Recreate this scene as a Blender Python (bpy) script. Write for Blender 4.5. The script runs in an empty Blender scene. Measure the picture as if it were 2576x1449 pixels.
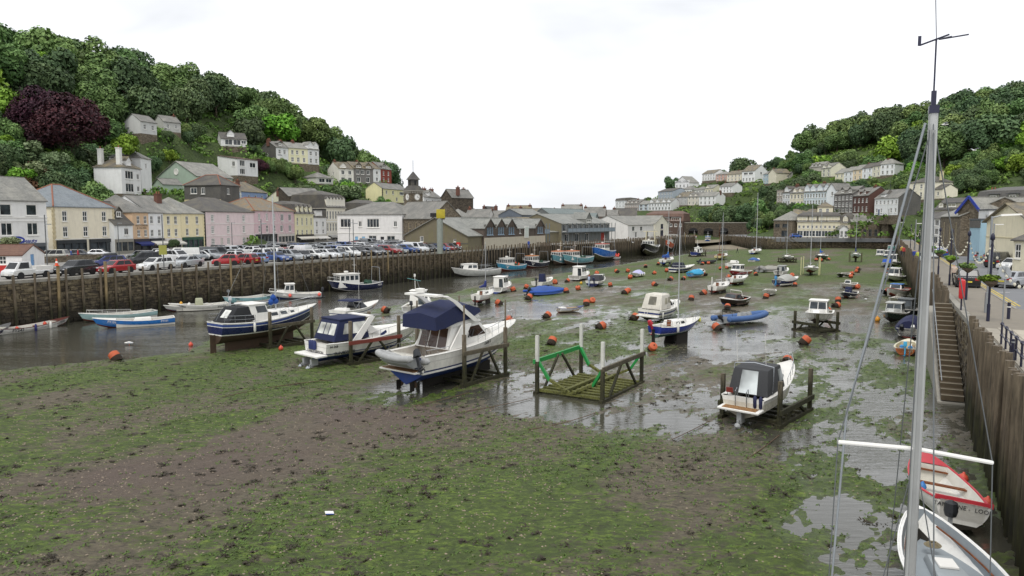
import bpy,bmesh,math,random
import numpy as np
from mathutils import Vector,Matrix
R = math.radians
random.seed(7)
scn = bpy.context.scene
COLL = scn.collection

# ------------------------------------------------------------------ camera
cam_d = bpy.data.cameras.new('camera'); cam = bpy.data.objects.new('camera',cam_d); COLL.objects.link(cam)
cam.location = (0,0,10.6); cam.rotation_euler = (R(90 - 5.263),0,0)
cam_d.sensor_width = 36.0; cam_d.lens = 36.0*1840/2576; cam_d.clip_start = 0.1; cam_d.clip_end = 4000
scn.camera = cam

# ------------------------------------------------------------------ world: pale overcast over a Nishita sky
world = bpy.data.worlds.new('World'); scn.world = world; world.use_nodes = True
nt = world.node_tree; N = nt.nodes; Lk = nt.links
bg = N['Background']
sky = N.new('ShaderNodeTexSky'); sky.sky_type = 'NISHITA'; sky.sun_disc = False
SUN_EL,SUN_AZ = 58.0,200.0
sky.sun_elevation = R(SUN_EL); sky.sun_rotation = R(SUN_AZ); sky.air_density = 1.0; sky.dust_density = 3.0
sc_ = N.new('ShaderNodeVectorMath'); sc_.operation = 'SCALE'; sc_.inputs['Scale'].default_value = 0.10
Lk.new(sky.outputs[0],sc_.inputs[0])
tcw = N.new('ShaderNodeTexCoord'); mpw = N.new('ShaderNodeMapping'); mpw.inputs['Scale'].default_value = (1.0,1.0,3.2)
nzw = N.new('ShaderNodeTexNoise'); nzw.inputs['Scale'].default_value = 1.7; nzw.inputs['Detail'].default_value = 5
nzw.inputs['Roughness'].default_value = 0.5; nzw.inputs['Distortion'].default_value = 0.4
rpw = N.new('ShaderNodeValToRGB'); e = rpw.color_ramp.elements
e[0].position = 0.38; e[0].color = (0.50,0.515,0.54,1); e[1].position = 0.70; e[1].color = (1.0,1.01,1.03,1)
mxw = N.new('ShaderNodeMix'); mxw.data_type = 'RGBA'; mxw.inputs[0].default_value = 0.94
Lk.new(tcw.outputs['Generated'],mpw.inputs[0]); Lk.new(mpw.outputs[0],nzw.inputs['Vector']); Lk.new(nzw.outputs['Fac'],rpw.inputs[0])
Lk.new(sc_.outputs[0],mxw.inputs[6]); Lk.new(rpw.outputs[0],mxw.inputs[7]); Lk.new(mxw.outputs[2],bg.inputs['Color'])
bg.inputs['Strength'].default_value = 1.0

# ------------------------------------------------------------------ sun behind the cloud
sun_d = bpy.data.lights.new('sun','SUN'); sun_d.energy = 1.1; sun_d.angle = R(25); sun_d.color = (1,0.97,0.92)
sun = bpy.data.objects.new('sun',sun_d); COLL.objects.link(sun)
sun.rotation_euler = (R(90 - SUN_EL),0,R(180 - SUN_AZ))
vs = scn.view_settings; vs.view_transform = 'Standard'; vs.look = 'None'; vs.exposure = 0.56; vs.gamma = 1.0
scn.cycles.max_bounces = 5; scn.cycles.diffuse_bounces = 2; scn.cycles.glossy_bounces = 3
scn.cycles.transparent_max_bounces = 8; scn.cycles.use_denoising = True

# ------------------------------------------------------------------ materials
def lin(h):
    h = h.lstrip('#'); v = [int(h[i:i+2],16)/255 for i in (0,2,4)]
    return tuple(x/12.92 if x <= 0.04045 else ((x + 0.055)/1.055) ** 2.4 for x in v)
_mats = {}
def nodes_of(name):
    m = bpy.data.materials.new(name); m.use_nodes = True
    t = m.node_tree; return m,t,t.nodes,t.links,t.nodes['Principled BSDF']
def noise(N,Lk,scale,detail=4,rough=0.55,vec=None,mapscale=None,rot=None,dist=0):
    n = N.new('ShaderNodeTexNoise'); n.inputs['Scale'].default_value = scale
    n.inputs['Detail'].default_value = detail; n.inputs['Roughness'].default_value = rough; n.inputs['Distortion'].default_value = dist
    if vec is not None:
        if mapscale or rot:
            mp = N.new('ShaderNodeMapping')
            if mapscale: mp.inputs['Scale'].default_value = mapscale
            if rot: mp.inputs['Rotation'].default_value = rot
            Lk.new(vec,mp.inputs[0]); vec = mp.outputs[0]
        Lk.new(vec,n.inputs['Vector'])
    return n
def ramp(N,Lk,src,stops):
    r = N.new('ShaderNodeValToRGB'); el = r.color_ramp.elements
    while len(el) < len(stops): el.new(0.5)
    for q,(p,c) in zip(el,stops):
        q.position = p; q.color = (*c,1) if len(c) == 3 else c
    Lk.new(src,r.inputs[0]); return r
def mix(N,Lk,fac,a,b,mode='MIX'):
    x = N.new('ShaderNodeMix'); x.data_type = 'RGBA'; x.blend_type = mode
    for sock,v in ((0,fac),(6,a),(7,b)):
        if hasattr(v,'is_linked') or hasattr(v,'links'): Lk.new(v,x.inputs[sock])
        elif sock == 0: x.inputs[0].default_value = v
        else: x.inputs[sock].default_value = (*v[:3],1)
    return x.outputs[2]
def bump(N,Lk,b,src,strength=0.4,dist=0.05):
    x = N.new('ShaderNodeBump'); x.inputs['Strength'].default_value = strength; x.inputs['Distance'].default_value = dist
    Lk.new(src,x.inputs['Height']); Lk.new(x.outputs[0],b.inputs['Normal'])
def mul(c,k): return tuple(min(1,max(0,v*k)) for v in c)
def paint(hexc,rough=0.5,var=0.16,scale=2.0,metal=0.0,stain=0.0,staincol='5a5140',bmp=0.0,bscale=25,coat=0.0,name=None):
    """paint, render, cloth, plastic: colour with uneven wear and optional vertical stains"""
    key = (hexc,rough,var,scale,metal,stain,staincol,bmp,bscale,coat)
    if key in _mats: return _mats[key]
    m,t,N,Lk,b = nodes_of(name or 'paint_' + hexc.lstrip('#'))
    c = lin(hexc); g = N.new('ShaderNodeNewGeometry'); pos = g.outputs['Position']
    n = noise(N,Lk,scale,5,0.6,pos)
    r = ramp(N,Lk,n.outputs['Fac'],[(0.25,mul(c,1 - var)),(0.75,mul(c,1 + var*0.6))])
    col = r.outputs[0]
    if stain > 0:
        s = noise(N,Lk,1.6,5,0.65,pos,(1,1,0.16))
        sr = ramp(N,Lk,s.outputs['Fac'],[(0.48,(0,0,0)),(0.78,(stain,stain,stain))])
        col = mix(N,Lk,sr.outputs[0],col,lin(staincol))
    Lk.new(col,b.inputs['Base Color'])
    rr = ramp(N,Lk,n.outputs['Fac'],[(0.2,(max(0,rough - .12),)*3),(0.8,(min(1,rough + .12),)*3)])
    Lk.new(rr.outputs[0],b.inputs['Roughness']); b.inputs['Metallic'].default_value = metal
    if coat: b.inputs['Coat Weight'].default_value = coat; b.inputs['Coat Roughness'].default_value = 0.08
    if bmp > 0:
        bn = noise(N,Lk,bscale,4,0.6,pos); bump(N,Lk,b,bn.outputs['Fac'],bmp,0.03)
    _mats[key] = m; return m
def dull(h,k=.36): c = [int(h[i:i + 2],16) for i in (0,2,4)]; g = .3*c[0] + .6*c[1] + .1*c[2]; return '%02x%02x%02x' % tuple(min(255,int((v*(1 - k) + g*k)*1.06)) for v in c)
def wall_m(hexc): return paint(dull(hexc),0.85,0.07,1.2,stain=0.2,staincol='6b6456',bmp=0.25,bscale=18)
def hull_m(hexc): return paint(hexc,0.28,0.10,1.5,stain=0.22,staincol='5c5240',coat=0.25)
def cloth_m(hexc): return paint(hexc,0.85,0.18,2.5,bmp=0.5,bscale=9)
def car_m(hexc): return paint(hexc,0.25,0.06,1.0,metal=0.15,coat=0.7)
def wood_m(hexc='7d6f5c',dark='3a3226',key='wood',zs=0.12,wet=False):
    k = ('wood',hexc,dark,zs,wet)
    if k in _mats: return _mats[k]
    m,t,N,Lk,b = nodes_of(key); g = N.new('ShaderNodeNewGeometry'); pos = g.outputs['Position']
    n = noise(N,Lk,9,6,0.7,pos,(1,1,zs)); n2 = noise(N,Lk,0.9,4,0.6,pos)
    r = ramp(N,Lk,n.outputs['Fac'],[(0.32,lin(dark)),(0.62,lin(hexc))])
    col = mix(N,Lk,ramp(N,Lk,n2.outputs['Fac'],[(0.35,(0,0,0)),(0.8,(0.5,0.5,0.5))]).outputs[0],r.outputs[0],lin(dark))
    if wet:   # tide line: weed and wet timber below high water
        sp = N.new('ShaderNodeSeparateXYZ'); Lk.new(pos,sp.inputs[0])
        ad = N.new('ShaderNodeMath'); ad.operation = 'MULTIPLY_ADD'; ad.inputs[1].default_value = 1.6
        Lk.new(n2.outputs['Fac'],ad.inputs[0]); Lk.new(sp.outputs['Z'],ad.inputs[2])
        tl = ramp(N,Lk,ad.outputs[0],[(0.0,(0,0,0)),(1.0,(1,1,1))])
        mr = N.new('ShaderNodeMapRange'); mr.inputs[1].default_value = 2.2; mr.inputs[2].default_value = 3.8
        Lk.new(ad.outputs[0],mr.inputs[0])
        weed = ramp(N,Lk,n.outputs['Fac'],[(0.35,lin('1d1c14')),(0.6,lin('39381f')),(0.75,lin('4f5528'))])
        col = mix(N,Lk,mr.outputs[0],weed.outputs[0],col)
    Lk.new(col,b.inputs['Base Color']); b.inputs['Roughness'].default_value = 0.85
    bump(N,Lk,b,n.outputs['Fac'],0.6,0.02); _mats[k] = m; return m
def stone_m(cols,scale=3.0,key='stone',mort='4a443a',zsq=1.8):
    k = ('stone',cols,scale,mort)
    if k in _mats: return _mats[k]
    m,t,N,Lk,b = nodes_of(key); g = N.new('ShaderNodeNewGeometry'); pos = g.outputs['Position']
    mp = N.new('ShaderNodeMapping'); mp.inputs['Scale'].default_value = (1,1,zsq); Lk.new(pos,mp.inputs[0])
    v = N.new('ShaderNodeTexVoronoi'); v.inputs['Scale'].default_value = scale; Lk.new(mp.outputs[0],v.inputs['Vector'])
    ve = N.new('ShaderNodeTexVoronoi'); ve.feature = 'DISTANCE_TO_EDGE'; ve.inputs['Scale'].default_value = scale; Lk.new(mp.outputs[0],ve.inputs['Vector'])
    sp = N.new('ShaderNodeSeparateColor'); Lk.new(v.outputs['Color'],sp.inputs[0])
    r = ramp(N,Lk,sp.outputs[0],[(i/max(1,len(cols) - 1),lin(c)) for i,c in enumerate(cols)])
    n = noise(N,Lk,1.3,5,0.6,pos)
    col = mix(N,Lk,0.5,r.outputs[0],ramp(N,Lk,n.outputs['Fac'],[(0.3,(0.35,)*3),(0.7,(1,)*3)]).outputs[0],'MULTIPLY')
    er = ramp(N,Lk,ve.outputs['Distance'],[(0.0,(0,0,0)),(0.06,(1,1,1))])
    col = mix(N,Lk,er.outputs[0],lin(mort),col)
    Lk.new(col,b.inputs['Base Color']); b.inputs['Roughness'].default_value = 0.9
    bump(N,Lk,b,er.outputs[0],0.5,0.04); _mats[k] = m; return m
def slate_m(hexc='84847f',lichen='a3a08c',key='slate'):
    k = ('slate',hexc,lichen)
    if k in _mats: return _mats[k]
    m,t,N,Lk,b = nodes_of(key); g = N.new('ShaderNodeNewGeometry'); pos = g.outputs['Position']
    c = lin(hexc)
    n = noise(N,Lk,0.55,6,0.65,pos); n2 = noise(N,Lk,3.5,3,0.5,pos,(1,1,2.2)); n3 = noise(N,Lk,0.9,6,0.7,pos,(1,1,0.3))
    base = ramp(N,Lk,n2.outputs['Fac'],[(0.3,mul(c,0.72)),(0.7,mul(c,1.18))])
    lr = ramp(N,Lk,n.outputs['Fac'],[(0.42,(0,0,0)),(0.72,(0.85,0.85,0.85))])
    col = mix(N,Lk,lr.outputs[0],base.outputs[0],lin(lichen))
    dr = ramp(N,Lk,n3.outputs['Fac'],[(0.52,(0,0,0)),(0.8,(0.5,0.5,0.5))])
    col = mix(N,Lk,dr.outputs[0],col,mul(c,0.45))
    sp = N.new('ShaderNodeSeparateXYZ'); Lk.new(pos,sp.inputs[0])
    w = N.new('ShaderNodeMath'); w.operation = 'PINGPONG'; w.inputs[1].default_value = 0.12; Lk.new(sp.outputs['Z'],w.inputs[0])
    wr = ramp(N,Lk,w.outputs[0],[(0.0,(0,0,0)),(0.03,(1,1,1))])
    col = mix(N,Lk,0.35,col,wr.outputs[0],'MULTIPLY')
    Lk.new(col,b.inputs['Base Color']); b.inputs['Roughness'].default_value = 0.7
    bump(N,Lk,b,wr.outputs[0],0.4,0.03); _mats[k] = m; return m
def glass_m(hexc='1b1f22',rough=0.12,key='window_glass'):
    k = ('glass',hexc)
    if k in _mats: return _mats[k]
    m,t,N,Lk,b = nodes_of(key); g = N.new('ShaderNodeNewGeometry'); c = lin(hexc)
    n = noise(N,Lk,0.8,2,0.5,g.outputs['Position'])
    r = ramp(N,Lk,n.outputs['Fac'],[(0.35,mul(c,0.5)),(0.65,mul(c,1.9))]); Lk.new(r.outputs[0],b.inputs['Base Color'])
    b.inputs['Roughness'].default_value = rough; b.inputs['IOR'].default_value = 1.5
    bump(N,Lk,b,n.outputs['Fac'],0.12,0.2); _mats[k] = m; return m
def clear_m():
    if 'clear' in _mats: return _mats['clear']
    m,t,N,Lk,b = nodes_of('clear_plastic'); b.inputs['Base Color'].default_value = (0.75,0.77,0.78,1); b.inputs['Roughness'].default_value = 0.18
    tr = N.new('ShaderNodeBsdfTransparent'); mx = N.new('ShaderNodeMixShader'); g = N.new('ShaderNodeNewGeometry')
    n = noise(N,Lk,5,4,0.6,g.outputs['Position']); r = ramp(N,Lk,n.outputs['Fac'],[(0.3,(0.28,)*3),(0.75,(0.6,)*3)])
    Lk.new(r.outputs[0],mx.inputs[0]); Lk.new(tr.outputs[0],mx.inputs[1]); Lk.new(b.outputs[0],mx.inputs[2])
    Lk.new(mx.outputs[0],N['Material Output'].inputs[0]); _mats['clear'] = m; return m
WHITE = paint('e9e7e1',0.45,0.06,1.5,stain=0.12); CHROME = paint('b9bcc0',0.25,0.1,4,metal=0.9); BLACK = paint('1a1a1c',0.55); RUBBER = paint('232324',0.8)
GALV = paint('9a9d9f',0.5,0.12,4,metal=0.5); GLASS = glass_m(); WOOD = wood_m(); NAVYC = cloth_m('1d2547'); ROPE = paint('8c8166',0.9)
FRAME = paint('eceae4',0.5,0.05); IRON = paint('22233a',0.45)

# ------------------------------------------------------------------ mesh builder
class MB:
    def __init__(s): s.v = []; s.f = []; s.mi = []; s.mats = []
    def m(s,mat):
        if mat not in s.mats: s.mats.append(mat)
        return s.mats.index(mat)
    def add(s,vs,fs,mat):
        o = len(s.v); s.v += [tuple(p) for p in vs]; k = s.m(mat)
        for f in fs: s.f.append(tuple(i + o for i in f)); s.mi.append(k)
        return s
    def hexa(s,c,mat):   # c: 4 bottom corners (ccw), 4 top corners
        return s.add(c,[(3,2,1,0),(4,5,6,7),(0,1,5,4),(1,2,6,5),(2,3,7,6),(3,0,4,7)],mat)
    def box(s,c,d,mat,rz=0.0,tilt=None):
        x,y,z = (k/2 for k in d)
        p = [Vector(q) for q in ((-x,-y,-z),(x,-y,-z),(x,y,-z),(-x,y,-z),(-x,-y,z),(x,-y,z),(x,y,z),(-x,y,z))]
        M = Matrix.Rotation(rz,3,'Z')
        if tilt: M = M @ Matrix.Rotation(tilt[1],3,tilt[0])
        return s.hexa([M @ q + Vector(c) for q in p],mat)
    def bar(s,a,b,w,h,mat,up=(0,0,1)):   # square timber from a to b
        a,b = Vector(a),Vector(b); d = (b - a).normalized(); u = Vector(up)
        if abs(d.dot(u)) > 0.95: u = Vector((1,0,0))
        sx = d.cross(u).normalized()*w/2; su = sx.cross(d).normalized()*h/2
        return s.hexa([a - sx - su,a + sx - su,b + sx - su,b - sx - su,a - sx + su,a + sx + su,b + sx + su,b - sx + su],mat)
    def tube(s,pts,r,mat,n=6,r2=None,close=False,cap=True):
        pts = [Vector(p) for p in pts]; k = len(pts); o = len(s.v); vs = []
        for i,p in enumerate(pts):
            a = pts[i - 1] if (i or close) else p; b = pts[(i + 1) % k] if (i < k - 1 or close) else p
            d = (b - a).normalized(); u = Vector((0,0,1)) if abs(d.z) < 0.9 else Vector((1,0,0))
            x = d.cross(u).normalized(); y = d.cross(x); rr = r if r2 is None else r + (r2 - r)*i/max(1,k - 1)
            vs += [p + x*math.cos(2*math.pi*j/n)*rr + y*math.sin(2*math.pi*j/n)*rr for j in range(n)]
        fs = [(i*n + j,i*n + (j + 1) % n,((i + 1) % k)*n + (j + 1) % n,((i + 1) % k)*n + j) for i in range(k if close else k - 1) for j in range(n)]
        if cap and not close: fs += [tuple(range(n - 1,-1,-1)),tuple((k - 1)*n + j for j in range(n))]
        return s.add(vs,fs,mat)
    def lathe(s,prof,mat,n=12,c=(0,0,0),axis=None):
        vs = []; M = axis or Matrix.Identity(3)
        for r,z in prof: vs += [M @ Vector((r*math.cos(2*math.pi*j/n),r*math.sin(2*math.pi*j/n),z)) + Vector(c) for j in range(n)]
        k = len(prof); fs = [(i*n + j,i*n + (j + 1) % n,(i + 1)*n + (j + 1) % n,(i + 1)*n + j) for i in range(k - 1) for j in range(n)]
        fs += [tuple(range(n - 1,-1,-1)),tuple((k - 1)*n + j for j in range(n))]
        return s.add(vs,fs,mat)
    def loft(s,secs,mat,cap=True,closed=False):   # list of equal-length point lists
        n = len(secs[0]); vs = [p for q in secs for p in q]
        m = n if closed else n - 1
        fs = [(i*n + j,i*n + (j + 1) % n,(i + 1)*n + (j + 1) % n,(i + 1)*n + j) for i in range(len(secs) - 1) for j in range(m)]
        if cap: fs += [tuple(range(n - 1,-1,-1)),tuple((len(secs) - 1)*n + j for j in range(n))]
        return s.add(vs,fs,mat)
    def prism(s,poly,h0,h1,mat):
        n = len(poly); vs = [(x,y,h0) for x,y in poly] + [(x,y,h1) for x,y in poly]
        return s.add(vs,[tuple(range(n - 1,-1,-1)),tuple(range(n,2*n))] + [(i,(i + 1) % n,n + (i + 1) % n,n + i) for i in range(n)],mat)
    def panel(s,a,b,c,d,off,mat,u=(0,1),v=(0,1),th=0.02):   # slab on face abcd (ccw seen from outside), inset in u,v
        a,b,c,d = map(Vector,(a,b,c,d))
        def P(p,q): return (a*(1 - p) + b*p)*(1 - q) + (d*(1 - p) + c*p)*q
        nrm = ((b - a).cross(d - a))
        if nrm.length < 1e-9: nrm = (c - b).cross(d - b)
        nrm.normalize(); q = [P(u[0],v[0]),P(u[1],v[0]),P(u[1],v[1]),P(u[0],v[1])]
        return s.hexa([x + nrm*(off - th) for x in q] + [x + nrm*off for x in q],mat)
    def mesh(s,name,smooth=None):
        me = bpy.data.meshes.new(name); me.from_pydata(s.v,[],s.f)
        for m in s.mats: me.materials.append(m)
        me.polygons.foreach_set('material_index',s.mi)
        if smooth is not None:
            me.polygons.foreach_set('use_smooth',[True]*len(s.f)); me.set_sharp_from_angle(angle=R(smooth))
        me.update(); return me
    def obj(s,name,parent=None,smooth=None,bev=0.0):
        if not s.f: return None
        me = s.mesh(name,smooth)
        if bev:
            bm = bmesh.new(); bm.from_mesh(me); bmesh.ops.remove_doubles(bm,verts=bm.verts,dist=1e-4); bmesh.ops.recalc_face_normals(bm,faces=bm.faces)
            bmesh.ops.bevel(bm,geom=bm.edges[:],offset=bev,segments=2,affect='EDGES',profile=0.6,clamp_overlap=True)
            bm.to_mesh(me); bm.free()
            me.polygons.foreach_set('use_smooth',[True]*len(me.polygons)); me.set_sharp_from_angle(angle=R(40))
        return link(name,me,parent)
def link(name,me,parent=None,loc=None,rz=None):
    o = bpy.data.objects.new(name,me); COLL.objects.link(o)
    if parent: o.parent = parent
    if loc is not None: o.location = loc
    if rz is not None: o.rotation_euler = (0,0,rz)
    return o
def tag(o,label,cat,group=None):
    o['label'] = label; o['category'] = cat
    if group: o['group'] = group
    return o
def thing(name,label,cat,loc=(0,0,0),rz=0.0,group=None):
    return tag(link(name,None,None,loc,rz),label,cat,group)
def struct(o): o['kind'] = 'structure'; return o
def stuff(o,label=None,cat=None):
    o['kind'] = 'stuff'
    if label: o['label'] = label; o['category'] = cat
    return o
def copy_tree(o,parent=None):
    c = o.copy(); COLL.objects.link(c); c.parent = parent
    for k in list(o.children): copy_tree(k,c)
    return c
def textmesh(body,size,mat,name='lettering',parent=None,M=None,ext=0.004,bold=0.0):
    cu = bpy.data.curves.new(name,'FONT'); cu.body = body; cu.size = size; cu.extrude = ext; cu.align_x = 'CENTER'; cu.align_y = 'CENTER'
    cu.resolution_u = 2; cu.offset = bold
    o = bpy.data.objects.new(name,cu); COLL.objects.link(o)
    me = bpy.data.meshes.new_from_object(o); bpy.data.objects.remove(o); bpy.data.curves.remove(cu)
    me.materials.clear(); me.materials.append(mat); t = link(name,me,parent)
    if M is not None: t.matrix_local = M
    return t
def face_M(p,xdir,up=(0,0,1)):   # matrix with local x along xdir, local y up, z out
    x = Vector(xdir).normalized(); u = Vector(up); z = x.cross(u).normalized(); y = z.cross(x)
    return Matrix(((x.x,y.x,z.x,p[0]),(x.y,y.y,z.y,p[1]),(x.z,y.z,z.z,p[2]),(0,0,0,1)))
# value noise
def vnoise(x,y,seed=0):
    x = np.asarray(x,float); y = np.asarray(y,float); xi = np.floor(x).astype(np.int64); yi = np.floor(y).astype(np.int64); fx = x - xi; fy = y - yi
    def h(a,b):
        n = (a*374761393 + b*668265263 + seed*1442695041) & 0x7fffffff; n = ((n ^ (n >> 13))*1274126177) & 0x7fffffff
        return ((n ^ (n >> 16)) & 0xffff)/65535.0
    fx = fx*fx*(3 - 2*fx); fy = fy*fy*(3 - 2*fy)
    return (h(xi,yi)*(1 - fx) + h(xi + 1,yi)*fx)*(1 - fy) + (h(xi,yi + 1)*(1 - fx) + h(xi + 1,yi + 1)*fx)*fy
def fbm(x,y,seed=0,o=4):
    r = 0; a = 0.5
    for k in range(o): r = r + a*(vnoise(x*2 ** k,y*2 ** k,seed + k*17) - 0.5)*2; a *= 0.5
    return r
def idw(px,py,ctrl,p=3.0):
    c = np.array(ctrl,float); num = 0; den = 0
    for q in c:
        w = 1/(((px - q[0]) ** 2 + (py - q[1]) ** 2) + 1.0) ** (p/2); num = num + w*q[2]; den = den + w
    return num/den

# ================================================================== SETTING: harbour bed, water, quays
LQ = [(-75,22),(-49.2,70.1),(-34.4,98),(-10,142),(10,180),(28,203),(54,254),(70,280)]     # east quay edge
RQ = [(6.5,3),(17.3,24),(23.2,35.4),(32.1,52.9),(43,75),(69.9,128.3),(105,198),(128,243)]   # west quay edge
QZ = 4.7
def seg_dist(px,py,line):   # signed distance, positive on the right-hand side of travel
    best = None; sg = None
    for (x0,y0),(x1,y1) in zip(line[:-1],line[1:]):
        dx,dy = x1 - x0,y1 - y0; l2 = dx*dx + dy*dy
        t = np.clip(((px - x0)*dx + (py - y0)*dy)/l2,0,1)
        d = np.hypot(px - x0 - t*dx,py - y0 - t*dy); sd = np.where((px - x0)*dy - (py - y0)*dx > 0,1.0,-1.0)
        if best is None: best,sg = d,sd
        else:
            k = d < best - 1e-6; best = np.where(k,d,best); sg = np.where(k,sd,sg)
    return best*sg
def along(line,s):
    for (x0,y0),(x1,y1) in zip(line[:-1],line[1:]):
        l = math.hypot(x1 - x0,y1 - y0)
        if s <= l or (x1,y1) == line[-1]:
            t = s/l; return x0 + (x1 - x0)*t,y0 + (y1 - y0)*t,math.atan2(y1 - y0,x1 - x0)
        s -= l
def length(line): return sum(math.hypot(b[0] - a[0],b[1] - a[1]) for a,b in zip(line[:-1],line[1:]))
def s_at_y(line,y):
    s = 0
    for (x0,y0),(x1,y1) in zip(line[:-1],line[1:]):
        l = math.hypot(x1 - x0,y1 - y0)
        if y <= y1: return s + l*(y - y0)/(y1 - y0)
        s += l
    return s
CHAN = [(-150,40),(-60,48),(-36.37,51.2),(-31.3,54.74),(-26.15,58.09),(-27.56,67.56),(-24.07,74.68),(-19.9,79.31),(-15.6,89.67),(-8.61,106.51),(-4.27,124.31),(0.88,134.68),(12.54,151.5),(23.33,170.06),(35.34,195.72),(54.1,230.43),(84.26,276.06),(120,300),(125,340)]
WET = [(*(-23.63,43.22),.2),(*(-14.07,43.22),.22),(*(-5.43,33.84),.2),(*(-14.12,25.43),.25),(*(-5.54,25.43),.25),(*(3.5,29.52),.2),(*(2.67,22.3),.22),(*(8.86,28.16),.16),(*(8.15,21.76),.16),(*(-20.06,52.91),.15),
       (*(-1.72,35.11),.2),(*(-10.99,47.59),.16),(*(-6.14,44.77),-.05),(*(-7.3,45.86),-.05),(*(1.2,41.78),-.06),(*(3.56,48.82),-.05),(*(7.72,51.48),-.02),(*(3.15,56.04),.08),(*(0.07,59.55),.08),(*(3.75,83.44),-.06),(*(0.99,82.02),-.05),(*(8.34,79.31),-.05),(*(11.27,75.56),-.03),(*(9.25,111.42),.03),
       (*(7.65,65.7),.05),(*(9.64,42.25),-.05),(*(7.57,38.76),-.05),(*(12.18,48.82),.05),(*(15.08,63.51),-.04),(*(16.9,57.74),-.04),(*(28.33,79.31),-.04),(*(25.69,65.7),-.02),(*(17.37,51.48),.06),(*(21.35,50.11),-.02),
       (*(18.23,43.22),.0),(*(23.23,48.82),-.05),(*(29.68,56.04),-.05),(*(17.48,36.49),-.04),(*(15.53,30.49),-.04),(*(13.4,29.52),.03),(*(13.08,24.4),-.06),(*(12.32,25.43),-.05),(*(10.73,21.76),-.06),(*(9.73,22.3),.04),(*(24.21,43.22),-.05),(*(18.46,32.08),-.03),(*(17.03,27.32),.04),(*(40.65,73.25),-.05),(*(35.83,73.25),-.03),(*(52.48,105.35),-.02),(*(80.22,156.38),.05),
       (*(41.13,94.97),.05),(*(37.09,102.55),.05),(*(25.06,111.42),.04),(*(15.24,102.55),.0),(*(17.24,94.97),.05),(*(16.72,144.72),.1),(*(35.09,156.38),.2),(*(48.26,144.72),.25),(*(64.03,144.72),.25),(75,175,.7),(100,210,1.2),(60,200,.6),(110,238,1.4),(85,235,1.0),(80,205,.8),(60,235,.3),(20,12,-.05),(-10,14,.25),(-40,25,.25)]
CA,SA = math.cos(R(58)),math.sin(R(58))
def mud_z(x,y):
    u = x*CA + y*SA; v = -x*SA + y*CA
    base = idw(x,y,WET,3.2); base = base + np.where(base < .14,.028,0) - .022*np.clip((x - 9)/6,0,1)*(y < 75)
    n = fbm(u*0.35,v*0.9,3,4)*0.11 + fbm(u*1.5,v*3.2,11,3)*0.07 + fbm(u*4.2,v*7.5,61,2)*0.06 + fbm(x*0.08,y*0.08,5,2)*0.08
    z = base + n*np.where(base > 0.14,0.75,1.0)
    d = seg_dist(x,y,CHAN)
    ch = np.where(d > 0,0.055*d + 0.01,0.14*d) + n*0.7
    return np.maximum(np.minimum(z,ch),-0.9),base,d
def mud_h(x,y): return float(mud_z(np.array([x]),np.array([y]))[0][0])
def mud_mesh():
    V,Fc,AL,GR = [],[],[],[]
    for (x0,x1,y0,y1,st) in ((-46,38,12,62,.2),(-62,62,62,120,.4),(-40,118,120,340,1.0)):
        xs = np.arange(x0,x1 + st*.5,st); ys = np.arange(y0,y1 + st*.5,st); X,Y = np.meshgrid(xs,ys); X = X.ravel(); Y = Y.ravel()
        Z,base,d = mud_z(X,Y); nx = len(xs); o = len(V)
        u = X*CA + Y*SA; v = -X*SA + Y*CA
        keep = (seg_dist(X,Y,LQ) > -1.5) & ((seg_dist(X,Y,RQ) < 1.5) | (Y > 243)) & ((X < 90) | (Y < 249))
        g1 = np.exp(-(((X + 13)*.8 + (Y - 31)*.6)/15) ** 2 - ((-(X + 13)*.6 + (Y - 31)*.8)/5.5) ** 2) + 0.8*np.exp(-(((X + 8)*.9 + (Y - 40)*.3)/7) ** 2 - ((Y - 40)/2.2) ** 2)
        g1 += .75*np.exp(-((X - 3.5)/2.5) ** 2 - ((Y - 28)/3) ** 2)*0.5 + .6*np.exp(-((X - 13.5)/1.5) ** 2 - ((Y - 33.5)/1.2) ** 2)
        g = np.clip(g1*1.35 + fbm(u*.25,v*.5,21,4)*.6 - .5,0,1)
        a = np.clip(.72 + fbm(u*.09,v*.22,31,4)*.9 - g*.9 - np.clip(.25 - base,0,.3)*.5,0,1)
        a = np.where((Y > 66) & (base < .12),a*.8 - .02,a)
        V += list(zip(X.tolist(),Y.tolist(),Z.tolist())); AL += a.tolist(); GR += g.tolist()
        for j in range(len(ys) - 1):
            r = np.arange(j*nx,j*nx + nx - 1); k = keep[r] & keep[r + nx + 1]
            for i in r[k]: Fc.append((o + i,o + i + 1,o + i + nx + 1,o + i + nx))
    me = bpy.data.meshes.new('mud'); me.from_pydata(V,[],Fc)
    for nm,dat in (('algae',AL),('gravel',GR)): me.attributes.new(nm,'FLOAT','POINT').data.foreach_set('value',dat)
    me.polygons.foreach_set('use_smooth',[True]*len(Fc)); return me
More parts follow.
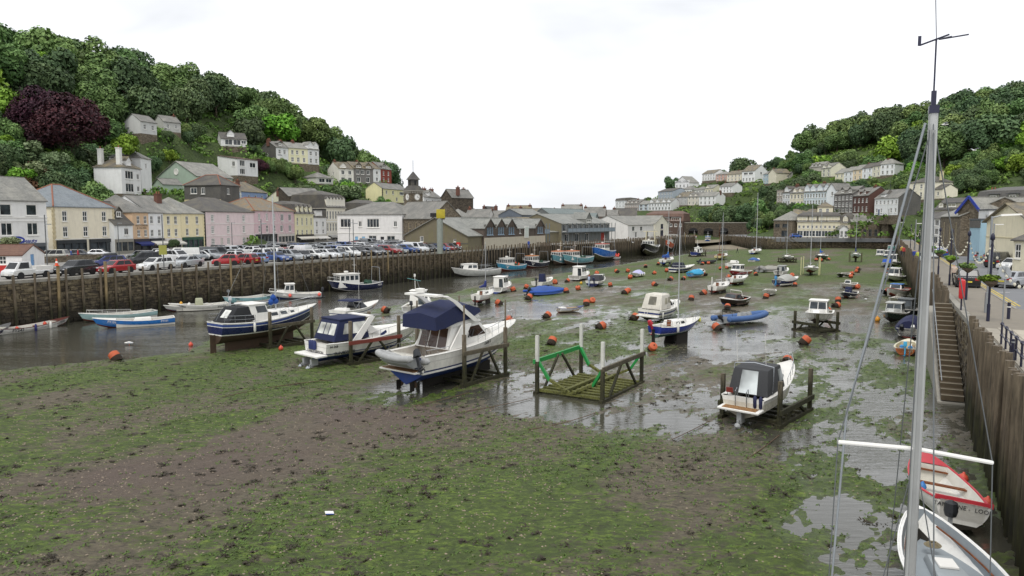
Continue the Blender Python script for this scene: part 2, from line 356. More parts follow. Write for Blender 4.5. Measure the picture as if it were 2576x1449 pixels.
def mud_mat():
    m,t,N,Lk,b = nodes_of('tidal_mud'); g = N.new('ShaderNodeNewGeometry'); pos = g.outputs['Position']
    A = N.new('ShaderNodeAttribute'); A.attribute_name = 'algae'; GA = N.new('ShaderNodeAttribute'); GA.attribute_name = 'gravel'
    rot = (0,0,R(-58))
    n1 = noise(N,Lk,1.5,6,0.68,pos,(.55,1.3,1),rot,.5); n2 = noise(N,Lk,4.5,7,0.72,pos,(.6,1.2,1),rot,.6); n3 = noise(N,Lk,34,3,0.65,pos); n4 = noise(N,Lk,3.2,5,0.7,pos,(.5,1.4,1),rot,1.0)
    mud = ramp(N,Lk,n2.outputs['Fac'],[(.3,lin('3d382c')),(.5,lin('5e5646')),(.72,lin('7d745f'))]).outputs[0]
    grav = ramp(N,Lk,n3.outputs['Fac'],[(.3,lin('392f28')),(.5,lin('5d5047')),(.66,lin('716358')),(.78,lin('978b79'))]).outputs[0]
    alg = ramp(N,Lk,n2.outputs['Fac'],[(.26,lin('1e260c')),(.45,lin('3f4f18')),(.57,lin('5c7026')),(.72,lin('86983c'))]).outputs[0]
    alg = mix(N,Lk,ramp(N,Lk,n1.outputs['Fac'],[(.4,(0,0,0)),(.62,(.7,.7,.7))]).outputs[0],alg,lin('3c471f'))
    base = mix(N,Lk,GA.outputs['Fac'],mud,grav)
    ad = N.new('ShaderNodeMath'); ad.operation = 'MULTIPLY_ADD'; ad.inputs[1].default_value = 1.5; Lk.new(n1.outputs['Fac'],ad.inputs[0]); Lk.new(A.outputs['Fac'],ad.inputs[2])
    ad2 = N.new('ShaderNodeMath'); ad2.operation = 'MULTIPLY_ADD'; ad2.inputs[1].default_value = 1.3; Lk.new(n2.outputs['Fac'],ad2.inputs[0]); Lk.new(ad.outputs[0],ad2.inputs[2])
    fa = N.new('ShaderNodeMapRange'); fa.inputs[1].default_value = 1.78; fa.inputs[2].default_value = 2.0; Lk.new(ad2.outputs[0],fa.inputs[0])
    col = mix(N,Lk,fa.outputs[0],base,alg)
    wk = ramp(N,Lk,n4.outputs['Fac'],[(.575,(0,0,0)),(.64,(.85,.85,.85))]).outputs[0]
    col = mix(N,Lk,wk,col,ramp(N,Lk,n3.outputs['Fac'],[(.35,lin('1c1a13')),(.7,lin('3c3526'))]).outputs[0])
    Lk.new(col,b.inputs['Base Color'])
    sp = N.new('ShaderNodeSeparateXYZ'); Lk.new(pos,sp.inputs[0])
    mr = N.new('ShaderNodeMapRange'); mr.inputs[1].default_value = 0.0; mr.inputs[2].default_value = .12; mr.inputs[3].default_value = .28; mr.inputs[4].default_value = .8
    Lk.new(sp.outputs['Z'],mr.inputs[0]); Lk.new(mr.outputs[0],b.inputs['Roughness'])
    h = N.new('ShaderNodeMath'); h.operation = 'MULTIPLY_ADD'; h.inputs[1].default_value = 1.6; Lk.new(n2.outputs['Fac'],h.inputs[0]); Lk.new(n3.outputs['Fac'],h.inputs[2])
    bump(N,Lk,b,h.outputs[0],.8,.06); return m
mud_me = mud_mesh(); mud_me.materials.append(mud_mat()); mud = struct(link('mud',mud_me)); mud['label'] = 'tidal mud covered in green algae, seaweed and puddles'

def water_mat(name,col,ior,s1,st,rough=.03):
    m,t,N,Lk,b = nodes_of(name); g = N.new('ShaderNodeNewGeometry'); pos = g.outputs['Position']
    n = noise(N,Lk,s1,4,.6,pos,(.35,1.6,1),(0,0,R(-12)),.3); n2 = noise(N,Lk,.11,4,.6,pos,(.4,1.5,1),(0,0,R(-30)))
    b.inputs['Base Color'].default_value = (*lin(col),1); b.inputs['IOR'].default_value = ior; b.inputs['Roughness'].default_value = rough
    bp = N.new('ShaderNodeBump'); bp.inputs['Distance'].default_value = .1; Lk.new(n.outputs['Fac'],bp.inputs['Height'])
    sr = ramp(N,Lk,n2.outputs['Fac'],[(.38,(st*.25,)*3),(.62,(st,)*3)]); Lk.new(sr.outputs[0],bp.inputs['Strength']); Lk.new(bp.outputs[0],b.inputs['Normal'])
    return m
wm = MB(); wm.add([(-100,10,0),(40,10,0),(130,250,0),(130,345,0),(60,345,0),(-40,150,0)],[(0,1,2,3,4,5)],water_mat('harbour_water','48473e',1.75,2.2,.5))
wo = struct(wm.obj('water')); wo['label'] = 'shallow harbour channel and puddles at low tide'
sm = MB(); sm.add([(-3500,300,-.4),(3500,300,-.4),(3500,3600,-.4),(-3500,3600,-.4)],[(0,1,2,3)],water_mat('sea_water','56636a',1.33,.5,.4)); struct(sm.obj('sea'))

# quay tops
def asphalt(hexc,key):
    m,t,N,Lk,b = nodes_of(key); g = N.new('ShaderNodeNewGeometry'); pos = g.outputs['Position']; c = lin(hexc)
    n = noise(N,Lk,.35,5,.6,pos); n2 = noise(N,Lk,30,2,.6,pos)
    col = mix(N,Lk,.6,ramp(N,Lk,n.outputs['Fac'],[(.3,mul(c,.75)),(.7,mul(c,1.25))]).outputs[0],ramp(N,Lk,n2.outputs['Fac'],[(.3,mul(c,.6)),(.7,mul(c,1.4))]).outputs[0])
    Lk.new(col,b.inputs['Base Color']); b.inputs['Roughness'].default_value = .9; bump(N,Lk,b,n2.outputs['Fac'],.3,.01); return m
ASPH = asphalt('8a8781','car_park_asphalt'); ROAD = asphalt('77787a','road_asphalt')
q = MB(); q.prism([(x,y) for x,y in LQ] + [(72,345),(-240,345),(-240,22)],QZ - 1.2,QZ,ASPH); struct(q.obj('car_park_ground'))
q = MB(); q.prism([(x,y) for x,y in reversed(RQ)] + [(320,3),(320,330),(128,330),(86,300),(86,247)],QZ - 1.2,QZ,ROAD); struct(q.obj('road'))
LINE = paint('d9d7cf',.8,.15,4); YEL = paint('c9b04a',.8,.2,4)

# ------------------------------------------------------------------ quay walls
WETSTONE = None
def quay_stone_m():
    m,t,N,Lk,b = nodes_of('quay_stone'); g = N.new('ShaderNodeNewGeometry'); pos = g.outputs['Position']; oi = N.new('ShaderNodeObjectInfo')
    n0 = noise(N,Lk,1.35,2,.5,pos,(1,1,2.2)); n = noise(N,Lk,7,5,.7,pos); sp = N.new('ShaderNodeSeparateXYZ'); Lk.new(pos,sp.inputs[0])
    c1 = ramp(N,Lk,n0.outputs['Fac'],[(.3,lin('3d352a')),(.45,lin('5d5241')),(.55,lin('75684f')),(.68,lin('8c8068'))]).outputs[0]
    c1 = mix(N,Lk,.7,c1,ramp(N,Lk,n.outputs['Fac'],[(.3,(.4,.4,.4)),(.7,(1,1,1))]).outputs[0],'MULTIPLY')
    ad = N.new('ShaderNodeMath'); ad.operation = 'MULTIPLY_ADD'; ad.inputs[1].default_value = 1.5; Lk.new(n0.outputs['Fac'],ad.inputs[0]); Lk.new(sp.outputs['Z'],ad.inputs[2])
    mr = N.new('ShaderNodeMapRange'); mr.inputs[1].default_value = 1.2; mr.inputs[2].default_value = 3.9; Lk.new(ad.outputs[0],mr.inputs[0])
    col = mix(N,Lk,mr.outputs[0],ramp(N,Lk,n.outputs['Fac'],[(.35,lin('15130e')),(.6,lin('2e281d')),(.75,lin('4a4430'))]).outputs[0],c1)
    Lk.new(col,b.inputs['Base Color']); b.inputs['Roughness'].default_value = .8; bump(N,Lk,b,n.outputs['Fac'],.6,.04); return m
QSTONE = quay_stone_m(); MORTAR = paint('2b261d',.9); CONC = paint('98948a',.85,.15,1.5,stain=.3,bmp=.3)
PILEW = wood_m('7c6f5c','453d32','pile_timber',.1,True); PILEN = wood_m('a08c66','6f6147','new_pile_timber',.1,True)
rg = random.Random(3)
def stone_mesh(i):
    b = MB(); r = random.Random(i); j = lambda: r.uniform(-.09,.09)
    c = [(-.5 + j(),-.5,-.5 + j()),(.5 + j(),-.5,-.5 + j()),(.5,.5,-.5),(-.5,.5,-.5),(-.5 + j(),-.5 + j(),.5 + j()),(.5 + j(),-.5 + j(),.5 + j()),(.5,.5,.5),(-.5,.5,.5)]
    b.hexa(c,QSTONE); return b.mesh('stone')
STONES = [stone_mesh(i) for i in range(6)]
def pile_mesh(i,mat,sq=False):
    r = random.Random(i); b = MB(); n = 4 if sq else 7; k = 5; ro = r.uniform(0,1)
    secs = []
    for a in range(k):
        z = a/(k - 1); w = .5*(1.04 - .12*z)*(1.2 if sq else 1)
        secs.append([((w + r.uniform(-.04,.04))*math.cos(ro + 2*math.pi*q/n),(w + r.uniform(-.04,.04))*math.sin(ro + 2*math.pi*q/n),z) for q in range(n)])
    b.loft(secs,mat,closed=True); return b.mesh('pile',50)
PILES = [pile_mesh(i,PILEW,i % 2 == 1) for i in range(6)]; PILEN_ME = pile_mesh(9,PILEN)
def add_pile(par,x,y,z0,z1,d,me=None,lean=0.0,az=0.0):
    o = link('pile',me or rg.choice(PILES),par,(x,y,z0)); o.scale = (d,d,z1 - z0); o.rotation_euler = (rg.uniform(-.015,.015),rg.uniform(-.015,.015),az); return o
def quay(name,label,line,side,s0,s1,stone_to,z_bot=-.6):
    root = thing(name,label,'quay wall'); L = length(line); b = MB(); pts = []
    s = s0
    while s < s1: pts.append(along(line,s)); s += 2.5
    pts.append(along(line,s1)); secs = []
    for x,y,a in pts:
        nx,ny = math.sin(a)*side,-math.cos(a)*side
        secs.append([(x + nx*.06,y + ny*.06,z_bot),(x + nx*.02,y + ny*.02,QZ - .02),(x - nx*1.2,y - ny*1.2,QZ - .02),(x - nx*1.2,y - ny*1.2,z_bot)])
    b.loft(secs,MORTAR,closed=True); b.obj('wall_core',root)
    cm = []
    for i in range(3):
        k = MB(); k.box((0,0,0),(.98,.55,.3),CONC); cm.append(k.mesh('coping_stone'))
    n = int((s1 - s0)/1.0)
    for i in range(min(n,290)):
        st = (s1 - s0)/min(n,290); x,y,a = along(line,s0 + (i + .5)*st); nx,ny = math.sin(a)*side,-math.cos(a)*side
        o = link('coping_stone',rg.choice(cm),root,(x - nx*.2,y - ny*.2,QZ - .09 + rg.uniform(-.01,.02)),a + rg.uniform(-.01,.01)); o.scale = (st,1,1)
    z = z_bot + .1; rows = []
    while z < QZ - .28:
        h = min(rg.uniform(.22,.42),QZ - .24 - z); rows.append((z,h)); z += h
    cand = []
    for z,h in rows:
        s = s0 + rg.uniform(0,.4)
        while s < stone_to:
            l = rg.uniform(.35,.95); cand.append((s,z,l,h)); s += l
    cand.sort(); rest = MB()
    for i,(s,z,l,h) in enumerate(cand):
        x,y,a = along(line,s + l/2); nx,ny = math.sin(a)*side,-math.cos(a)*side; p = rg.uniform(.02,.11)
        if i < 300:
            o = link('stone',rg.choice(STONES),root,(x + nx*(p - .1),y + ny*(p - .1),z + h/2),a if side > 0 else a + math.pi); o.scale = (l - .04,.3,h - .035)
        else:
            me = rg.choice(STONES); M = Matrix.Translation((x + nx*(p - .1),y + ny*(p - .1),z + h/2)) @ Matrix.Rotation(a if side > 0 else a + math.pi,4,'Z') @ Matrix.Diagonal((l - .04,.3,h - .035,1))
            rest.add([M @ v.co for v in me.vertices],[tuple(f.vertices) for f in me.polygons],QSTONE)
    if rest.f: stuff(rest.obj('rubble_stonework',root))
    return root
sA,sB,sC = s_at_y(LQ,60),s_at_y(LQ,150),length(LQ)
quayL = quay('quay_wall','long stone quay wall with timber fender piles below the car park',LQ,1,sA,sC,sB)
s = sA + .6
while s < sC:
    x,y,a = along(LQ,s); nx,ny = math.sin(a),-math.cos(a); tall = rg.random() < .04
    dz = rg.uniform(.55,.95) + (.4 if tall else 0); off = .25 + rg.uniform(-.04,.08)
    add_pile(quayL,x + nx*off,y + ny*off,-.7,QZ + dz,rg.uniform(.2,.28) + (.05 if tall else 0),PILEN_ME if tall else None,az=a)
    s += rg.uniform(1.5,1.95) if y < 110 else (rg.uniform(1.1,1.5) if y < 165 else rg.uniform(.7,1.0))
for px_,top in (((-47.03,74.96),1.3),((-44.59,79.37),1.5)):
    add_pile(quayL,px_[0] + .5,px_[1] - .3,-.7,QZ + top,.34,PILEN_ME)
sA2,sC2 = s_at_y(RQ,5),length(RQ)
quayR = quay('quay_wall','stone quay wall lined with close-set timber piles beside the promenade',RQ,-1,sA2,sC2,s_at_y(RQ,60))
s = sA2
k = 0
while s < sC2 and k < 300:
    x,y,a = along(RQ,s); nx,ny = -math.sin(a),math.cos(a); off = .28 + rg.uniform(-.05,.12)
    if not (38.5 < y < 53.5):
        add_pile(quayR,x + nx*off,y + ny*off,-.7,QZ + rg.uniform(.35,1.0) + (.25 if y > 60 else 0),rg.uniform(.25,.36),az=a); k += 1
    s += rg.uniform(.5,.8) if y < 60 else (rg.uniform(.62,.95) if y < 130 else rg.uniform(.9,1.3))
# far quay across the head of the harbour
FQ = [(128,243.5),(108,246),(86,247),(85.5,262),(85.5,300),(110,320)]
quayF = quay('quay_wall','low stone quay at the far end of the harbour below the seafront houses',FQ,-1,.5,length(FQ) - .2,length(FQ) - .2,.6)
s = 1.0
while s < length(FQ):
    x,y,a = along(FQ,s); add_pile(quayF,x - math.sin(a)*.25,y + math.cos(a)*.25,.4,QZ + rg.uniform(.1,.6),.26,az=a) if False else add_pile(quayF,x + math.sin(a)*-.3,y - .3,.4,QZ + rg.uniform(.1,.6),.26,az=a); s += rg.uniform(.9,2.2)
b = MB(); b.bar((92,246.3,4.8),(97,246.0,1.4),.15,.12,WOOD); b.bar((93.5,246.2,4.8),(98.5,245.9,1.4),.15,.12,WOOD)
b.obj('ladder_rail',quayF)

# ================================================================== BUILDINGS
SLATE = slate_m('777671','96928a'); SLATED = slate_m('55524f','6f6a5c','slate_dark'); SLATEB = slate_m('6f6a60','9a8a64','slate_brown'); SLATEG = slate_m('85847e','a4a196','slate_pale')
TERRA = paint('95604a',.8,.25,4); BRICK = paint('6e4b3f',.85,.25,6); GREYW = slate_m('5c5a57','6d6a63','slate_hung'); LEAD = paint('55585c',.6)
GLASS = glass_m('343a3e',.1,'house_glass'); RUBBLE = stone_m(('5c5346','7a6e5c','8d826f','6b6152'),2.6,'rubble_wall'); RUBBLED = stone_m(('3e382f','5a5145','6c6254'),2.4,'dark_rubble')
CURT = paint('c9c6bd',.9,.1)
_win = {}
def win_mesh(w,h,kind,fm):
    k = (round(w,2),round(h,2),kind,fm)
    if k in _win: return _win[k]
    b = MB(); t = min(.14,w*.13); gl = GLASS
    b.box((w/2,.05,t/2),(w,.06,t),fm); b.box((w/2,.05,h - t/2),(w,.06,t),fm)
    b.box((t/2,.05,h/2),(t,.06,h - 2*t),fm); b.box((w - t/2,.05,h/2),(t,.06,h - 2*t),fm)
    b.add([(0,.075,0),(w,.075,0),(w,.075,h),(0,.075,h)],[(0,1,2,3)],gl)
    s = t*.6
    if kind in ('sash','georgian'): b.box((w/2,.045,h/2),(w - 2*t,.055,t*.8),fm)
    if kind in ('sash','case','georgian'): b.box((w/2,.052,h/2),(s,.04,h - 2*t),fm)
    if kind == 'georgian':
        for q in (.25,.75): b.box((w/2,.055,h*q),(w - 2*t,.03,s),fm)
        for q in (.27,.73): b.box((w*q,.056,h/2),(s*.8,.03,h - 2*t),fm)
    if kind == 'case3':
        for q in (1/3,2/3): b.box((w*q,.052,h/2),(s*1.3,.04,h - 2*t),fm)
    if kind == 'wide':
        n = max(2,int(w/.9))
        for q in range(1,n): b.box((w*q/n,.052,h/2),(s,.04,h - 2*t),fm)
    b.box((w/2,-.06,-.05),(w + .16,.26,.09),fm)
    _win[k] = b.mesh('window'); return _win[k]
def wall_face(b,o,xd,w,h,holes,mat,dep=.14):
    o,xd = Vector(o),Vector(xd); n = Vector((xd.y,-xd.x,0))   # outward
    xs = sorted({0,w,*[q for r in holes for q in (r[0],r[2])]}); zs = sorted({0,h,*[q for r in holes for q in (r[1],r[3])]})
    P = lambda x,z,k=0: o + xd*x + Vector((0,0,z)) - n*k
    for x0,x1 in zip(xs[:-1],xs[1:]):
        for z0,z1 in zip(zs[:-1],zs[1:]):
            cx,cz = (x0 + x1)/2,(z0 + z1)/2
            if not any(r[0] < cx < r[2] and r[1] < cz < r[3] for r in holes): b.add([P(x0,z0),P(x1,z0),P(x1,z1),P(x0,z1)],[(0,1,2,3)],mat)
    for x0,z0,x1,z1 in holes:
        for a,c in (((x0,z0),(x1,z0)),((x1,z0),(x1,z1)),((x1,z1),(x0,z1)),((x0,z1),(x0,z0))):
            b.add([P(*a),P(*a,dep),P(*c,dep),P(*c)],[(0,1,2,3)],mat)
def roof_slab(b,pts,th,mat):   # pts: polygon of the upper surface
    n = len(pts); b.add([Vector(p) for p in pts] + [Vector(p) - Vector((0,0,th)) for p in pts],[tuple(range(n)),tuple(range(2*n - 1,n - 1,-1))] + [(i,i + n,(i + 1) % n + n,(i + 1) % n) for i in range(n)],mat)
def building(name,label,A,B,d,h,wall,roof='gable',rh=2.5,rmat=None,z=QZ,rows=(),rowsL=(),rowsR=(),chim=(),dorm=(),shops=(),group=None,cat='building',fm=None,ov=.25,ridge=None,band=(),quoin=None,below=0.0,gmat=None,door=(),wallL=None,wallR=None,hip=None,cmat=None,bays=()):
    A,B = Vector(A),Vector(B); w = (B - A).length; rz = math.atan2(B.y - A.y,B.x - A.x); fm = fm or FRAME; rmat = rmat or SLATE
    wm_ = wall if not isinstance(wall,str) else wall_m(wall); root = thing(name,label,cat,(A.x,A.y,z),rz,group)
    b = MB(); wins = []; holes = {'F': [],'L': [],'R': []}
    for key,rws,W in (('F',rows,w),('L',rowsL,d),('R',rowsR,d)):
        for r in rws:
            z0,hh,ww,fr = r[:4]; kind = r[4] if len(r) > 4 else 'sash'
            fr = [(i + .5)/fr for i in range(fr)] if isinstance(fr,int) else fr
            for f in fr:
                x0 = f*W - ww/2; holes[key].append((x0,z0,x0 + ww,z0 + hh)); wins.append((key,x0,z0,ww,hh,kind))
    doors = [(f*w - ww/2,.02,f*w + ww/2,hh,c) for f,ww,hh,c in door]; holes['F'] += [q[:4] for q in doors]
    gm = gmat or wm_; wl = wallL or gm if False else (wallL or wm_); wr = wallR or wm_
    wall_face(b,(0,0,0),(1,0,0),w,h,holes['F'],wm_); wall_face(b,(w,0,0),(0,1,0),d,h,holes['R'],wr)
    wall_face(b,(w,d,0),(-1,0,0),w,h,[],wm_); wall_face(b,(0,d,0),(0,-1,0),d,h,holes['L'],wl)
    if below: b.box((w/2,d/2,-below/2),(w - .01,d - .01,below),RUBBLE)
    r = MB(); t = .14; e = h + .02
    hp = hip if hip is not None else min(w,d)*.5
    if roof == 'gable':
        k = rh/(d/2); lo = h - ov*k
        roof_slab(r,[(-ov*.6,-ov,lo),(w + ov*.6,-ov,lo),(w + ov*.6,d/2,h + rh),(-ov*.6,d/2,h + rh)],t,rmat); roof_slab(r,[(w + ov*.6,d + ov,lo),(-ov*.6,d + ov,lo),(-ov*.6,d/2,h + rh),(w + ov*.6,d/2,h + rh)],t,rmat)
        for x,f in ((0,(0,2,1)),(w,(0,1,2))): b.add([(x,0,h),(x,d,h),(x,d/2,h + rh - t*.7)],[f],(wl if x == 0 else wr) if not gmat else gmat)
        r.box((w/2,d/2,h + rh - .02),(w + ov,.22,.12),ridge or rmat)
    elif roof == 'gablef':
        k = rh/(w/2); lo = h - ov*k
        roof_slab(r,[(-ov,d + ov,lo),(-ov,-ov,lo),(w/2,-ov,h + rh),(w/2,d + ov,h + rh)],t,rmat); roof_slab(r,[(w + ov,-ov,lo),(w + ov,d + ov,lo),(w/2,d + ov,h + rh),(w/2,-ov,h + rh)],t,rmat)
        for y,f in ((0,(0,1,2)),(d,(0,2,1))): b.add([(0,y,h),(w,y,h),(w/2,y,h + rh - t*.7)],[f],gm)
        r.box((w/2,d/2,h + rh - .02),(.22,d + ov*2,.12),ridge or rmat)
    elif roof in ('hip','hipl','hipr'):
        hl = hp if roof != 'hipr' else 0; hr = hp if roof != 'hipl' else 0
        c = [(-ov,-ov,h - .1),(w + ov,-ov,h - .1),(w + ov,d + ov,h - .1),(-ov,d + ov,h - .1)]
        if w >= d*.7: p,q_ = (hl,d/2,h + rh),(w - hr,d/2,h + rh)
        else: p = q_ = (w/2,d/2,h + rh)
        roof_slab(r,[c[0],c[1],q_,p],t,rmat); roof_slab(r,[c[2],c[3],p,q_],t,rmat); roof_slab(r,[c[3],c[0],p],t,rmat); roof_slab(r,[c[1],c[2],q_],t,rmat)
        if ridge: 
            for a_,b_ in ((c[0],p),(c[3],p),(c[1],q_),(c[2],q_),(p,q_)): r.tube([a_,b_],.13,ridge,5)
    elif roof == 'mansard':
        s_ = rh*.28; c = [(-ov,-ov),(w + ov,-ov),(w + ov,d + ov),(-ov,d + ov)]; c2 = [(0,s_),(w,s_),(w,d - s_),(0,d - s_)]
        r.add([(*p,h) for p in c] + [(*p,h + rh) for p in c2],[(0,1,5,4),(1,2,6,5),(2,3,7,6),(3,0,4,7)],rmat)
        r.add([(*p,h + rh) for p in c2] + [(s_*2,d/2,h + rh*1.35),(w - s_*2,d/2,h + rh*1.35)],[(0,1,5,4),(2,3,4,5),(3,0,4),(1,2,5)],rmat); r.box((w/2,d/2,h - .05),(w + ov*2,d + ov*2,.1),wm_)
    elif roof == 'shed':
        roof_slab(r,[(-ov,-ov,h),(w + ov,-ov,h),(w + ov,d + ov,h + rh),(-ov,d + ov,h + rh)],t,rmat)
        for x,f in ((0,(0,2,1)),(w,(0,1,2))): b.add([(x,0,h),(x,d,h),(x,d,h + rh - t)],[f],gm)
        b.add([(0,d,h),(w,d,h),(w,d,h + rh - t),(0,d,h + rh - t)],[(3,2,1,0)],gm)
    else: r.box((w/2,d/2,h + .1),(w + ov,d + ov,.2),rmat)
    wo_ = b.obj('wall',root); ro = r.obj('roof',root)
    if quoin:
        for x in (0,w):
            qb = MB()
            for i in range(int(h/.35)): qb.box((x,.06,.2 + i*.35),(.55 if i % 2 else .36,.2,.36),quoin)
            qb.obj('quoin',root)
    for z0,th,c in band: bb = MB(); bb.box((w/2,-.03,z0),(w + .1,.1,th),c); bb.obj('string_course',root)
    for key,x0,z0,ww,hh,kind in wins:
        o = link('window',win_mesh(ww,hh,kind,fm),root)
        if key == 'F': o.location = (x0,.04,z0)
        elif key == 'R': o.location = (w - .04,x0,z0); o.rotation_euler = (0,0,R(90))
        else: o.location = (.04,d - x0,z0); o.rotation_euler = (0,0,R(-90))
    for x0,z0,x1,z1,c in doors:
        q = MB(); q.box(((x0 + x1)/2,.09,(z0 + z1)/2),(x1 - x0,.06,z1 - z0),paint(c,.5)); q.box((x1 - .15,.04,1.05),(.05,.08,.05),CHROME); q.obj('door',root)
    for cx,cy,cw,cd,ch in chim:
        q = MB(); q.box((cx*w,cy*d,h + rh*.45 + ch/2),(cw,cd,ch + rh*.55),cmat or BRICK); q.box((cx*w,cy*d,h + rh*.72 + ch),(cw + .16,cd + .16,.16),cmat or BRICK)
        for i in range(max(1,int(max(cw,cd)/.5))):
            o_ = (i + .5)/max(1,int(max(cw,cd)/.5)) - .5; q.lathe([(.14,0),(.12,.45),(.16,.5)],TERRA,7,(cx*w + (o_*cw if cw > cd else 0),cy*d + (o_*cd if cd >= cw else 0),h + rh*.72 + ch + .08))
        q.obj('chimney',ro)
    for f,y0,dw,dh,typ in dorm:   # dormer standing on the front slope
        q = MB(); x = f*w; k = {'gable': rh/(d/2),'mansard': 3.4,'hip': rh/(d/2),'hipl': rh/(d/2),'hipr': rh/(d/2)}.get(roof,1); zb = h + y0*k if roof != 'mansard' else h + .1; yb = y0 + dh/k if roof != 'mansard' else 1.6
        wm2 = wm_ if typ != 's' else rmat
        q.hexa([(x - dw/2,y0,zb - .3),(x + dw/2,y0,zb - .3),(x + dw/2,yb + .6,zb - .3),(x - dw/2,yb + .6,zb - .3),(x - dw/2,y0,zb + dh),(x + dw/2,y0,zb + dh),(x + dw/2,yb + .6,zb + dh),(x - dw/2,yb + .6,zb + dh)],wm2)
        if typ == 'f': q.box((x,(y0 + yb)/2 + .2,zb + dh + .06),(dw + .3,yb - y0 + 1.2,.12),LEAD)
        else:
            gh = dw*.5; q.add([(x - dw/2,y0,zb + dh),(x + dw/2,y0,zb + dh),(x,y0,zb + dh + gh - .05)],[(0,1,2)],fm if typ == 'w' else wm2)
            roof_slab(q,[(x - dw/2 - .15,yb + 1.2,zb + dh - .1),(x - dw/2 - .15,y0 - .2,zb + dh - .1),(x,y0 - .2,zb + dh + gh),(x,yb + 1.2,zb + dh + gh)],.08,rmat); roof_slab(q,[(x + dw/2 + .15,y0 - .2,zb + dh - .1),(x + dw/2 + .15,yb + 1.2,zb + dh - .1),(x,yb + 1.2,zb + dh + gh),(x,y0 - .2,zb + dh + gh)],.08,rmat)
        dm = q.obj('dormer',root); ww = dw*.74; hh = dh*.74
        o = link('window',win_mesh(ww,hh,'case' if dw < 1.8 else 'wide',fm),dm); o.location = (x - ww/2,y0 - .07,zb + dh*.14)
    for f0,f1,z1,c,awn,txt,tc in shops:
        q = MB(); x0,x1 = f0*w,f1*w; cm = paint(c,.5)
        q.box(((x0 + x1)/2,-.12,z1 - .25),(x1 - x0,.24,.55),cm); q.box(((x0 + x1)/2,-.08,.25),(x1 - x0,.14,.5),cm)
        n = max(2,int((x1 - x0)/1.4))
        for i in range(n + 1): q.box((x0 + (x1 - x0)*i/n,-.09,z1/2),(.14,.16,z1),cm)
        q.add([(x0,-.04,.5),(x1,-.04,.5),(x1,-.04,z1 - .4),(x0,-.04,z1 - .4)],[(0,1,2,3)],GLASS); sh = q.obj('shopfront',root)
        if awn:
            q = MB(); am = cloth_m(awn); q.hexa([(x0,-1.5,z1 - 1.0),(x1,-1.5,z1 - 1.0),(x1,-.2,z1 - .55),(x0,-.2,z1 - .55),(x0,-1.5,z1 - .94),(x1,-1.5,z1 - .94),(x1,-.2,z1 - .48),(x0,-.2,z1 - .48)],am); q.box(((x0 + x1)/2,-1.5,z1 - 1.1),(x1 - x0,.02,.26),am); q.obj('awning',root)
        if txt: textmesh(txt,.42,paint(tc,.5),'lettering',sh,face_M(((x0 + x1)/2,-.25,z1 - .26),(1,0,0)))
    for f,z0,bw,bh,bd in bays:   # bay windows
        q = MB(); x = f*w; p = [(x - bw/2,0),(x - bw*.3,-bd),(x + bw*.3,-bd),(x + bw/2,0)]
        q.prism(p,z0,z0 + bh,wm_); q.prism([(a*1.0,c - .05) for a,c in p],z0 + bh,z0 + bh + .15,LEAD)
        by = q.obj('bay',root); ww = bw*.5; o = link('window',win_mesh(ww,bh*.62,'sash',fm),by); o.location = (x - ww/2,-bd - .06,z0 + bh*.22)
        for sx in (-1,1):
            ax,ay = x + sx*bw*.4,-bd/2; o = link('window',win_mesh(bw*.16,bh*.62,'plain',fm),by); ang = math.atan2(bd,bw*.2)*sx
            o.rotation_euler = (0,0,ang); o.location = (ax - math.cos(ang)*bw*.08 + math.sin(ang)*.06,ay - math.sin(ang)*bw*.08 - math.cos(ang)*.06,z0 + bh*.22)
    return root,w
def sign(root,txt,size,p,c,xd=(1,0,0),bold=.0):
    return textmesh(txt,size,paint(c,.6),'lettering',root,face_M(p,xd),bold=bold)

# ---- painted terrace behind the car park
r0,w0 = building('pharmacy_building','white modern two-storey shop with square windows over a pharmacy fascia',(-78.5,86),(-69.66,110.04),9,9.0,'dedcd6','gable',3.4,SLATEG,rows=[(6.6,1.7,1.75,[.12,.28,.44,.60,.76,.91],'plain'),(3.75,1.9,1.75,[.12,.28,.44,.60,.76,.91],'case')],shops=[(.02,.98,2.6,'5c5f63',None,None,'ffffff')],band=[(6.35,.18,FRAME),(5.85,.12,FRAME),(2.95,.75,FRAME)])
sign(r0,'pharmacy',.85,(w0*.70,-.10,2.95),'2a3a8c',bold=.02); sign(r0,'beauty',.85,(w0*.885,-.10,2.95),'2a3a8c',bold=.02)
lb = MB(); Mx = Matrix.Rotation(R(90),3,'X'); lb.lathe([(1.1,0),(1.1,.08)],paint('31409a',.4),20,(w0*.812,-.1,3.1),Mx @ Matrix.Diagonal((1,.5,1))); lb.lathe([(.8,0),(.8,.04)],FRAME,20,(w0*.812,-.17,3.1),Mx @ Matrix.Diagonal((1,.3,1))); lb.obj('oval_sign',r0)
r0,w0 = building('store_building','cream rendered store with red clay ridge tiles and dark shopfront',(-73.47,117.81),(-70.65,130.26),11,8.3,'e6d9b8','hip',3.7,slate_m('7d8489','8d9396','slate_blue'),rows=[(5.75,1.75,1.05,[.17,.5,.83]),(3.2,1.75,1.05,[.17,.5,.83])],ridge=TERRA,shops=[(.02,.49,2.7,'2b3034',None,None,'d8d8d0'),(.55,.98,2.7,'2b3034',None,None,'d8d8d0')],band=[(2.85,.12,FRAME)],quoin=paint('cfc09b'))
q = MB(); q.box((w0*.975,-.5,3.0),(.08,.9,.9),FRAME); sg_ = q.obj('hanging_sign',r0)
for i,tx in enumerate(('CO','OP')): textmesh(tx,.42,paint('3f9cb8',.5),'lettering',sg_,face_M((w0*.975 - .05,-.5,3.2 - i*.38),(0,-1,0)),bold=.01)
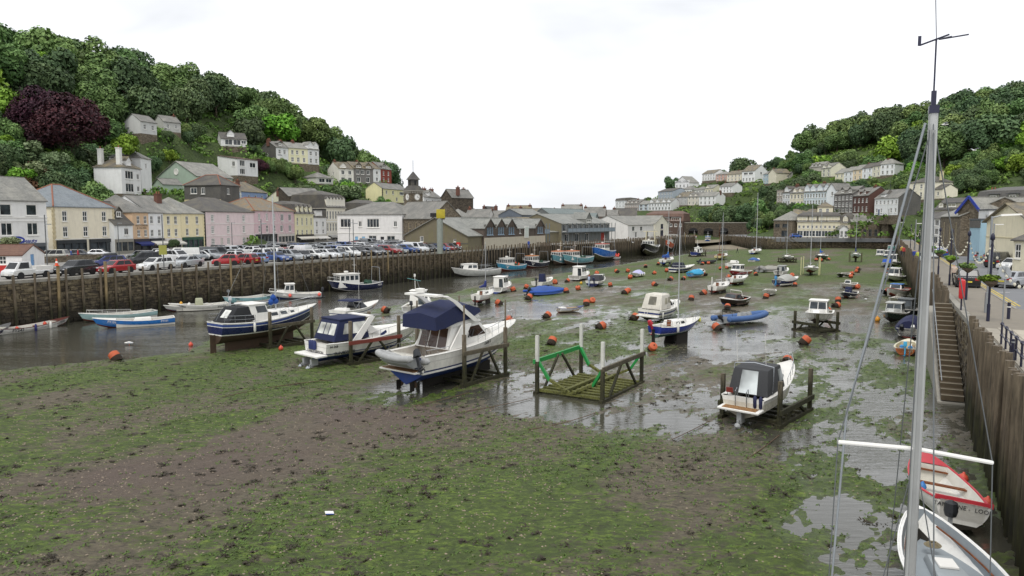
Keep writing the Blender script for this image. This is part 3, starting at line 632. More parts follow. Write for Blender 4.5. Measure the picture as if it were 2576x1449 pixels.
building('slate_dormer_shop','narrow white shop with a slate dormer squeezed beside the cream store',(-69.98,129.02),(-69.14,133.79),9,5.4,'dfe0de','gable',4.0,SLATED,rows=[(3.3,1.3,1.2,[.65],'case')],dorm=[(.55,1.1,1.6,1.3,'s')],shops=[(.03,.97,2.6,'8e8a80',None,None,'')])
r0,w0 = building('auctioneers_office','peach painted house with auctioneers lettering above a blue shop awning',(-69.56,134.62),(-68.76,138.92),10,7.6,'dcae7c','hipl',3.2,SLATE,rows=[(5.3,1.5,.85,[.36,.8]),(2.9,1.3,.85,[.36,.8])],shops=[(.03,.97,2.5,'34303c','1f2a66',None,'')])
sign(r0,'AUCTIONEERS',.52,(w0*.55,-.03,5.0),'57493a'); sign(r0,'& VALUERS',.52,(w0*.55,-.03,4.52),'57493a')
r0,w0 = building('bakery_house','narrow white house with pale awning next to the peach office',(-68.85,139.1),(-67.96,143.13),10,7.6,'e4e4e2','gable',3.2,SLATE,rows=[(5.3,1.5,.85,[.22,.72]),(2.9,1.3,.85,[.22,.72])],shops=[(.03,.97,2.5,'23242a','d9d6cc',None,'e0ddd0')])
building('yellow_shop','pale yellow house with brick chimney over a white shop',(-68.05,143.32),(-66.81,148.01),11,7.5,'ead9a0','gable',3.4,SLATEG,rows=[(5.2,1.6,.9,[.3,.72]),(2.8,1.5,.9,[.3,.72])],chim=[(.55,.3,1.3,.8,1.2)],shops=[(.03,.97,2.4,'d9d2cd','c9c6be',None,'')])
building('yellow_house','pale yellow house with dark green shop fascia',(-66.9,148.21),(-65.14,154.97),11,7.5,'ead79a','hipr',3.3,SLATEG,rows=[(5.2,1.6,.9,[.28,.72]),(2.8,1.5,.9,[.28,.72])],shops=[(.05,.95,2.5,'24513f',None,None,'')],quoin=paint('e6d9ad'))
building('pale_pink_house','pale pink inn with three sash windows on each floor and white ground floor',(-65.01,155.86),(-60.85,173.24),12,8.0,'e0c5c4','hip',3.1,SLATEB if False else SLATED,rows=[(5.6,1.6,1.1,[.13,.44,.77],'georgian'),(3.1,1.7,1.1,[.13,.44,.77],'georgian'),(.6,1.5,1.3,[.13,.44,.77],'georgian')],wallL=GREYW,band=[(2.6,.1,FRAME),(5.2,.1,FRAME)],door=[(.3,1.0,2.1,'c9c4bb')])
building('pink_house','stronger pink building with five windows and a rusty lichened roof',(-60.8,173.24),(-56.76,191.53),12,8.4,'d9aeb4','hip',3.2,slate_m('7c776c','96743f','slate_lichen'),rows=[(5.9,1.7,1.0,[.12,.30,.48],'georgian'),(5.8,1.8,1.5,[.68,.88],'case3'),(3.1,1.7,1.0,[.12,.30,.48]),(3.1,1.7,1.4,[.66,.88],'case3')],ridge=TERRA,band=[(5.3,.1,FRAME),(2.75,.1,FRAME)],shops=[(.02,.52,2.6,'232325',None,None,'bbbbbb'),(.56,.98,2.5,'d5cfc8',None,None,'')])
building('dormer_hotel','yellow narrow hotel with four white dormers in its grey roof',(-56.55,191.53),(-54.14,200.34),10,7.6,'e3dba0','mansard',2.6,SLATED,rows=[(4.7,2.0,.7,4),(1.9,1.6,.8,4)],dorm=[(.14,0,1.2,1.9,'w'),(.38,0,1.2,1.9,'w'),(.62,0,1.2,1.9,'w'),(.86,0,1.2,1.9,'w')],shops=[(.03,.97,2.2,'302c28','d8d4c8',None,'')])
building('white_cafe','narrow white cafe between the yellow hotel and the long mansard hotel',(-54.09,200.34),(-52.1,206.02),10,7.0,'e1e0dc','gable',2.0,SLATED,rows=[(4.2,1.5,.9,2),(2.3,1.2,.9,2)],dorm=[(.5,.3,3.0,1.6,'f')],shops=[(.03,.97,2.1,'c8c5bd','d8d6d0',None,'')])
building('mansard_hotel','tall cream hotel with six arched dormers in a slate mansard roof',(-52.04,206.02),(-48.56,214.13),13,9.4,'e0d8bd','mansard',3.8,SLATED,rows=[(6.3,2.3,.8,7),(2.9,2.3,.8,7)],dorm=[((i + .5)/6,0,1.4,2.6,'w') for i in range(6)],band=[(5.6,.3,FRAME),(2.6,.2,FRAME)],wallL=GREYW,shops=[(.05,.95,2.3,'d9d6cd','8f8f8c',None,'')])
# ---- car park hut
r0,w0 = building('car_park_hut','small white gabled hut with blue door and brown roof on the quay',(-57.43,85.66),(-59.0,92.24),5,1.95,'e2e1de','gablef',1.1,slate_m('6a4a3c','7a5a46','brown_tile'),door=[(.45,1.1,1.85,'6f9fcf')],rowsL=[(.8,1.0,.8,[.35,.6])],ov=.12)
# ---- restaurant block and market hall at the car park's far end
RB = (-26.38,176.04)
building('restaurant_building','white restaurant with long grey hipped roof and dark slate end',(-43.62,183.46),RB,13,7.6,'d7d5d0','hip',3.0,SLATE,rows=[(4.2,2.2,3.2,[.13],'wide'),(4.2,2.2,3.6,[.56],'wide'),(4.4,1.4,1.0,[.36,.9],'case'),(.2,2.1,2.4,[.55,.83],'wide')],door=[(.30,.9,2.0,'7fb2d6'),(.41,.9,2.0,'7fb2d6'),(.7,1.0,2.0,'23242a')],wallL=GREYW,band=[(2.9,.25,FRAME)])

# ---- hillside houses: each entry gives the two front base corners; their ground becomes part of the hill
HILL_L,HILL_R,KEEP = [],[],[]
def hb(side,name,label,a,b_,d,h,wall,roof='gable',rh=2.4,below=3.0,**kw):
    z = min(a[2],b_[2]); r = building(name,label,a[:2],b_[:2],d,h,wall,roof,rh,z=z,below=below,**kw)
    ax,ay = a[0],a[1]; w = r[1]; c,s = (b_[0] - ax)/w,(b_[1] - ay)/w; L = HILL_L if side == 'L' else HILL_R
    for fx,fy in ((0,0),(1,0),(.5,.5),(0,1),(1,1)): L.append((ax + c*w*fx - s*d*fy,ay + s*w*fx + c*d*fy,z - .3 + (1.0 if fy else 0)))
    cx,cy = ax + c*w/2 - s*d/2,ay + s*w/2 + c*d/2; KEEP.append((cx,cy,max(w,d)/2,z,h + rh)); return r
L_ = 'L'
hb(L_,'white_villa','white hillside villa with two tall white chimneys and dark balcony windows',(-86.16,163,16.55),(-85.45,170,16.9),6.5,6.0,'dddcda','hip',2.3,rmat=SLATEB,rows=[(3.3,1.9,3.0,[.4],'wide'),(.4,2.0,3.0,[.4],'wide'),(3.4,1.3,1.0,[.85],'case'),(.6,1.3,1.0,[.85],'case')],dorm=[(.45,.3,1.7,1.4,'g')],chim=[(.12,.15,.9,.9,2.4),(.1,.8,.9,.9,2.2)],cmat=WHITE)
hb(L_,'tall_white_house','tall plain white house joined behind the villa with the two chimneys',(-86.35,172,17.34),(-86.86,178,17.58),7,8.0,'dcdbd8','hip',2.2,rows=[(5.6,1.1,.9,[.5])],chim=[(.6,.5,.9,.6,1.0)])
r0,w0 = hb(L_,'green_chapel','pale green chapel with steep gable, round window and arched windows',(-97.58,203,17.47),(-83.65,196,17.13),12,5.4,'9db79f','gablef',4.1,rmat=SLATEG,rows=[(.9,2.6,1.3,[.2,.5,.8],'case3')],rowsR=[(3.4,1.5,1.2,5,'case')])
q = MB(); q.lathe([(.9,0),(.9,.12),(.6,.12),(.6,.04)],FRAME,20,(w0/2,-.02,6.6),Matrix.Rotation(R(90),3,'X')); q.obj('round_window',r0)
hb(L_,'chapel_annex','small pale green annex with two little gables beside the chapel',(-92.56,190,17.03),(-88.38,187,16.93),5,3.0,'a4bda5','gablef',1.5,rows=[(.8,1.5,1.3,[.5],'case')])
hb(L_,'slate_hung_house','dark slate-hung house with red hipped ridge and two white windows',(-80.0,180,14.86),(-69.97,177,14.69),7,4.6,GREYW,'hip',2.5,rmat=SLATED,ridge=TERRA,rows=[(2.4,1.5,1.9,[.26],'case'),(2.3,1.6,1.1,[.52],'case'),(.1,.9,.9,[.3],'case')],rowsR=[(2.3,1.5,.9,[.4],'case')],band=[(.5,1.0,paint('cfc29a'))])
hb(L_,'flat_roof_extension','grey terraced extension with glazed balcony behind the slate-hung house',(-86.94,214,17.84),(-84.27,220,18.05),6,5.0,'b7b8ad','flat',.2,rows=[(2.9,1.6,3.4,[.5],'wide')])
hb(L_,'blue_house','blue painted house with white quoins and lichened hipped roof',(-78.01,212,14.14),(-75.1,226,14.61),9,5.0,'7f9fd3','hip',3.0,rmat=SLATEB,quoin=FRAME,rows=[(2.3,1.7,.9,[.3,.55,.8])],rowsL=[(2.3,1.7,.9,[.5])],chim=[(.1,.2,1.0,.8,.8),(.9,.7,1.0,.8,.8)])
hb(L_,'dormer_bungalow','white bungalow with single dormer perched on a stone terrace',(-94.2,240,34.69),(-87.26,244,35.22),8,2.6,'d9d9d5','gable',2.3,rmat=SLATED,rows=[(.4,1.9,2.4,[.3,.62],'wide'),(.9,1.2,1.6,[.88],'case')],dorm=[(.4,.8,2.2,1.3,'g')],below=4.2)
hb(L_,'modern_white_house','angular white modern house with brown roof and large windows',(-84.66,228,24.53),(-81.15,236,25.14),8,5.2,'dcdbd9','shed',1.3,rmat=slate_m('5f4b42','6d574a','brown_roof'),rows=[(2.9,1.9,2.2,[.24],'case3'),(.4,1.8,2.2,[.24],'case3'),(2.7,1.6,2.6,[.75],'wide')],rowsL=[(2.8,1.5,1.2,[.8],'case')])
hb(L_,'white_end_house','white bay-windowed end house with dark slate-hung gable on the high terrace',(-83.48,262,31.07),(-80.32,266,31.24),9,5.6,'dad9d7','gable',2.3,wallL=GREYW,rmat=SLATE,rows=[(3.2,1.5,1.0,[.3,.7]),(.5,1.6,1.2,[.3])],rowsL=[(2.2,1.5,.9,[.45])],dorm=[(.4,.4,1.5,1.3,'s')],chim=[(.02,.5,.8,1.6,1.0),(.95,.5,.8,1.6,1.0)],bays=[(.3,.2,1.9,2.4,.6)])
hb(L_,'yellow_terrace_house','yellow terrace houses in the middle of the high terrace',(-80.25,266,31.24),(-74.71,271,31.34),9,5.6,'e2dba6','gable',2.3,rmat=SLATEG,rows=[(3.2,1.5,1.0,[.2,.45,.75]),(.5,1.7,1.1,[.2,.5,.8])],chim=[(.5,.5,.8,1.6,1.1)])
hb(L_,'twin_gable_house','white terrace house with two pointed gables at the end of the high terrace',(-74.63,271,31.34),(-71.68,275,31.2),9,5.6,'d9dad8','gable',2.2,rmat=SLATEG,rows=[(3.2,1.5,1.1,[.25,.75]),(.5,1.7,1.1,[.25,.75])],dorm=[(.27,.1,2.4,1.5,'g'),(.75,.1,2.4,1.5,'g')])
hb(L_,'grey_bungalow','low bungalow with pale grey hipped roof below the big villas',(-69.58,262,23.67),(-64.97,268,23.68),8,2.4,'cbc8bc','hip',2.0,rows=[(.5,1.5,2.6,[.35,.75],'wide')])
hb(L_,'cream_villa','cream gabled villa with white balcony bays on the hill',(-64.45,275,24.17),(-59.82,279,24.52),9,6.0,'ddd8c8','gable',2.6,rmat=SLATEB,rows=[(3.6,1.6,1.4,[.28,.75],'case'),(.6,2.0,1.6,[.28,.75],'case')],rowsL=[(3.6,1.1,1.0,[.5])],dorm=[(.3,.05,2.6,.9,'g')],chim=[(.1,.5,.8,1.2,1.0)])
hb(L_,'grey_twin_villa','grey slate-hung pair of villas with white windows and twin gables',(-59.74,279,24.52),(-53.58,285,24.82),9,6.0,paint('7d7a76',.85,.15),'gable',2.6,rmat=SLATEB,rows=[(3.6,1.7,1.4,[.2,.45,.75],'case'),(.6,2.0,1.6,[.25,.72],'case')],dorm=[(.25,.05,2.8,.9,'s'),(.75,.05,2.8,.9,'s')],chim=[(.5,.5,.8,1.4,1.0)])
hb(L_,'white_villa_end','narrow white villa between the grey pair and the red brick house',(-53.51,285,24.82),(-51.2,288,25.12),9,6.0,'dcdbd8','gable',2.6,rmat=SLATEB,rows=[(3.6,1.3,1.1,[.5],'case'),(1.0,1.5,1.1,[.5],'case')])
hb(L_,'red_brick_house','red brick gabled house at the end of the hillside row',(-51.12,288,25.28),(-47.97,294,26.21),8,5.6,paint('8e4438',.85,.2,3),'gable',2.8,rmat=SLATE,rows=[(3.0,1.6,.9,[.25,.7]),(.6,1.6,.9,[.25,.7])],dorm=[(.3,.1,2.2,1.2,'s')])
hb(L_,'high_cottage','pale cottage half hidden by trees high on the wooded hill',(-102.39,205,34.64),(-100.4,210,35.12),6,3.5,'c4c4bf','gable',2.0,rmat=SLATE,rows=[(1.2,1.4,.9,2)])
hb(L_,'grey_cottage','grey slate roofed cottage half hidden by trees beside the pale one',(-102.21,218,36.74),(-98.98,222,37.1),6,3.0,'b5b4ac','gable',2.0,rmat=SLATE,rows=[(1.0,1.2,.9,2)],chim=[(.9,.5,.6,.6,.8)])
hb(L_,'stone_gable_house','brown stone gabled house with modern glazed dormer behind the pink building',(*(-73.39,226,14.61)[:2],7.0),(*(-66.08,218,14.35)[:2],7.0),11,11.0,RUBBLED,'gablef',2.6,rmat=SLATE)
hb(L_,'roof_terrace_house','dark roofed house with white glazed roof terrace behind the yellow hotel',(*(-67.16,222,14.78)[:2],7.0),(*(-62.85,236,15.17)[:2],7.0),8,10.4,'d3cfa9','gable',2.6,rmat=SLATED,dorm=[(.3,.3,4.0,1.5,'f')],chim=[(.02,.5,.8,.8,.8)])
hb(L_,'yellow_hall','yellow house with dark quoins and long grey roof below the brick house',(-46.68,266,17.32),(-40.18,284,17.62),7,5.0,'e0d58e','gable',2.2,rmat=SLATE,rows=[(2.9,1.4,1.2,[.15,.4],'case'),(.5,1.5,1.2,[.55,.85],'case'),(2.9,1.2,3.4,[.75],'wide')],quoin=paint('4a443c'))
hb(L_,'mansard_cottage','small cottage with dark tiled mansard roof and two white windows',(*(-43.93,216,11.76)[:2],4.7),(*(-39.85,226,11.7)[:2],4.7),7,8.2,'a9a49a','mansard',2.9,rmat=SLATED,dorm=[(.45,0,1.1,1.6,'f'),(.85,0,1.1,1.6,'f')])
hb(L_,'white_gable_pair','white pair of houses with dormer right of the clock tower',(*(-28.18,235,15.02)[:2],6.0),(*(-23.85,248,15.4)[:2],6.0),7,12.4,'d9d9d6','gable',2.4,rows=[(10,1.4,1.0,3),(7.6,1.4,1.0,3)],dorm=[(.35,.3,1.4,1.1,'g')],chim=[(.55,.5,.8,1.4,1.0),(.98,.5,.8,1.4,1.0)])
hb(L_,'dark_gable_house','dark stone gabled house with tall chimneys right of the white pair',(*(-23.08,240,14.86)[:2],6.0),(*(-19.25,236,14.92)[:2],6.0),9,12.2,RUBBLED,'gablef',2.6,rows=[(9.8,1.2,1.0,[.4])],chim=[(.95,.3,1.0,.9,1.2),(.3,.9,1.0,.9,1.0)])
def tb(name,label,xy0,xy1,d,h,wall,roof,rh,**kw):
    r = building(name,label,xy0,xy1,d,h,wall,roof,rh,**kw); return r
# ---- clock tower and hall
def clock_tower(name,label,x,y,z0,w,hw,cream=False):
    root = thing(name,label,'clock tower',(x,y,z0),R(40 if not cream else 15)); b = MB(); m = RUBBLE
    b.box((0,0,hw/2),(w,w,hw),m); b.obj('wall',root)
    q = MB(); q.box((0,0,hw + .1),(w + .5,w + .5,.3),CONC)
    for i in range(7):
        for s in (-1,1): q.box((-w/2 + (i + .5)*w/7,s*(w/2 + .12),hw - .35),(w/14,.2,.4),CONC); q.box((s*(w/2 + .12),-w/2 + (i + .5)*w/7,hw - .35),(.2,w/14,.4),CONC)
    q.obj('cornice',root); q = MB(); k = w/2 + .15
    q.loft([[(-k,-k,hw + .25),(k,-k,hw + .25),(k,k,hw + .25),(-k,k,hw + .25)],[(-k*.62,-k*.62,hw + 1.5)] + [(k*.62,-k*.62,hw + 1.5),(k*.62,k*.62,hw + 1.5),(-k*.62,k*.62,hw + 1.5)]],SLATED,closed=True)
    q.box((0,0,hw + 2.3),(k*1.05,k*1.05,1.7),SLATED); k2 = k*.7
    q.loft([[(-k2,-k2,hw + 3.1),(k2,-k2,hw + 3.1),(k2,k2,hw + 3.1),(-k2,k2,hw + 3.1)],[(-.12,-.12,hw + 5.2),(.12,-.12,hw + 5.2),(.12,.12,hw + 5.2),(-.12,.12,hw + 5.2)]],SLATED,closed=True); ro = q.obj('spire',root)
    q = MB(); q.tube([(0,0,hw + 5),(0,0,hw + 8.2)],.06,IRON,5); q.obj('finial',ro)
    for a in range(4):
        ax = R(90*a); q = MB(); M = Matrix.Rotation(ax,3,'Z') @ Matrix.Rotation(R(90),3,'X')
        q.lathe([(w*.27,0),(w*.27,.1),(w*.22,.1)],CONC,20,Matrix.Rotation(ax,3,'Z') @ Vector((0,-w/2 + .02,hw - 1.5)),M); q.lathe([(w*.21,.1),(w*.21,.13)],FRAME,20,Matrix.Rotation(ax,3,'Z') @ Vector((0,-w/2 + .02,hw - 1.5)),M)
        for ang,ln in ((35,.15),(110,.2)):
            p = Vector((0,-w/2 - .14,hw - 1.5)); e2 = p + Vector((math.sin(R(ang))*ln*w,0,math.cos(R(ang))*ln*w)); q.bar(Matrix.Rotation(ax,3,'Z') @ p,Matrix.Rotation(ax,3,'Z') @ e2,.07,.05,BLACK)
        q.obj('clock_face',root)
        q = MB(); q.box((0,-k*.525 - .02,hw + 2.3),(.5,.06,1.1),BLACK); lv = q.obj('louvre',ro); lv.rotation_euler = (0,0,ax)
    return root
clock_tower('clock_tower','brown stone clock tower with slate spire rising behind the old hall',*(-26.24,196,15.87)[:2],QZ,3.6,13.6)
building('old_hall','stone hall with steep grey slate roof and arched windows in front of the clock tower',(-29.2,180),(-18.5,168),9,6.6,RUBBLE,'gable',3.9,rmat=SLATE,rows=[(2.6,2.8,.9,[.2,.45,.62,.8])],rowsR=[(3.5,2.4,.9,[.5])],fm=paint('b9a98a'))
building('link_building','low grey hipped roof building between the restaurant and the old hall',(-44.06,212.04),(-34.85,214.13),9,7.6,'cfccc4','hip',2.2,rmat=SLATEG)
# ---- fish market along the quay
QD = Vector((.485,.875)); C0 = Vector((-8.9,147.0)); NI = Vector((-.875,.485))
MK = paint('77705c',.85,.15,1.0,stain=.4,staincol='7c7a3a'); TIMB = wood_m('6b5f55','3f3733','timber_cladding',3.0); CREAMR = wall_m('b9ad92'); MROOF = slate_m('83847f','9d9d95','sheet_roof'); BLUEF = paint('9fb6c9',.5)
r0,w0 = building('fish_market','large fish market shed with drab green gable end and pale sheet roof',C0 + NI*15.5,C0,34,3.0,MK,'gablef',3.6,rmat=MROOF,rows=[(1.5,1.2,.9,[.27],'case'),(1.6,.6,.6,[.8],'case')],ov=.35,band=[(1.3,.08,LEAD)])
q = MB(); q.box((w0*.86,-.1,.9),(.9,.12,1.3),paint('c93a34')); q.box((w0*.86,-.18,.9),(.4,.06,.4),FRAME); q.obj('lifebuoy_cabinet',r0)
for i,(s0_,wd) in enumerate(((5.5,4.6),(10.1,4.6),(14.7,4.6),(28.5,5.0))):
    a = C0 + QD*s0_ - NI*.6; r0,w0 = building('market_gable','timber-clad pointed gable with blue windows on the fish market front',a,a + QD*wd,7,4.5,TIMB,'gablef',1.9,rmat=MROOF,group='pointed gables along the fish market',rows=[(2.9,2.2,.75,[.3,.5,.7],'case')],band=[(1.2,2.3,CREAMR)],ov=.2,fm=BLUEF)
a = C0 + QD*19.4 - NI*.5; building('market_hall','timber-clad market frontage with noticeboard between the gables',a,a + QD*9.0,7,4.3,TIMB,'gable',1.8,rmat=MROOF,rows=[(3.0,1.0,.7,[.2],'case')],band=[(1.2,2.3,CREAMR)],door=[(.75,1.1,2.1,'6a4a36')],ov=.2)
q = MB(); q.box((0,0,0),(2.0,.08,2.6),FRAME); q.box((0,-.05,0),(1.7,.04,2.3),paint('cfd6cf')); nb = tag(q.obj('noticeboard'),'tall white noticeboard on the timber market front','noticeboard'); pnb = a + QD*4.6 - NI*.18; nb.location = (pnb.x,pnb.y,QZ + 3.3); nb.rotation_euler = (0,0,math.atan2(QD.y,QD.x))
def quay_b(s0_,s1_,off=4.5):
    sb = s_at_y(LQ,142.5); p0 = along(LQ,sb + s0_); p1 = along(LQ,sb + s1_); n = Vector((-math.sin(p0[2]),math.cos(p0[2])))
    return Vector(p0[:2]) + n*off,Vector(p1[:2]) + n*off
def balcony(r,w,z,d,fm,n,h=1.1,cols=True,fill=None):
    q = MB(); q.box((w/2,-d/2,z),(w,d,.15),fm); bo = q.obj('balcony',r)
    for i in range(n + 1):
        q = MB(); x = .1 + (w - .2)*i/n
        q.bar((x,-d + .08,0 if cols else z),(x,-d + .08,z + (2.5 if cols else h)),.12,.12,fm); q.obj('post',bo)
    q = MB(); q.bar((0,-d + .05,z + h),(w,-d + .05,z + h),.08,.08,fm); q.obj('handrail',bo)
    q = MB(); q.box((w/2,-d + .05,z + h/2),(w - .1,.03,h - .1),fill or paint('8d99a3',.4)); q.obj('balustrade',bo)
A_,B_ = quay_b(36,46); r0,w0 = building('balcony_shop','brown-roofed quay building with grey-blue balcony and glazed ground floor',A_,B_,10,5.0,TIMB,'gable',1.8,rmat=SLATEB,rows=[(3.0,1.6,2.2,3,'wide'),(.4,2.0,2.4,3,'wide')]); balcony(r0,w0,2.7,1.5,paint('6e7a86'),6)
A_,B_ = quay_b(47,56,7); building('green_shed','low pale-roofed shed with drab green end wall on the quay',A_,B_,12,3.0,MK,'shed',1.6,rmat=MROOF,wallL=MK)
A_,B_ = quay_b(55,84,6); r0,w0 = building('quay_hall','long quay hall with grey roof and full-length glazed balcony on posts',A_,B_,15,5.2,paint('7c7f7e',.7),'gable',2.6,rmat=MROOF,rows=[(3.0,1.9,2.0,9,'wide'),(.2,2.2,2.2,[.1,.3,.5],'wide')],wallL=MK,rowsL=[(3.5,1.0,2.2,[.3],'wide')],dorm=[(.55,.2,3.6,1.2,'s')],door=[(.85,2.6,2.4,'b3342c')]); balcony(r0,w0,2.8,2.0,paint('62676a'),12)
A_,B_ = quay_b(52,62,17); building('glazed_lantern','small raised roof with blue glazed gable above the quay hall',A_,B_,8,7.6,paint('68707a'),'gable',1.6,rmat=MROOF,rowsR=[(5.8,1.6,3.0,[.5],'wide')],fm=BLUEF)
A_,B_ = quay_b(72,104,15); building('large_grey_shed','large steep grey-roofed shed with small gables behind the quay hall',A_,B_,14,5.0,paint('6d706e',.7),'gable',4.6,rmat=slate_m('76807f','868d8a','sheet_grey'),rows=[(2.6,1.6,2.0,6,'wide')],dorm=[(.35,.2,3.6,1.4,'s'),(.85,.2,3.6,1.4,'s')])
A_,B_ = quay_b(106,134,7); building('white_quay_store','white quayside store with wide grey roof near the harbour mouth',A_,B_,14,4.6,'d7d4cc','gable',3.0,rmat=SLATEG,rows=[(2.4,1.6,2.6,[.2,.5],'wide'),(.2,2.0,2.0,[.3,.75],'case')],dorm=[])
A_,B_ = quay_b(135,149,7); building('cream_gable_store','cream gable-fronted shop with purple windows beside the white store',A_,B_,10,5.0,'d9d3b9','gablef',2.8,rmat=SLATEG,rows=[(3.0,1.7,2.6,[.5],'wide'),(.3,2.1,3.2,[.5],'wide')],fm=paint('4a3a6a'))
# ---- rooftops of the old town
TOWN = [('town_house','white gable with skylit slate roof among the old town roofs',1149,1206,252,'gablef',4.0,3.2,'d4d2cd',SLATE,1),('town_house','dark brown gable with cream chimney stack among the old town roofs',1206,1240,262,'gablef',4.6,3.4,'4a3f39',SLATED,2),
  ('town_house','long pale slate roof just above the fish market',1120,1160,225,'hip',4.2,2.4,'cfc9bb',SLATEG,0),('town_house','house with two big brick chimneys and pinkish slate roof',1270,1332,262,'gable',5.0,3.4,'8d7568',SLATEB,2),('town_house','low lilac-grey roof with three red chimneys above the market',1226,1285,236,'gable',4.0,2.2,'a59a92',SLATE,2),
  ('town_house','grey roofed house with brown gable above the balcony shop',1300,1362,240,'gable',4.6,2.4,'8f7f76',SLATEB,1),('town_house','flat topped pale house beside the castellated tower',1330,1362,272,'gable',4.5,2.2,'c8bfb2',SLATE,0),('town_house','pale steep roof with three skylights and paired chimneys',1408,1460,258,'gable',4.6,4.0,'c3bdb0',SLATEG,2),
  ('town_house','grey roof with brick end chimney left of the quay hall roof',1466,1520,262,'gable',4.6,3.2,'7a6358',SLATE,2),('town_house','brown gabled roof with plum bush beside it',1362,1410,246,'gablef',4.2,2.4,'b7a795',SLATEB,0),('town_house','low red-brown roof between the steep roofs',1384,1412,280,'gable',4.8,2.2,'a08475',SLATEB,1),('town_house','small grey roof right of the skylit house',1452,1476,285,'gable',4.6,2.2,'9a938a',SLATED,1),
  ('town_house','white walled roof row above the market ridge',1170,1228,232,'gable',4.2,2.4,'cfcac2',SLATE,1),('town_house','brown tiled house at the foot of the far hill',1540,1600,300,'gable',5.0,3.0,'6b5a50',SLATED,1),('town_house','pale roof between brick chimneys beyond the quay hall',1512,1550,290,'gable',4.8,2.4,'b5aca0',SLATE,1)]
for nm,lb_,x0,x1,Y,rf,h_,rh_,c_,rm_,nc in TOWN:
    X0,X1 = (x0 - 1288)/1840*Y,(x1 - 1288)/1840*(Y - 1)
    building(nm,lb_,(X0,Y),(X1,Y - 1.5),9,h_ + 3.0,c_,rf,rh_,rmat=rm_,rows=[(h_ + .8,1.2,.9,2)],chim=[((.06,.94,.5)[i],.5,.9,1.3,1.0) for i in range(nc)],group='old town houses')
q = MB(); tw = (12.35,275,12.08); b = thing('castle_tower','small castellated stone tower among the old town roofs','tower',(tw[0],tw[1],QZ)); q.box((0,0,4.6),(3.6,3.6,9.2),RUBBLED); q.obj('wall',b)
for i in range(4):
    for s in (-1,1):
        for q_ in ((-1.6 + i*1.06,s*1.6),(s*1.6,-1.6 + i*1.06)): k = MB(); k.box((*q_,9.5),(.55,.35 if abs(q_[1]) == 1.6 else .55,.6),RUBBLED); k.obj('merlon',b)
# brown tiled hotel in front of the far wood
tb('brown_mansard_hotel','wide brown tiled hotel with strip of white windows under its mansard',*[((60.01,330,10.42)[:2]),((74.94,322,10.43)[:2])],12,5.6,paint('5a4a41',.85),'mansard',3.4,rmat=slate_m('6b5146','7a6152','brown_mansard'),dorm=[(.28,0,5,1.8,'f'),(.55,0,4,1.8,'f'),(.8,0,5,1.8,'f')],rows=[(3.2,1.4,1.2,8,'case')])

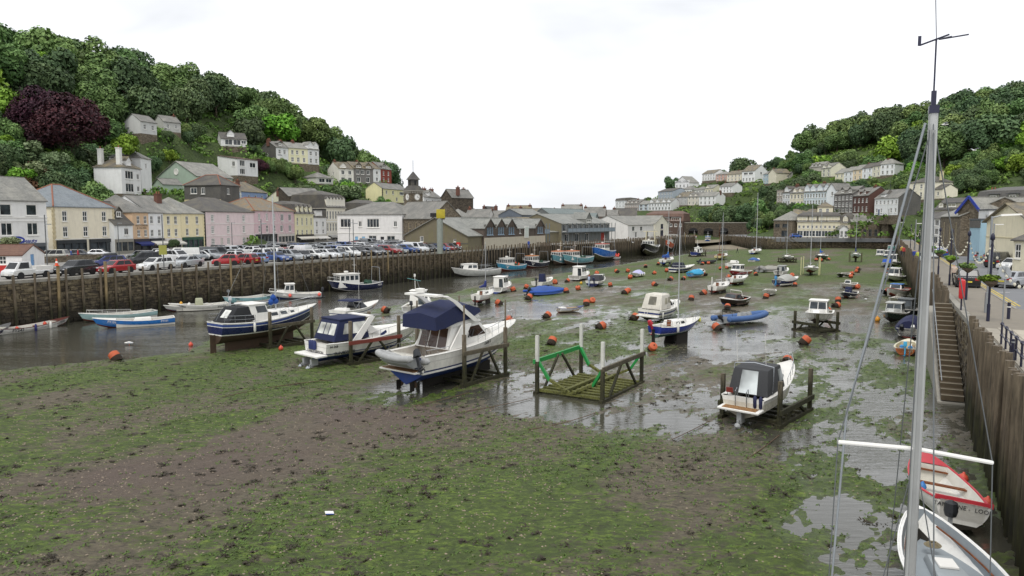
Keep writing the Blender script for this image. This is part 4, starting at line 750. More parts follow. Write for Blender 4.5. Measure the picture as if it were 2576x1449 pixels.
# ---- west hill houses
R_ = 'R'
W2 = [(3.3,1.4,.9,3),(.6,1.5,.9,3)]
WEST = [  # name, label, left px, left base y, right px, right base y, Y0, Y1, depth, h, wall, roof, rh, rmat, extra
 ('seafront_block','tall white apartment block with dark balconies at the seaward end of the far hill',(67.46,480,16.8),(71.89,470,16.92),10,6.5,'dedddb','mansard',1.6,SLATED,dict(rows=[(4.5,1.3,1.2,3),(2.4,1.3,1.2,3),(.4,1.3,1.2,3)])),
 ('brown_terrace','pinkish brown bay-windowed terrace next to the white block',(71.84,468,16.9),(78.72,458,16.76),9,4.6,'a8968a','gable',2.6,SLATE,dict(rows=[(2.6,1.4,1.0,6),(.4,1.4,1.0,6)],dorm=[(.2,.3,1.5,1.2,'g'),(.5,.3,1.5,1.2,'g'),(.8,.3,1.5,1.2,'g')],chim=[(.6,.5,.8,1.2,1)])),
 ('blue_white_house','pale blue and white house with glazed verandas on the seafront row',(78.45,455,16.72),(82.81,448,16.87),8,4.0,'b9c6cf','gable',2.2,SLATEG,dict(rows=[(2.2,1.5,2.2,2,'wide'),(.3,1.5,2.2,2,'wide')])),
 ('white_gabled_row','white row with pointed gables low on the far hill',(82.69,446,16.6),(93.16,432,16.65),9,4.6,'d9dadb','gable',2.6,SLATEG,dict(rows=[(2.6,1.4,1.1,8),(.4,1.6,1.3,7,'case')],dorm=[(.12,.2,2.2,1.2,'g'),(.4,.2,2.2,1.2,'g'),(.68,.2,2.2,1.2,'g'),(.9,.2,2.2,1.2,'g')])),
 ('grey_gabled_house','plain grey gabled house above the white gabled row',(97.92,440,19.59),(101.95,428,19.58),9,5.0,'b5b4b0','gable',3.0,SLATEB,dict(rows=W2,dorm=[(.3,.3,1.5,1.1,'g')])),
 ('cream_veranda_house','cream house with brown verandas left of the white bay-fronted pair',(101.7,426,19.54),(106.4,420,19.41),8,5.0,'cfc5b2','gable',2.4,SLATE,dict(rows=W2,dorm=[(.25,.2,1.4,1.1,'g'),(.7,.2,1.4,1.1,'g')])),
 ('white_bay_house','white bay-fronted pair on the middle row of the far hill',(106.12,418,19.37),(112.83,408,19.16),8,5.2,'dfdfdd','gable',2.4,SLATEG,dict(rows=[(3.2,1.5,1.2,4),(.6,1.6,1.2,4)],chim=[(.98,.5,.7,1.2,.9)])),
 ('blue_grey_hotel','blue-grey clapboard hotel on a white terrace',(93.11,470,23.74),(99.44,456,23.59),12,5.4,'9aa8b5','gable',2.0,SLATED,dict(rows=[(3.3,1.3,1.1,5),(.7,1.3,1.1,5)])),
 ('steep_white_chalet','steep white chalet with big gable high at the seaward end',(106.08,480,31.47),(112.5,468,31.2),8,3.6,'e2e2e0','gablef',4.2,SLATEG,dict(rows=[(3.8,1.2,1.3,[.5]),(.6,1.8,1.3,4)])),
 ('white_hip_house','white house with hipped roof and balcony below the chalet',(105.93,462,26.48),(110.94,455,26.49),8,3.6,'dddcd8','hip',2.2,SLATE,dict(rows=[(.7,1.8,1.4,4)])),
 ('pale_bungalow_row','pale bungalow with long low roof on the middle slope',(111.43,455,26.73),(116.7,447,26.69),8,2.8,'cfcdc6','hip',2.0,SLATE,dict(rows=[(.6,1.4,1.4,4)])),
 ('cream_gable_bungalow','cream bungalow with one gable right of the pale bungalow',(116.68,446,26.65),(120.08,440,26.67),8,3.4,'d8cfae','gable',2.2,SLATEG,dict(rows=[(.7,1.5,1.3,3)],dorm=[(.3,.1,2.4,.8,'g')])),
 ('lone_white_house','lone white house with two chimneys amid the trees',(118.24,420,26.16),(123.09,412,26.31),8,3.8,'e4e4e2','gable',2.0,SLATE,dict(rows=[(2.1,1.2,.9,4),(.4,1.2,.9,4)],chim=[(.05,.5,.7,.7,1),(.9,.5,.7,.7,1)])),
 ('long_white_house','white two-storey house at the left of the top row',(120.98,470,35.8),(125.77,458,35.65),8,4.6,'dfdedb','gable',2.2,SLATEB,dict(rows=[(2.7,1.2,1.0,5),(.5,1.3,1.0,5)])),
 ('salmon_house','salmon pink house with rounded bay on the top row',(125.7,455,35.0),(130.03,448,34.86),8,4.0,'cf9a86','hip',2.0,SLATEG,dict(rows=[(2.2,1.2,1.2,3),(.4,1.2,1.2,3)])),
 ('cream_top_house','cream house between the salmon house and the big white gable',(129.69,446,34.75),(135.24,436,33.98),8,4.4,'ddd2b4','gable',2.2,SLATEB,dict(rows=[(2.5,1.2,1.1,4),(.5,1.2,1.1,4)],chim=[(.5,.5,.8,.8,.8)])),
 ('big_white_gable','big white house with tall gable end at the right of the top row',(134.48,432,33.3),(139.29,424,32.88),11,6.4,'e3e3e2','gable',3.6,SLATEB,dict(rows=[(4.2,1.3,3.0,[.3,.7],'wide'),(.6,1.8,1.2,4)],rowsR=[(4.4,1.2,1.6,[.5],'case')])),
 ('blue_end_house','pale blue house joined to a plain cream gable',(138.91,408,30.95),(140.16,404,30.75),9,5.4,'9dbccd','gable',2.2,SLATE,dict(rows=[(3.2,1.3,1.0,2),(.6,1.3,1.0,2)])),
 ('plain_cream_gable','plain cream gable end next to the pale blue house',(139.57,402,30.65),(141.63,396,30.78),9,5.6,'d6ccae','gablef',2.4,SLATEB,dict(chim=[(.5,.1,.8,.8,.8)])),
 ('low_brown_roof_house','low white house with brown roof and two dormers in the trees',(144.02,404,32.26),(148.73,398,32.37),8,2.4,'cfccc5','gable',2.4,SLATED,dict(dorm=[(.3,.3,1.3,.9,'g'),(.7,.3,1.3,.9,'g')])),
 ('stone_turret_house','stone house with battlemented turret at the left of the quay terrace',(109.59,305,15.85),(110.8,302,15.8),8,7.2,'a5998a','flat',.4,CONC,dict(rows=[(5.0,1.4,.9,2),(2.8,1.4,.9,2),(.6,1.4,.9,2)],chim=[(.5,.5,1.4,.9,1)])),
 ('pale_grey_terrace_house','pale grey gabled terrace house beside the turret',(110.88,302,15.8),(112.39,298,15.73),8,6.4,'ccd0d3','gable',2.4,SLATED,dict(rows=[(3.8,1.5,.9,3),(1.2,1.6,.9,3)],dorm=[(.5,.1,2.2,1.4,'g')],chim=[(.9,.5,.9,1.4,1.2)])),
 ('cream_terrace_house','cream terrace house with dormers left of the blue-white gables',(112.47,298,15.73),(115.48,292,15.94),8,6.0,'e0d6b4','gable',2.6,SLATE,dict(rows=[(3.6,1.6,.9,4),(.8,1.7,.9,4)],dorm=[(.3,.3,1.3,1.2,'g'),(.7,.3,1.3,1.2,'g')],chim=[(.8,.5,1.2,1.0,1.3)])),
 ('four_gable_terrace','long white-blue terrace with four pointed gables on a stone retaining wall',(115.24,291,16.08),(120.26,279,16.3),9,5.8,'cdd8e2','gable',2.6,SLATE,dict(rows=[(3.4,1.5,.9,9),(.7,1.7,.9,9)],dorm=[(.12,.05,2.4,1.7,'g'),(.36,.05,2.4,1.7,'g'),(.62,.05,2.4,1.7,'g'),(.88,.05,2.4,1.7,'g')],chim=[(.45,.5,1.2,1.0,1.6)],below=8)),
 ('white_gable_end','white gable end with one arched window closing the blue-white terrace',(117.93,276,16.24),(119.45,272,16.16),8,6.0,'dbe0e4','gablef',2.4,SLATE,dict(rows=[(3.6,1.5,1.0,[.6])],below=8)),
 ('slate_bay_terrace','grey slate terrace with white bay windows below the blue-white row',(118.96,272,13.68),(121.25,262,13.42),8,7.0,'6a6663','gable',2.6,SLATE,dict(rows=[(4.6,1.5,1.2,5),(2.3,1.5,1.2,5),(.2,1.7,1.4,5)],dorm=[(.45,.05,2.0,1.3,'s'),(.85,.05,2.0,1.3,'s')])),
 ('brown_terrace_house','dark brown terrace with pale dormers right of the grey slate one',(121.41,262,13.14),(122.09,252,13.04),8,6.4,paint('5b4038',.85,.2,3),'gable',2.8,SLATE,dict(rows=[(3.8,1.5,1.0,4),(.8,1.7,1.0,4)],dorm=[(.3,.3,1.3,1.2,'g'),(.7,.3,1.3,1.2,'g')],chim=[(.7,.5,1.4,1.0,1.0)])),
 ('large_white_cottages','long white cottages with dark slate-hung gable end above the quay',(123.16,250,12.62),(124.85,238,12.39),8,5.8,'dedfdf','gable',2.8,SLATE,dict(rows=[(3.6,1.3,.9,6),(.9,1.4,.9,[.1,.3,.72,.9])],dorm=[(.3,.4,2.0,.9,'f')],wallR=GREYW,door=[(.2,.9,2.0,'4c5a80'),(.62,.9,2.0,'c6c6c6')])),
 ('stone_dormer_house','small pale stone house with three dormers high above the terraces',(152.89,380,35.64),(156.06,372,35.5),8,2.4,'b9b1a0','gable',2.6,SLATEG,dict(dorm=[(.2,.2,1.4,1.1,'s'),(.5,.2,1.4,1.1,'s'),(.8,.2,1.4,1.1,'s')])),
 ('cream_chalet','cream and white twin-gabled chalet left of the long cottage row',(153.27,366,31.98),(154.53,358,31.9),8,4.4,'d9d4b4','gable',2.6,SLATE,dict(rows=[(2.2,1.4,1.4,2),(.3,1.4,1.4,2)],dorm=[(.25,.05,2.4,1.0,'g'),(.75,.05,2.4,1.0,'g')])),
]
COTT = [('e2d8ae','cream'),('dcdfe2','white'),('e3c79c','peach'),('dddfe2','second white'),('ddd6b8','ivory'),('e3e4e6','broad white')]
cx0 = [2093,2115,2137,2160,2185,2205,2240]
for i,(c_,nm_) in enumerate(COTT):
    z_ = 26.0; ya,yb = 352 - i*5,352 - (i + 1)*5
    WEST.append(('hill_cottage',nm_ + ' cottage in the long hillside row under the wood',((cx0[i] - 1288)/1840*ya,ya,28.0 + .5*i),((cx0[i + 1] - 1288)/1840*yb,yb,28.0 + .5*i),8,5.0,c_,'gable' if i < 5 else 'hipr',2.3,SLATED if i in (3,4) else SLATEG,dict(rows=[(3.0,1.3,.9,2 if i < 5 else 3),(.5,1.5,.9,2 if i < 5 else 3)],chim=[(.98,.5,.7,1.2,.9)] if i in (2,4) else [],group='cottages in the long hillside row')))
for nm,lb_,a,b_,d,h,wl,rf,rh,rm,kw in WEST:
    kw = dict(kw); bl = kw.pop('below',3.0); hb(R_,nm,lb_,a,b_,d,h,wl,rf,rh,below=bl,rmat=rm,**kw)
hb(R_,'cream_villa','detached cream villa with two bay windows and lawn above the quay',(144.38,268,18.09),(147.46,258,18.23),9,6.2,'e6ddbd','hip',2.4,rmat=SLATED,rows=[(3.9,1.5,1.0,[.2,.5,.8]),(.9,1.7,.9,[.5])],bays=[(.2,.3,2.6,2.4,.9),(.8,.3,2.6,2.4,.9)],chim=[(.98,.4,.9,.9,1.8)],cmat=paint('d9cfa8'))
hb(R_,'villa_wing','low cream wing with white gable beside the detached villa',(147.6,258,18.23),(148.32,254,18.24),6,3.4,'e2d9bb','gable',1.6,rmat=SLATED,rows=[(1.0,1.3,.9,[.5])])
# seafront on the far quay
FQY = 252
def fx(px,Y): return ((px - 1288)/1840*Y,Y)
building('boathouse','stone boathouse with plain grey roof at the end of the far quay',fx(1944,266.0),fx(1990,260.0),10,6.2,RUBBLE,'hip',3.2,SLATEG,rows=[(3.4,1.4,2.0,[.2,.6],'wide'),(.2,2.2,2.6,[.6],'wide')],fm=paint('5a564e'))
building('tan_roof_house','brown rendered house with tan roof behind the far quay shops',fx(1990,270.0),fx(2056,266.0),9,8.0,'8f8070','gable',2.2,SLATEB)
building('quay_shops','long cream shop row with dark mansard and white windows on the far quay',fx(2003,260.0),fx(2112,254.0),9,5.4,'d6caa3','mansard',2.6,SLATED,rows=[(3.2,1.0,.8,10,'case'),(.3,2.1,2.0,7,'wide')],dorm=[(.12,0,3.6,1.9,'f'),(.36,0,2.6,1.9,'f'),(.58,0,2.6,1.9,'f'),(.82,0,4.4,1.9,'f')])
building('quay_tower_house','square pale yellow house with tan pyramid roof above the shop row',fx(2052,266.0),fx(2091,264.0),6,11.0,'ddd3ac','hip',1.8,SLATEB,rows=[(8.6,1.6,1.0,[.2,.65])])
building('slate_end_shop','dark slate-hung end of the shop row with one white window',fx(2112,254.0),fx(2140,252.0),8,5.0,'c9bd97','mansard',2.8,SLATED,rows=[(3.0,1.2,1.0,[.5])],dorm=[(.4,0,1.6,2.0,'w')])
building('white_porch_shop','small white curved-gable shop in front of the shop row',fx(2110,250.0),fx(2131,249.5),4,3.4,'dcdcd8','gablef',1.0,SLATEG,rows=[(.2,2.2,.9,[.25,.75])])
building('lifeboat_hall','long stone hall with pale grey roof left of the quay clock tower',fx(2138,251.0),fx(2222,248.0),11,5.6,RUBBLE,'gable',2.8,SLATEG,rows=[(.6,2.4,1.0,6)],fm=paint('6a655c'))
building('white_pavilion','white pavilion with bright white hipped roof at the foot of the quay clock tower',fx(2192,256.0),fx(2268,249.0),10,3.4,'d7d7d2','hip',2.2,paint('e8e8e4',.5),rows=[(.5,2.1,1.3,9,'case')])
clock_tower('quay_clock_tower','square stone clock tower with open belfry on the far quay',*fx(2232,246.0),QZ,3.0,11.0,True)
tb('white_pub','white pub with black quoins and bow windows beside the west road',fx(2320,182),fx(2362,172),9,6.5,'e0e0de','gable',1.8,rmat=SLATED,quoin=paint('26262a'),rows=[(4.6,1.4,1.4,[.3]),(2.6,1.4,1.4,[.3]),(4.6,1.5,2.2,[.78],'case3'),(2.5,1.6,2.2,[.78],'case3'),(.2,2.0,2.2,[.3,.75],'wide')],chim=[(.9,.5,.9,1.2,1)])
building('slate_roof_house','grey slate-hung house with white dormers behind the white pub',fx(2345,196),fx(2412,190),10,9.0,paint('a8a694',.85),'gable',3.0,rmat=GREYW,dorm=[(.2,.5,1.3,1.2,'g'),(.6,.5,3.0,1.2,'f')],rows=[(6.2,1.3,1.2,4)])
building('stone_church','stone church with tall arched windows and blue bargeboards facing the west road',fx(2362,140),fx(2412,122),12,6.8,RUBBLE,'gable',3.0,rmat=SLATEG,rows=[(1.6,4.0,1.2,[.2,.5,.8])],fm=paint('c4b594'))
r0,w0 = building('church_gable','stone gable with royal blue bargeboards behind the blue house',fx(2405,124),fx(2462,119),14,7.5,RUBBLE,'gablef',2.3,rmat=SLATEG,rows=[(1.5,5.0,1.3,[.4]),(8.6,1.2,.8,[.5],'plain')][:1],fm=paint('b9a98a'))
q = MB(); bw = paint('2b3f9c',.5); q.bar((-.4,-.3,7.1),(w0/2,-.3,9.85),.12,.45,bw); q.bar((w0 + .4,-.3,7.1),(w0/2,-.3,9.85),.12,.45,bw); q.obj('bargeboard',r0)
building('blue_gable_house','narrow tall sky-blue house with slate-topped gable on the west road',fx(2436,110),fx(2462,106.5),8,6.0,'8bbad2','flat',.3,LEAD,wallL=wall_m('cfe3ec'),band=[(5.4,1.1,GREYW)],rows=[(.4,1.0,1.4,[.8],'wide')])
building('white_bay_shop','white house with slate-hung lower wall between the blue house and the cream gable',fx(2456,112),fx(2482,107),8,7.4,'d9dad8','flat',.4,LEAD,rows=[(5.2,1.6,1.2,[.75]),(2.4,1.5,1.2,[.6])],band=[(4.4,1.0,GREYW)])
building('cream_gable_house','large cream rendered gable house facing the west road and quay',fx(2478,101),fx(2592,88),12,5.9,'e3d8ae','gablef',2.3,rmat=SLATEB,rowsL=[(3.9,1.5,1.0,[.2]),(1.5,1.5,1.0,[.3])],band=[(3.7,.06,paint('c9bd92'))],ov=.5)
building('cream_porch_house','cream house with sash window and fuchsia bush in front of the cream gable',fx(2548,78),fx(2640,72),9,4.0,'e6dcb4','gable',1.9,rmat=SLATED,rows=[(1.9,1.6,1.1,[.13,.5])])
building('mansard_row','long grey slate mansard row with white dormer windows behind the cream gable',fx(2448,150),fx(2680,132),11,7.8,paint('8d8f80',.85),'mansard',2.5,z=QZ + 1.5,rmat=GREYW,rows=[(5.9,1.4,1.6,6,'case')],dorm=[(.2,0,2.0,1.7,'f'),(.42,0,2.0,1.7,'f'),(.64,0,2.0,1.7,'f')],chim=[(.05,.3,1.4,1.0,1),(.25,.4,2.0,1.0,.6)])
building('dark_roof_cottage','cottage with brown slate roof and brick chimney behind the white pub',fx(2322,192),fx(2398,186),8,6.2,'7d7468','gable',2.0,rmat=SLATED,chim=[(.85,.5,1.0,1.0,1)])
# arched embankment at the harbour mouth
ar = thing('arched_embankment','brown stone embankment with three dark arches at the harbour mouth','embankment',(69,325,0),R(-9)); q = MB(); holes = []
wall_face(q,(0,0,0),(1,0,0),44,9.5,[(9,2.2,13,6.0),(15.5,2.2,19.5,6.0),(22,2.2,26,6.0)],RUBBLED,2.0)
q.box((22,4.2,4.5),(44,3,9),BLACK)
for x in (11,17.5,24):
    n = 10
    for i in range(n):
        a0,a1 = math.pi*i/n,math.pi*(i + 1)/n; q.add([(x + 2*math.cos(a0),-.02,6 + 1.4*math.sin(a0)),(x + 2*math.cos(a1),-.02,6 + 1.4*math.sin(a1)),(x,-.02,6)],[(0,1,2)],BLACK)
q.box((22,.3,9.7),(44,1.0,.4),CONC); q.obj('wall',ar)
BV = [(64,296,-.3),(86,258,.3),(92,290,1.6),(114,326,3.0),(68,327,2.4)]; q = MB(); q.add(BV + [(x,y,-2) for x,y,z in BV],[(0,1,2,3,4)] + [(i,i + 5,(i + 1) % 5 + 5,(i + 1) % 5) for i in range(5)],paint('857c69',.9,.25,.6,bmp=.4)); struct(q.obj('beach'))
q = MB()
for (xa,ya,xb,yb,za,zb,h_) in ((86,262,98,300,1.0,2.4,1.8),(98,300,128,322,2.4,5.0,2)): q.hexa([(xa,ya,-2),(xb,yb,-2),(xb + .6,yb - .3,-2),(xa + .6,ya - .3,-2),(xa,ya,za + h_),(xb,yb,zb + h_),(xb + .6,yb - .3,zb + h_),(xa + .6,ya - .3,za + h_)],RUBBLE)
tag(q.obj('slip_wall'),'pale stone slipway wall running down to the harbour mouth','wall')

# ================================================================== HILLS
def tps(ctrl,X,Y,lam=2.0):
    c = np.array(ctrl,float); n = len(c); s = 100.0; P = c[:,:2]/s
    U = lambda r2: np.where(r2 > 1e-12,r2*np.log(np.maximum(r2,1e-12)),0.0)
    K = U(((P[:,None] - P[None]) ** 2).sum(-1)) + np.eye(n)*lam*1e-3; Q = np.c_[np.ones(n),P]
    A = np.block([[K,Q],[Q.T,np.zeros((3,3))]]); sol = np.linalg.solve(A,np.r_[c[:,2],0,0,0]); out = np.empty(len(X))
    for i in range(0,len(X),4000):
        p = np.c_[X[i:i + 4000],Y[i:i + 4000]]/s; out[i:i + 4000] = U(((p[:,None] - P[None]) ** 2).sum(-1)) @ sol[:n] + np.c_[np.ones(len(p)),p] @ sol[n:]
    return out
HILL_L += [(-84,90,4),(-86,118,4),(-82,140,4.2),(-82,160,4.6),(-78,178,5.2),(-72,196,5.2),(-64,208,5),(-50,222,4),(-70,165,3.5),(-64,185,3.5),(-55,205,3.5),(-50,170,3),(-40,190,3),(-30,205,3.5),(-10,200,3),(-40,240,6),(-20,250,4),(-60,130,2),(-40,150,2),(0,190,2),(30,230,2),(-70,110,3),(-20,170,2),(0,260,4),(30,290,4),(-92,120,9),(-98,145,13),(-105,100,12),(-110,80,12),
  (-112,130,24),(-118,160,30),(-124,110,27),(-135,130,37),(-140,90,34),(-150,160,46),(-160,200,54),(-138,200,46),(-110,200,30),(-120,235,42),(-135,255,53),(-150,250,57),(-132,290,58),(-116,330,55),(-110,290,48),(-100,350,47),(-82,370,36),(-66,380,27),(-60,400,20),(-48,330,16),(-70,320,28),(-88,300,38),(-30,330,8),(-170,300,56),(-200,200,56),(-220,120,48),(-180,100,44),(-150,420,35),(-100,440,24),(-40,420,8),(-10,350,4),(30,350,4)]
HILL_R += [(96,100,3),(70,150,2),(60,120,2),(90,190,2),(80,250,2),(60,300,2),(110,140,3.6),(110,190,4.0),(125,230,4.2),(150,240,5),(90,262,4),(110,262,4.2),(135,262,5),(72,312,1),(85,312,1.5),(98,310,2),(108,312,3),(90,300,1.5),(80,332,7),(100,335,8),(128,110,7),(140,150,10),(150,180,12),(152,210,12),(165,260,22),(180,300,33),(200,260,36),(190,220,28),(200,180,28),(230,140,30),(170,130,12),(240,200,42),(240,260,50),(230,330,52),(260,400,66),(300,330,66),(330,420,72),(290,470,72),(240,470,64),(205,480,57),(215,420,52),(190,440,47),(178,500,46),(152,470,33),(165,400,26),(140,400,14),(125,390,8),(118,440,17),(130,500,30),(110,520,24),(90,520,15),(70,520,9),(60,470,4),(90,420,6),(75,380,4),(112,370,7),(160,350,20),(150,320,14),(120,345,8),(330,250,66),(340,160,56),(300,560,66),(220,600,50),(120,600,24),(50,560,2),(320,80,40),(250,90,26),(380,330,76),(390,480,72)]
def hill_mat():
    m,t,N,Lk,b = nodes_of('hillside_scrub'); g = N.new('ShaderNodeNewGeometry'); n = noise(N,Lk,.12,6,.65,g.outputs['Position']); n2 = noise(N,Lk,1.5,5,.7,g.outputs['Position'])
    c = mix(N,Lk,.5,ramp(N,Lk,n.outputs['Fac'],[(.3,lin('28341a')),(.5,lin('3a4c26')),(.7,lin('4c5f2e'))]).outputs[0],ramp(N,Lk,n2.outputs['Fac'],[(.3,lin('26311a')),(.7,lin('66793c'))]).outputs[0])
    Lk.new(c,b.inputs['Base Color']); b.inputs['Roughness'].default_value = .9; bump(N,Lk,b,n2.outputs['Fac'],1.0,.6); return m
HM = hill_mat(); HG = {}
def hill(side,ctrl,x0,x1,y0,y1,st):
    xs = np.arange(x0,x1 + 1,st); ys = np.arange(y0,y1 + 1,st); X,Y = np.meshgrid(xs,ys); Z = tps(ctrl,X.ravel(),Y.ravel()).reshape(X.shape)
    Z = np.maximum(Z + fbm(X*.06,Y*.06,8,3)*1.2*np.clip((Z - 8)/10,0,1),-1.5); W_ = ((seg_dist(X,Y,LQ) > -2) & (seg_dist(X,Y,RQ) < 2) & (Y < 262)) | ((Z < 4.4) & ((X < 66) | (Y < 285))); HG[side] = (xs,ys,Z); nx = len(xs)
    me = bpy.data.meshes.new('hillside'); V = list(zip(X.ravel().tolist(),Y.ravel().tolist(),Z.ravel().tolist()))
    me.from_pydata(V,[],[(j*nx + i,j*nx + i + 1,(j + 1)*nx + i + 1,(j + 1)*nx + i) for j in range(len(ys) - 1) for i in range(nx - 1) if not (W_[j,i] and W_[j + 1,i + 1] and W_[j,i + 1] and W_[j + 1,i])])
    me.polygons.foreach_set('use_smooth',[True]*len(me.polygons)); me.materials.append(HM); o = struct(link('hillside',me)); return o
def hz(side,x,y):
    xs,ys,Z = HG[side]; i = min(max((x - xs[0])/(xs[1] - xs[0]),0),len(xs) - 1.001); j = min(max((y - ys[0])/(ys[1] - ys[0]),0),len(ys) - 1.001)
    a,b = int(i),int(j); u,v = i - a,j - b; return float((Z[b,a]*(1 - u) + Z[b,a + 1]*u)*(1 - v) + (Z[b + 1,a]*(1 - u) + Z[b + 1,a + 1]*u)*v)
hill('L',HILL_L,-260,60,60,480,4); hill('R',HILL_R,50,430,60,660,4)

# ================================================================== TREES
def leaf_mat(name,a,b_,c):
    m,t,N,Lk,bs = nodes_of(name); at = N.new('ShaderNodeAttribute'); at.attribute_name = 'tint'; oi = N.new('ShaderNodeObjectInfo')
    r = ramp(N,Lk,at.outputs['Fac'],[(.0,lin(a)),(.5,lin(b_)),(1,lin(c))]); hs = N.new('ShaderNodeHueSaturation')
    mr = N.new('ShaderNodeMapRange'); mr.inputs[3].default_value = .472; mr.inputs[4].default_value = .522; Lk.new(oi.outputs['Random'],mr.inputs[0]); Lk.new(mr.outputs[0],hs.inputs['Hue'])
    mv = N.new('ShaderNodeMapRange'); mv.inputs[3].default_value = .82; mv.inputs[4].default_value = 1.2; md = N.new('ShaderNodeMath'); md.operation = 'FRACT'; ml = N.new('ShaderNodeMath'); ml.operation = 'MULTIPLY'; ml.inputs[1].default_value = 7.31
    Lk.new(oi.outputs['Random'],ml.inputs[0]); Lk.new(ml.outputs[0],md.inputs[0]); Lk.new(md.outputs[0],mv.inputs[0]); Lk.new(mv.outputs[0],hs.inputs['Value']); Lk.new(r.outputs[0],hs.inputs['Color']); Lk.new(hs.outputs[0],bs.inputs['Base Color'])
    bs.inputs['Roughness'].default_value = .65; bs.inputs['Specular IOR Level'].default_value = .25; return m
LEAFG = leaf_mat('leaves_green','3a4f2a','5a7440','829c5c'); LEAFD = leaf_mat('leaves_dark','33452c','4c6240','6a8054'); LEAFB = leaf_mat('leaves_bright','3d5a1a','5f8526','8bb045'); LEAFP = leaf_mat('leaves_copper','20141a','3a2029','5a3038'); LEAFS = leaf_mat('leaves_grey','44533a','66774f','8d9a74'); LEAFR = leaf_mat('leaves_brown','3a2a20','5c4230','7a5a42')
BARK = paint('5c5044',.9,.25,6)
def cards(P,D,size,r,up=.35,jit=.55):   # leaf-clump quads at points P facing roughly D
    n = len(P); nr = D + r.normal(size=(n,3))*jit + np.array([0,0,up]); nr /= np.linalg.norm(nr,axis=1)[:,None]
    a = np.cross(nr,r.normal(size=(n,3))); a /= np.linalg.norm(a,axis=1)[:,None]; b = np.cross(nr,a); s = size*r.uniform(.55,1.35,(n,1)); e = r.uniform(.5,.9,(n,1))
    return np.stack([P + (-a - b*.35)*s,P + (a*.1 - b*e)*s,P + (a + b*.3)*s,P + (-a*.1 + b*e)*s],1).reshape(-1,3)
def card_mesh(name,V,T,mat):
    n = len(V) // 4; me = bpy.data.meshes.new(name); me.vertices.add(4*n); me.vertices.foreach_set('co',V.ravel()); me.loops.add(4*n); me.loops.foreach_set('vertex_index',np.arange(4*n))
    me.polygons.add(n); me.polygons.foreach_set('loop_start',np.arange(0,4*n,4)); me.polygons.foreach_set('loop_total',np.full(n,4)); me.update(calc_edges=True)
    me.attributes.new('tint','FLOAT','POINT').data.foreach_set('value',np.repeat(T,4)); me.materials.append(mat); return me
def crown_mesh(seed,n,lobes,squash,mat,size):
    r = np.random.RandomState(seed); cs = []
    for i in range(lobes):   # lobes spread over a dome of unit radius
        th = r.uniform(0,2*math.pi); ph = math.acos(r.uniform(-.35,1)); k = r.uniform(.4,.74) if i else 0
        cs.append((k*math.sin(ph)*math.cos(th),k*math.sin(ph)*math.sin(th),k*math.cos(ph),r.uniform(.24,.44) if i else .52,r.uniform(.25,.75)))
    cs = np.array(cs); m = n*4; c = cs[r.randint(lobes,size=m)]; d = r.normal(size=(m,3)); d /= np.linalg.norm(d,axis=1)[:,None]
    P = c[:,:3] + d*c[:,3:4]*r.uniform(.72,1.12,(m,1)) ; ok = (d[:,2] > -.5) | (r.rand(m) < .4)
    dist = np.linalg.norm(P[:,None] - cs[None,:,:3],axis=2); ok &= ~(dist < cs[None,:,3]*.7).any(1); k = np.where(ok)[0][:n]
    V = cards(P[k],d[k],size,r)*np.array([1,1,squash]); T = np.clip(c[k,4] + r.normal(size=len(k))*.16 + P[k,2]*.12,0,1); return card_mesh('crown',V,T,mat)
def trunk_mesh(seed):
    r = random.Random(seed); b = MB(); b.tube([(0,0,-.6),(.02,0,.3),(.05*r.uniform(-1,1),.03,.7),(.08*r.uniform(-1,1),0,1.0)],.075,BARK,7,r2=.03)
    for i in range(4):
        a = r.uniform(0,6.28); z = r.uniform(.4,.75); b.tube([(0,0,z),(math.cos(a)*.22,math.sin(a)*.22,z + .25),(math.cos(a)*.42,math.sin(a)*.42,z + .5)],.035,BARK,5,r2=.012)
    return b.mesh('trunk',60)
TRUNKS = [trunk_mesh(i) for i in range(3)]
CR = {'g': [crown_mesh(i,5200,17,.9,LEAFG,.062) for i in range(3)],'d': [crown_mesh(10 + i,5200,16,1.0,LEAFD,.062) for i in range(2)],'b': [crown_mesh(20,3000,12,.85,LEAFB,.08)],'p': [crown_mesh(30,12000,26,.85,LEAFP,.036)],'s': [crown_mesh(40,2400,10,.75,LEAFS,.09)],'r': [crown_mesh(50,2000,9,.7,LEAFR,.09)]}
rt = random.Random(12)
def tree(x,y,z,h,rad,kind,label,group=None,name='tree',trunk=.45,cat='tree'):
    root = thing(name,label,cat,(x,y,z),rt.uniform(0,6.28),group); cz = h - rad*1.05
    c = link('crown',rt.choice(CR[kind]),root,(0,0,cz)); c.scale = (rad*1.05,rad*rt.uniform(.95,1.15),rad*rt.uniform(1.05,1.3))
    t = link('trunk',rt.choice(TRUNKS),root,(0,0,0)); t.scale = (h*.45,h*.45,max(.6,cz)); return root
def clear_view(x,y,ztop,rad):
    for hx,hy,hr,hzz,hh in KEEP:
        if math.hypot(x - hx,y - hy) < hr + rad*.75 + 1.0: return False
        D2 = math.hypot(hx,hy); d = (x*hx + y*hy)/D2
        if d < D2 and d > 40:
            off = abs(x*hy - y*hx)/D2; sight = 10.6 + (hzz + hh*.36 - 10.6)*d/D2
            if off < rad*.8 + hr*d/D2 and ztop > sight: return False
    return True
def seen(side,x,y,ztop):
    if abs(x) > y*.735: return False
    for k in range(8,40):
        f = k/40; 
        if 10.6 + (ztop - 10.6)*f < hz(side,x*f,y*f) + 5: return False if f < .93 and abs(x*f) > 45 else True
    return True
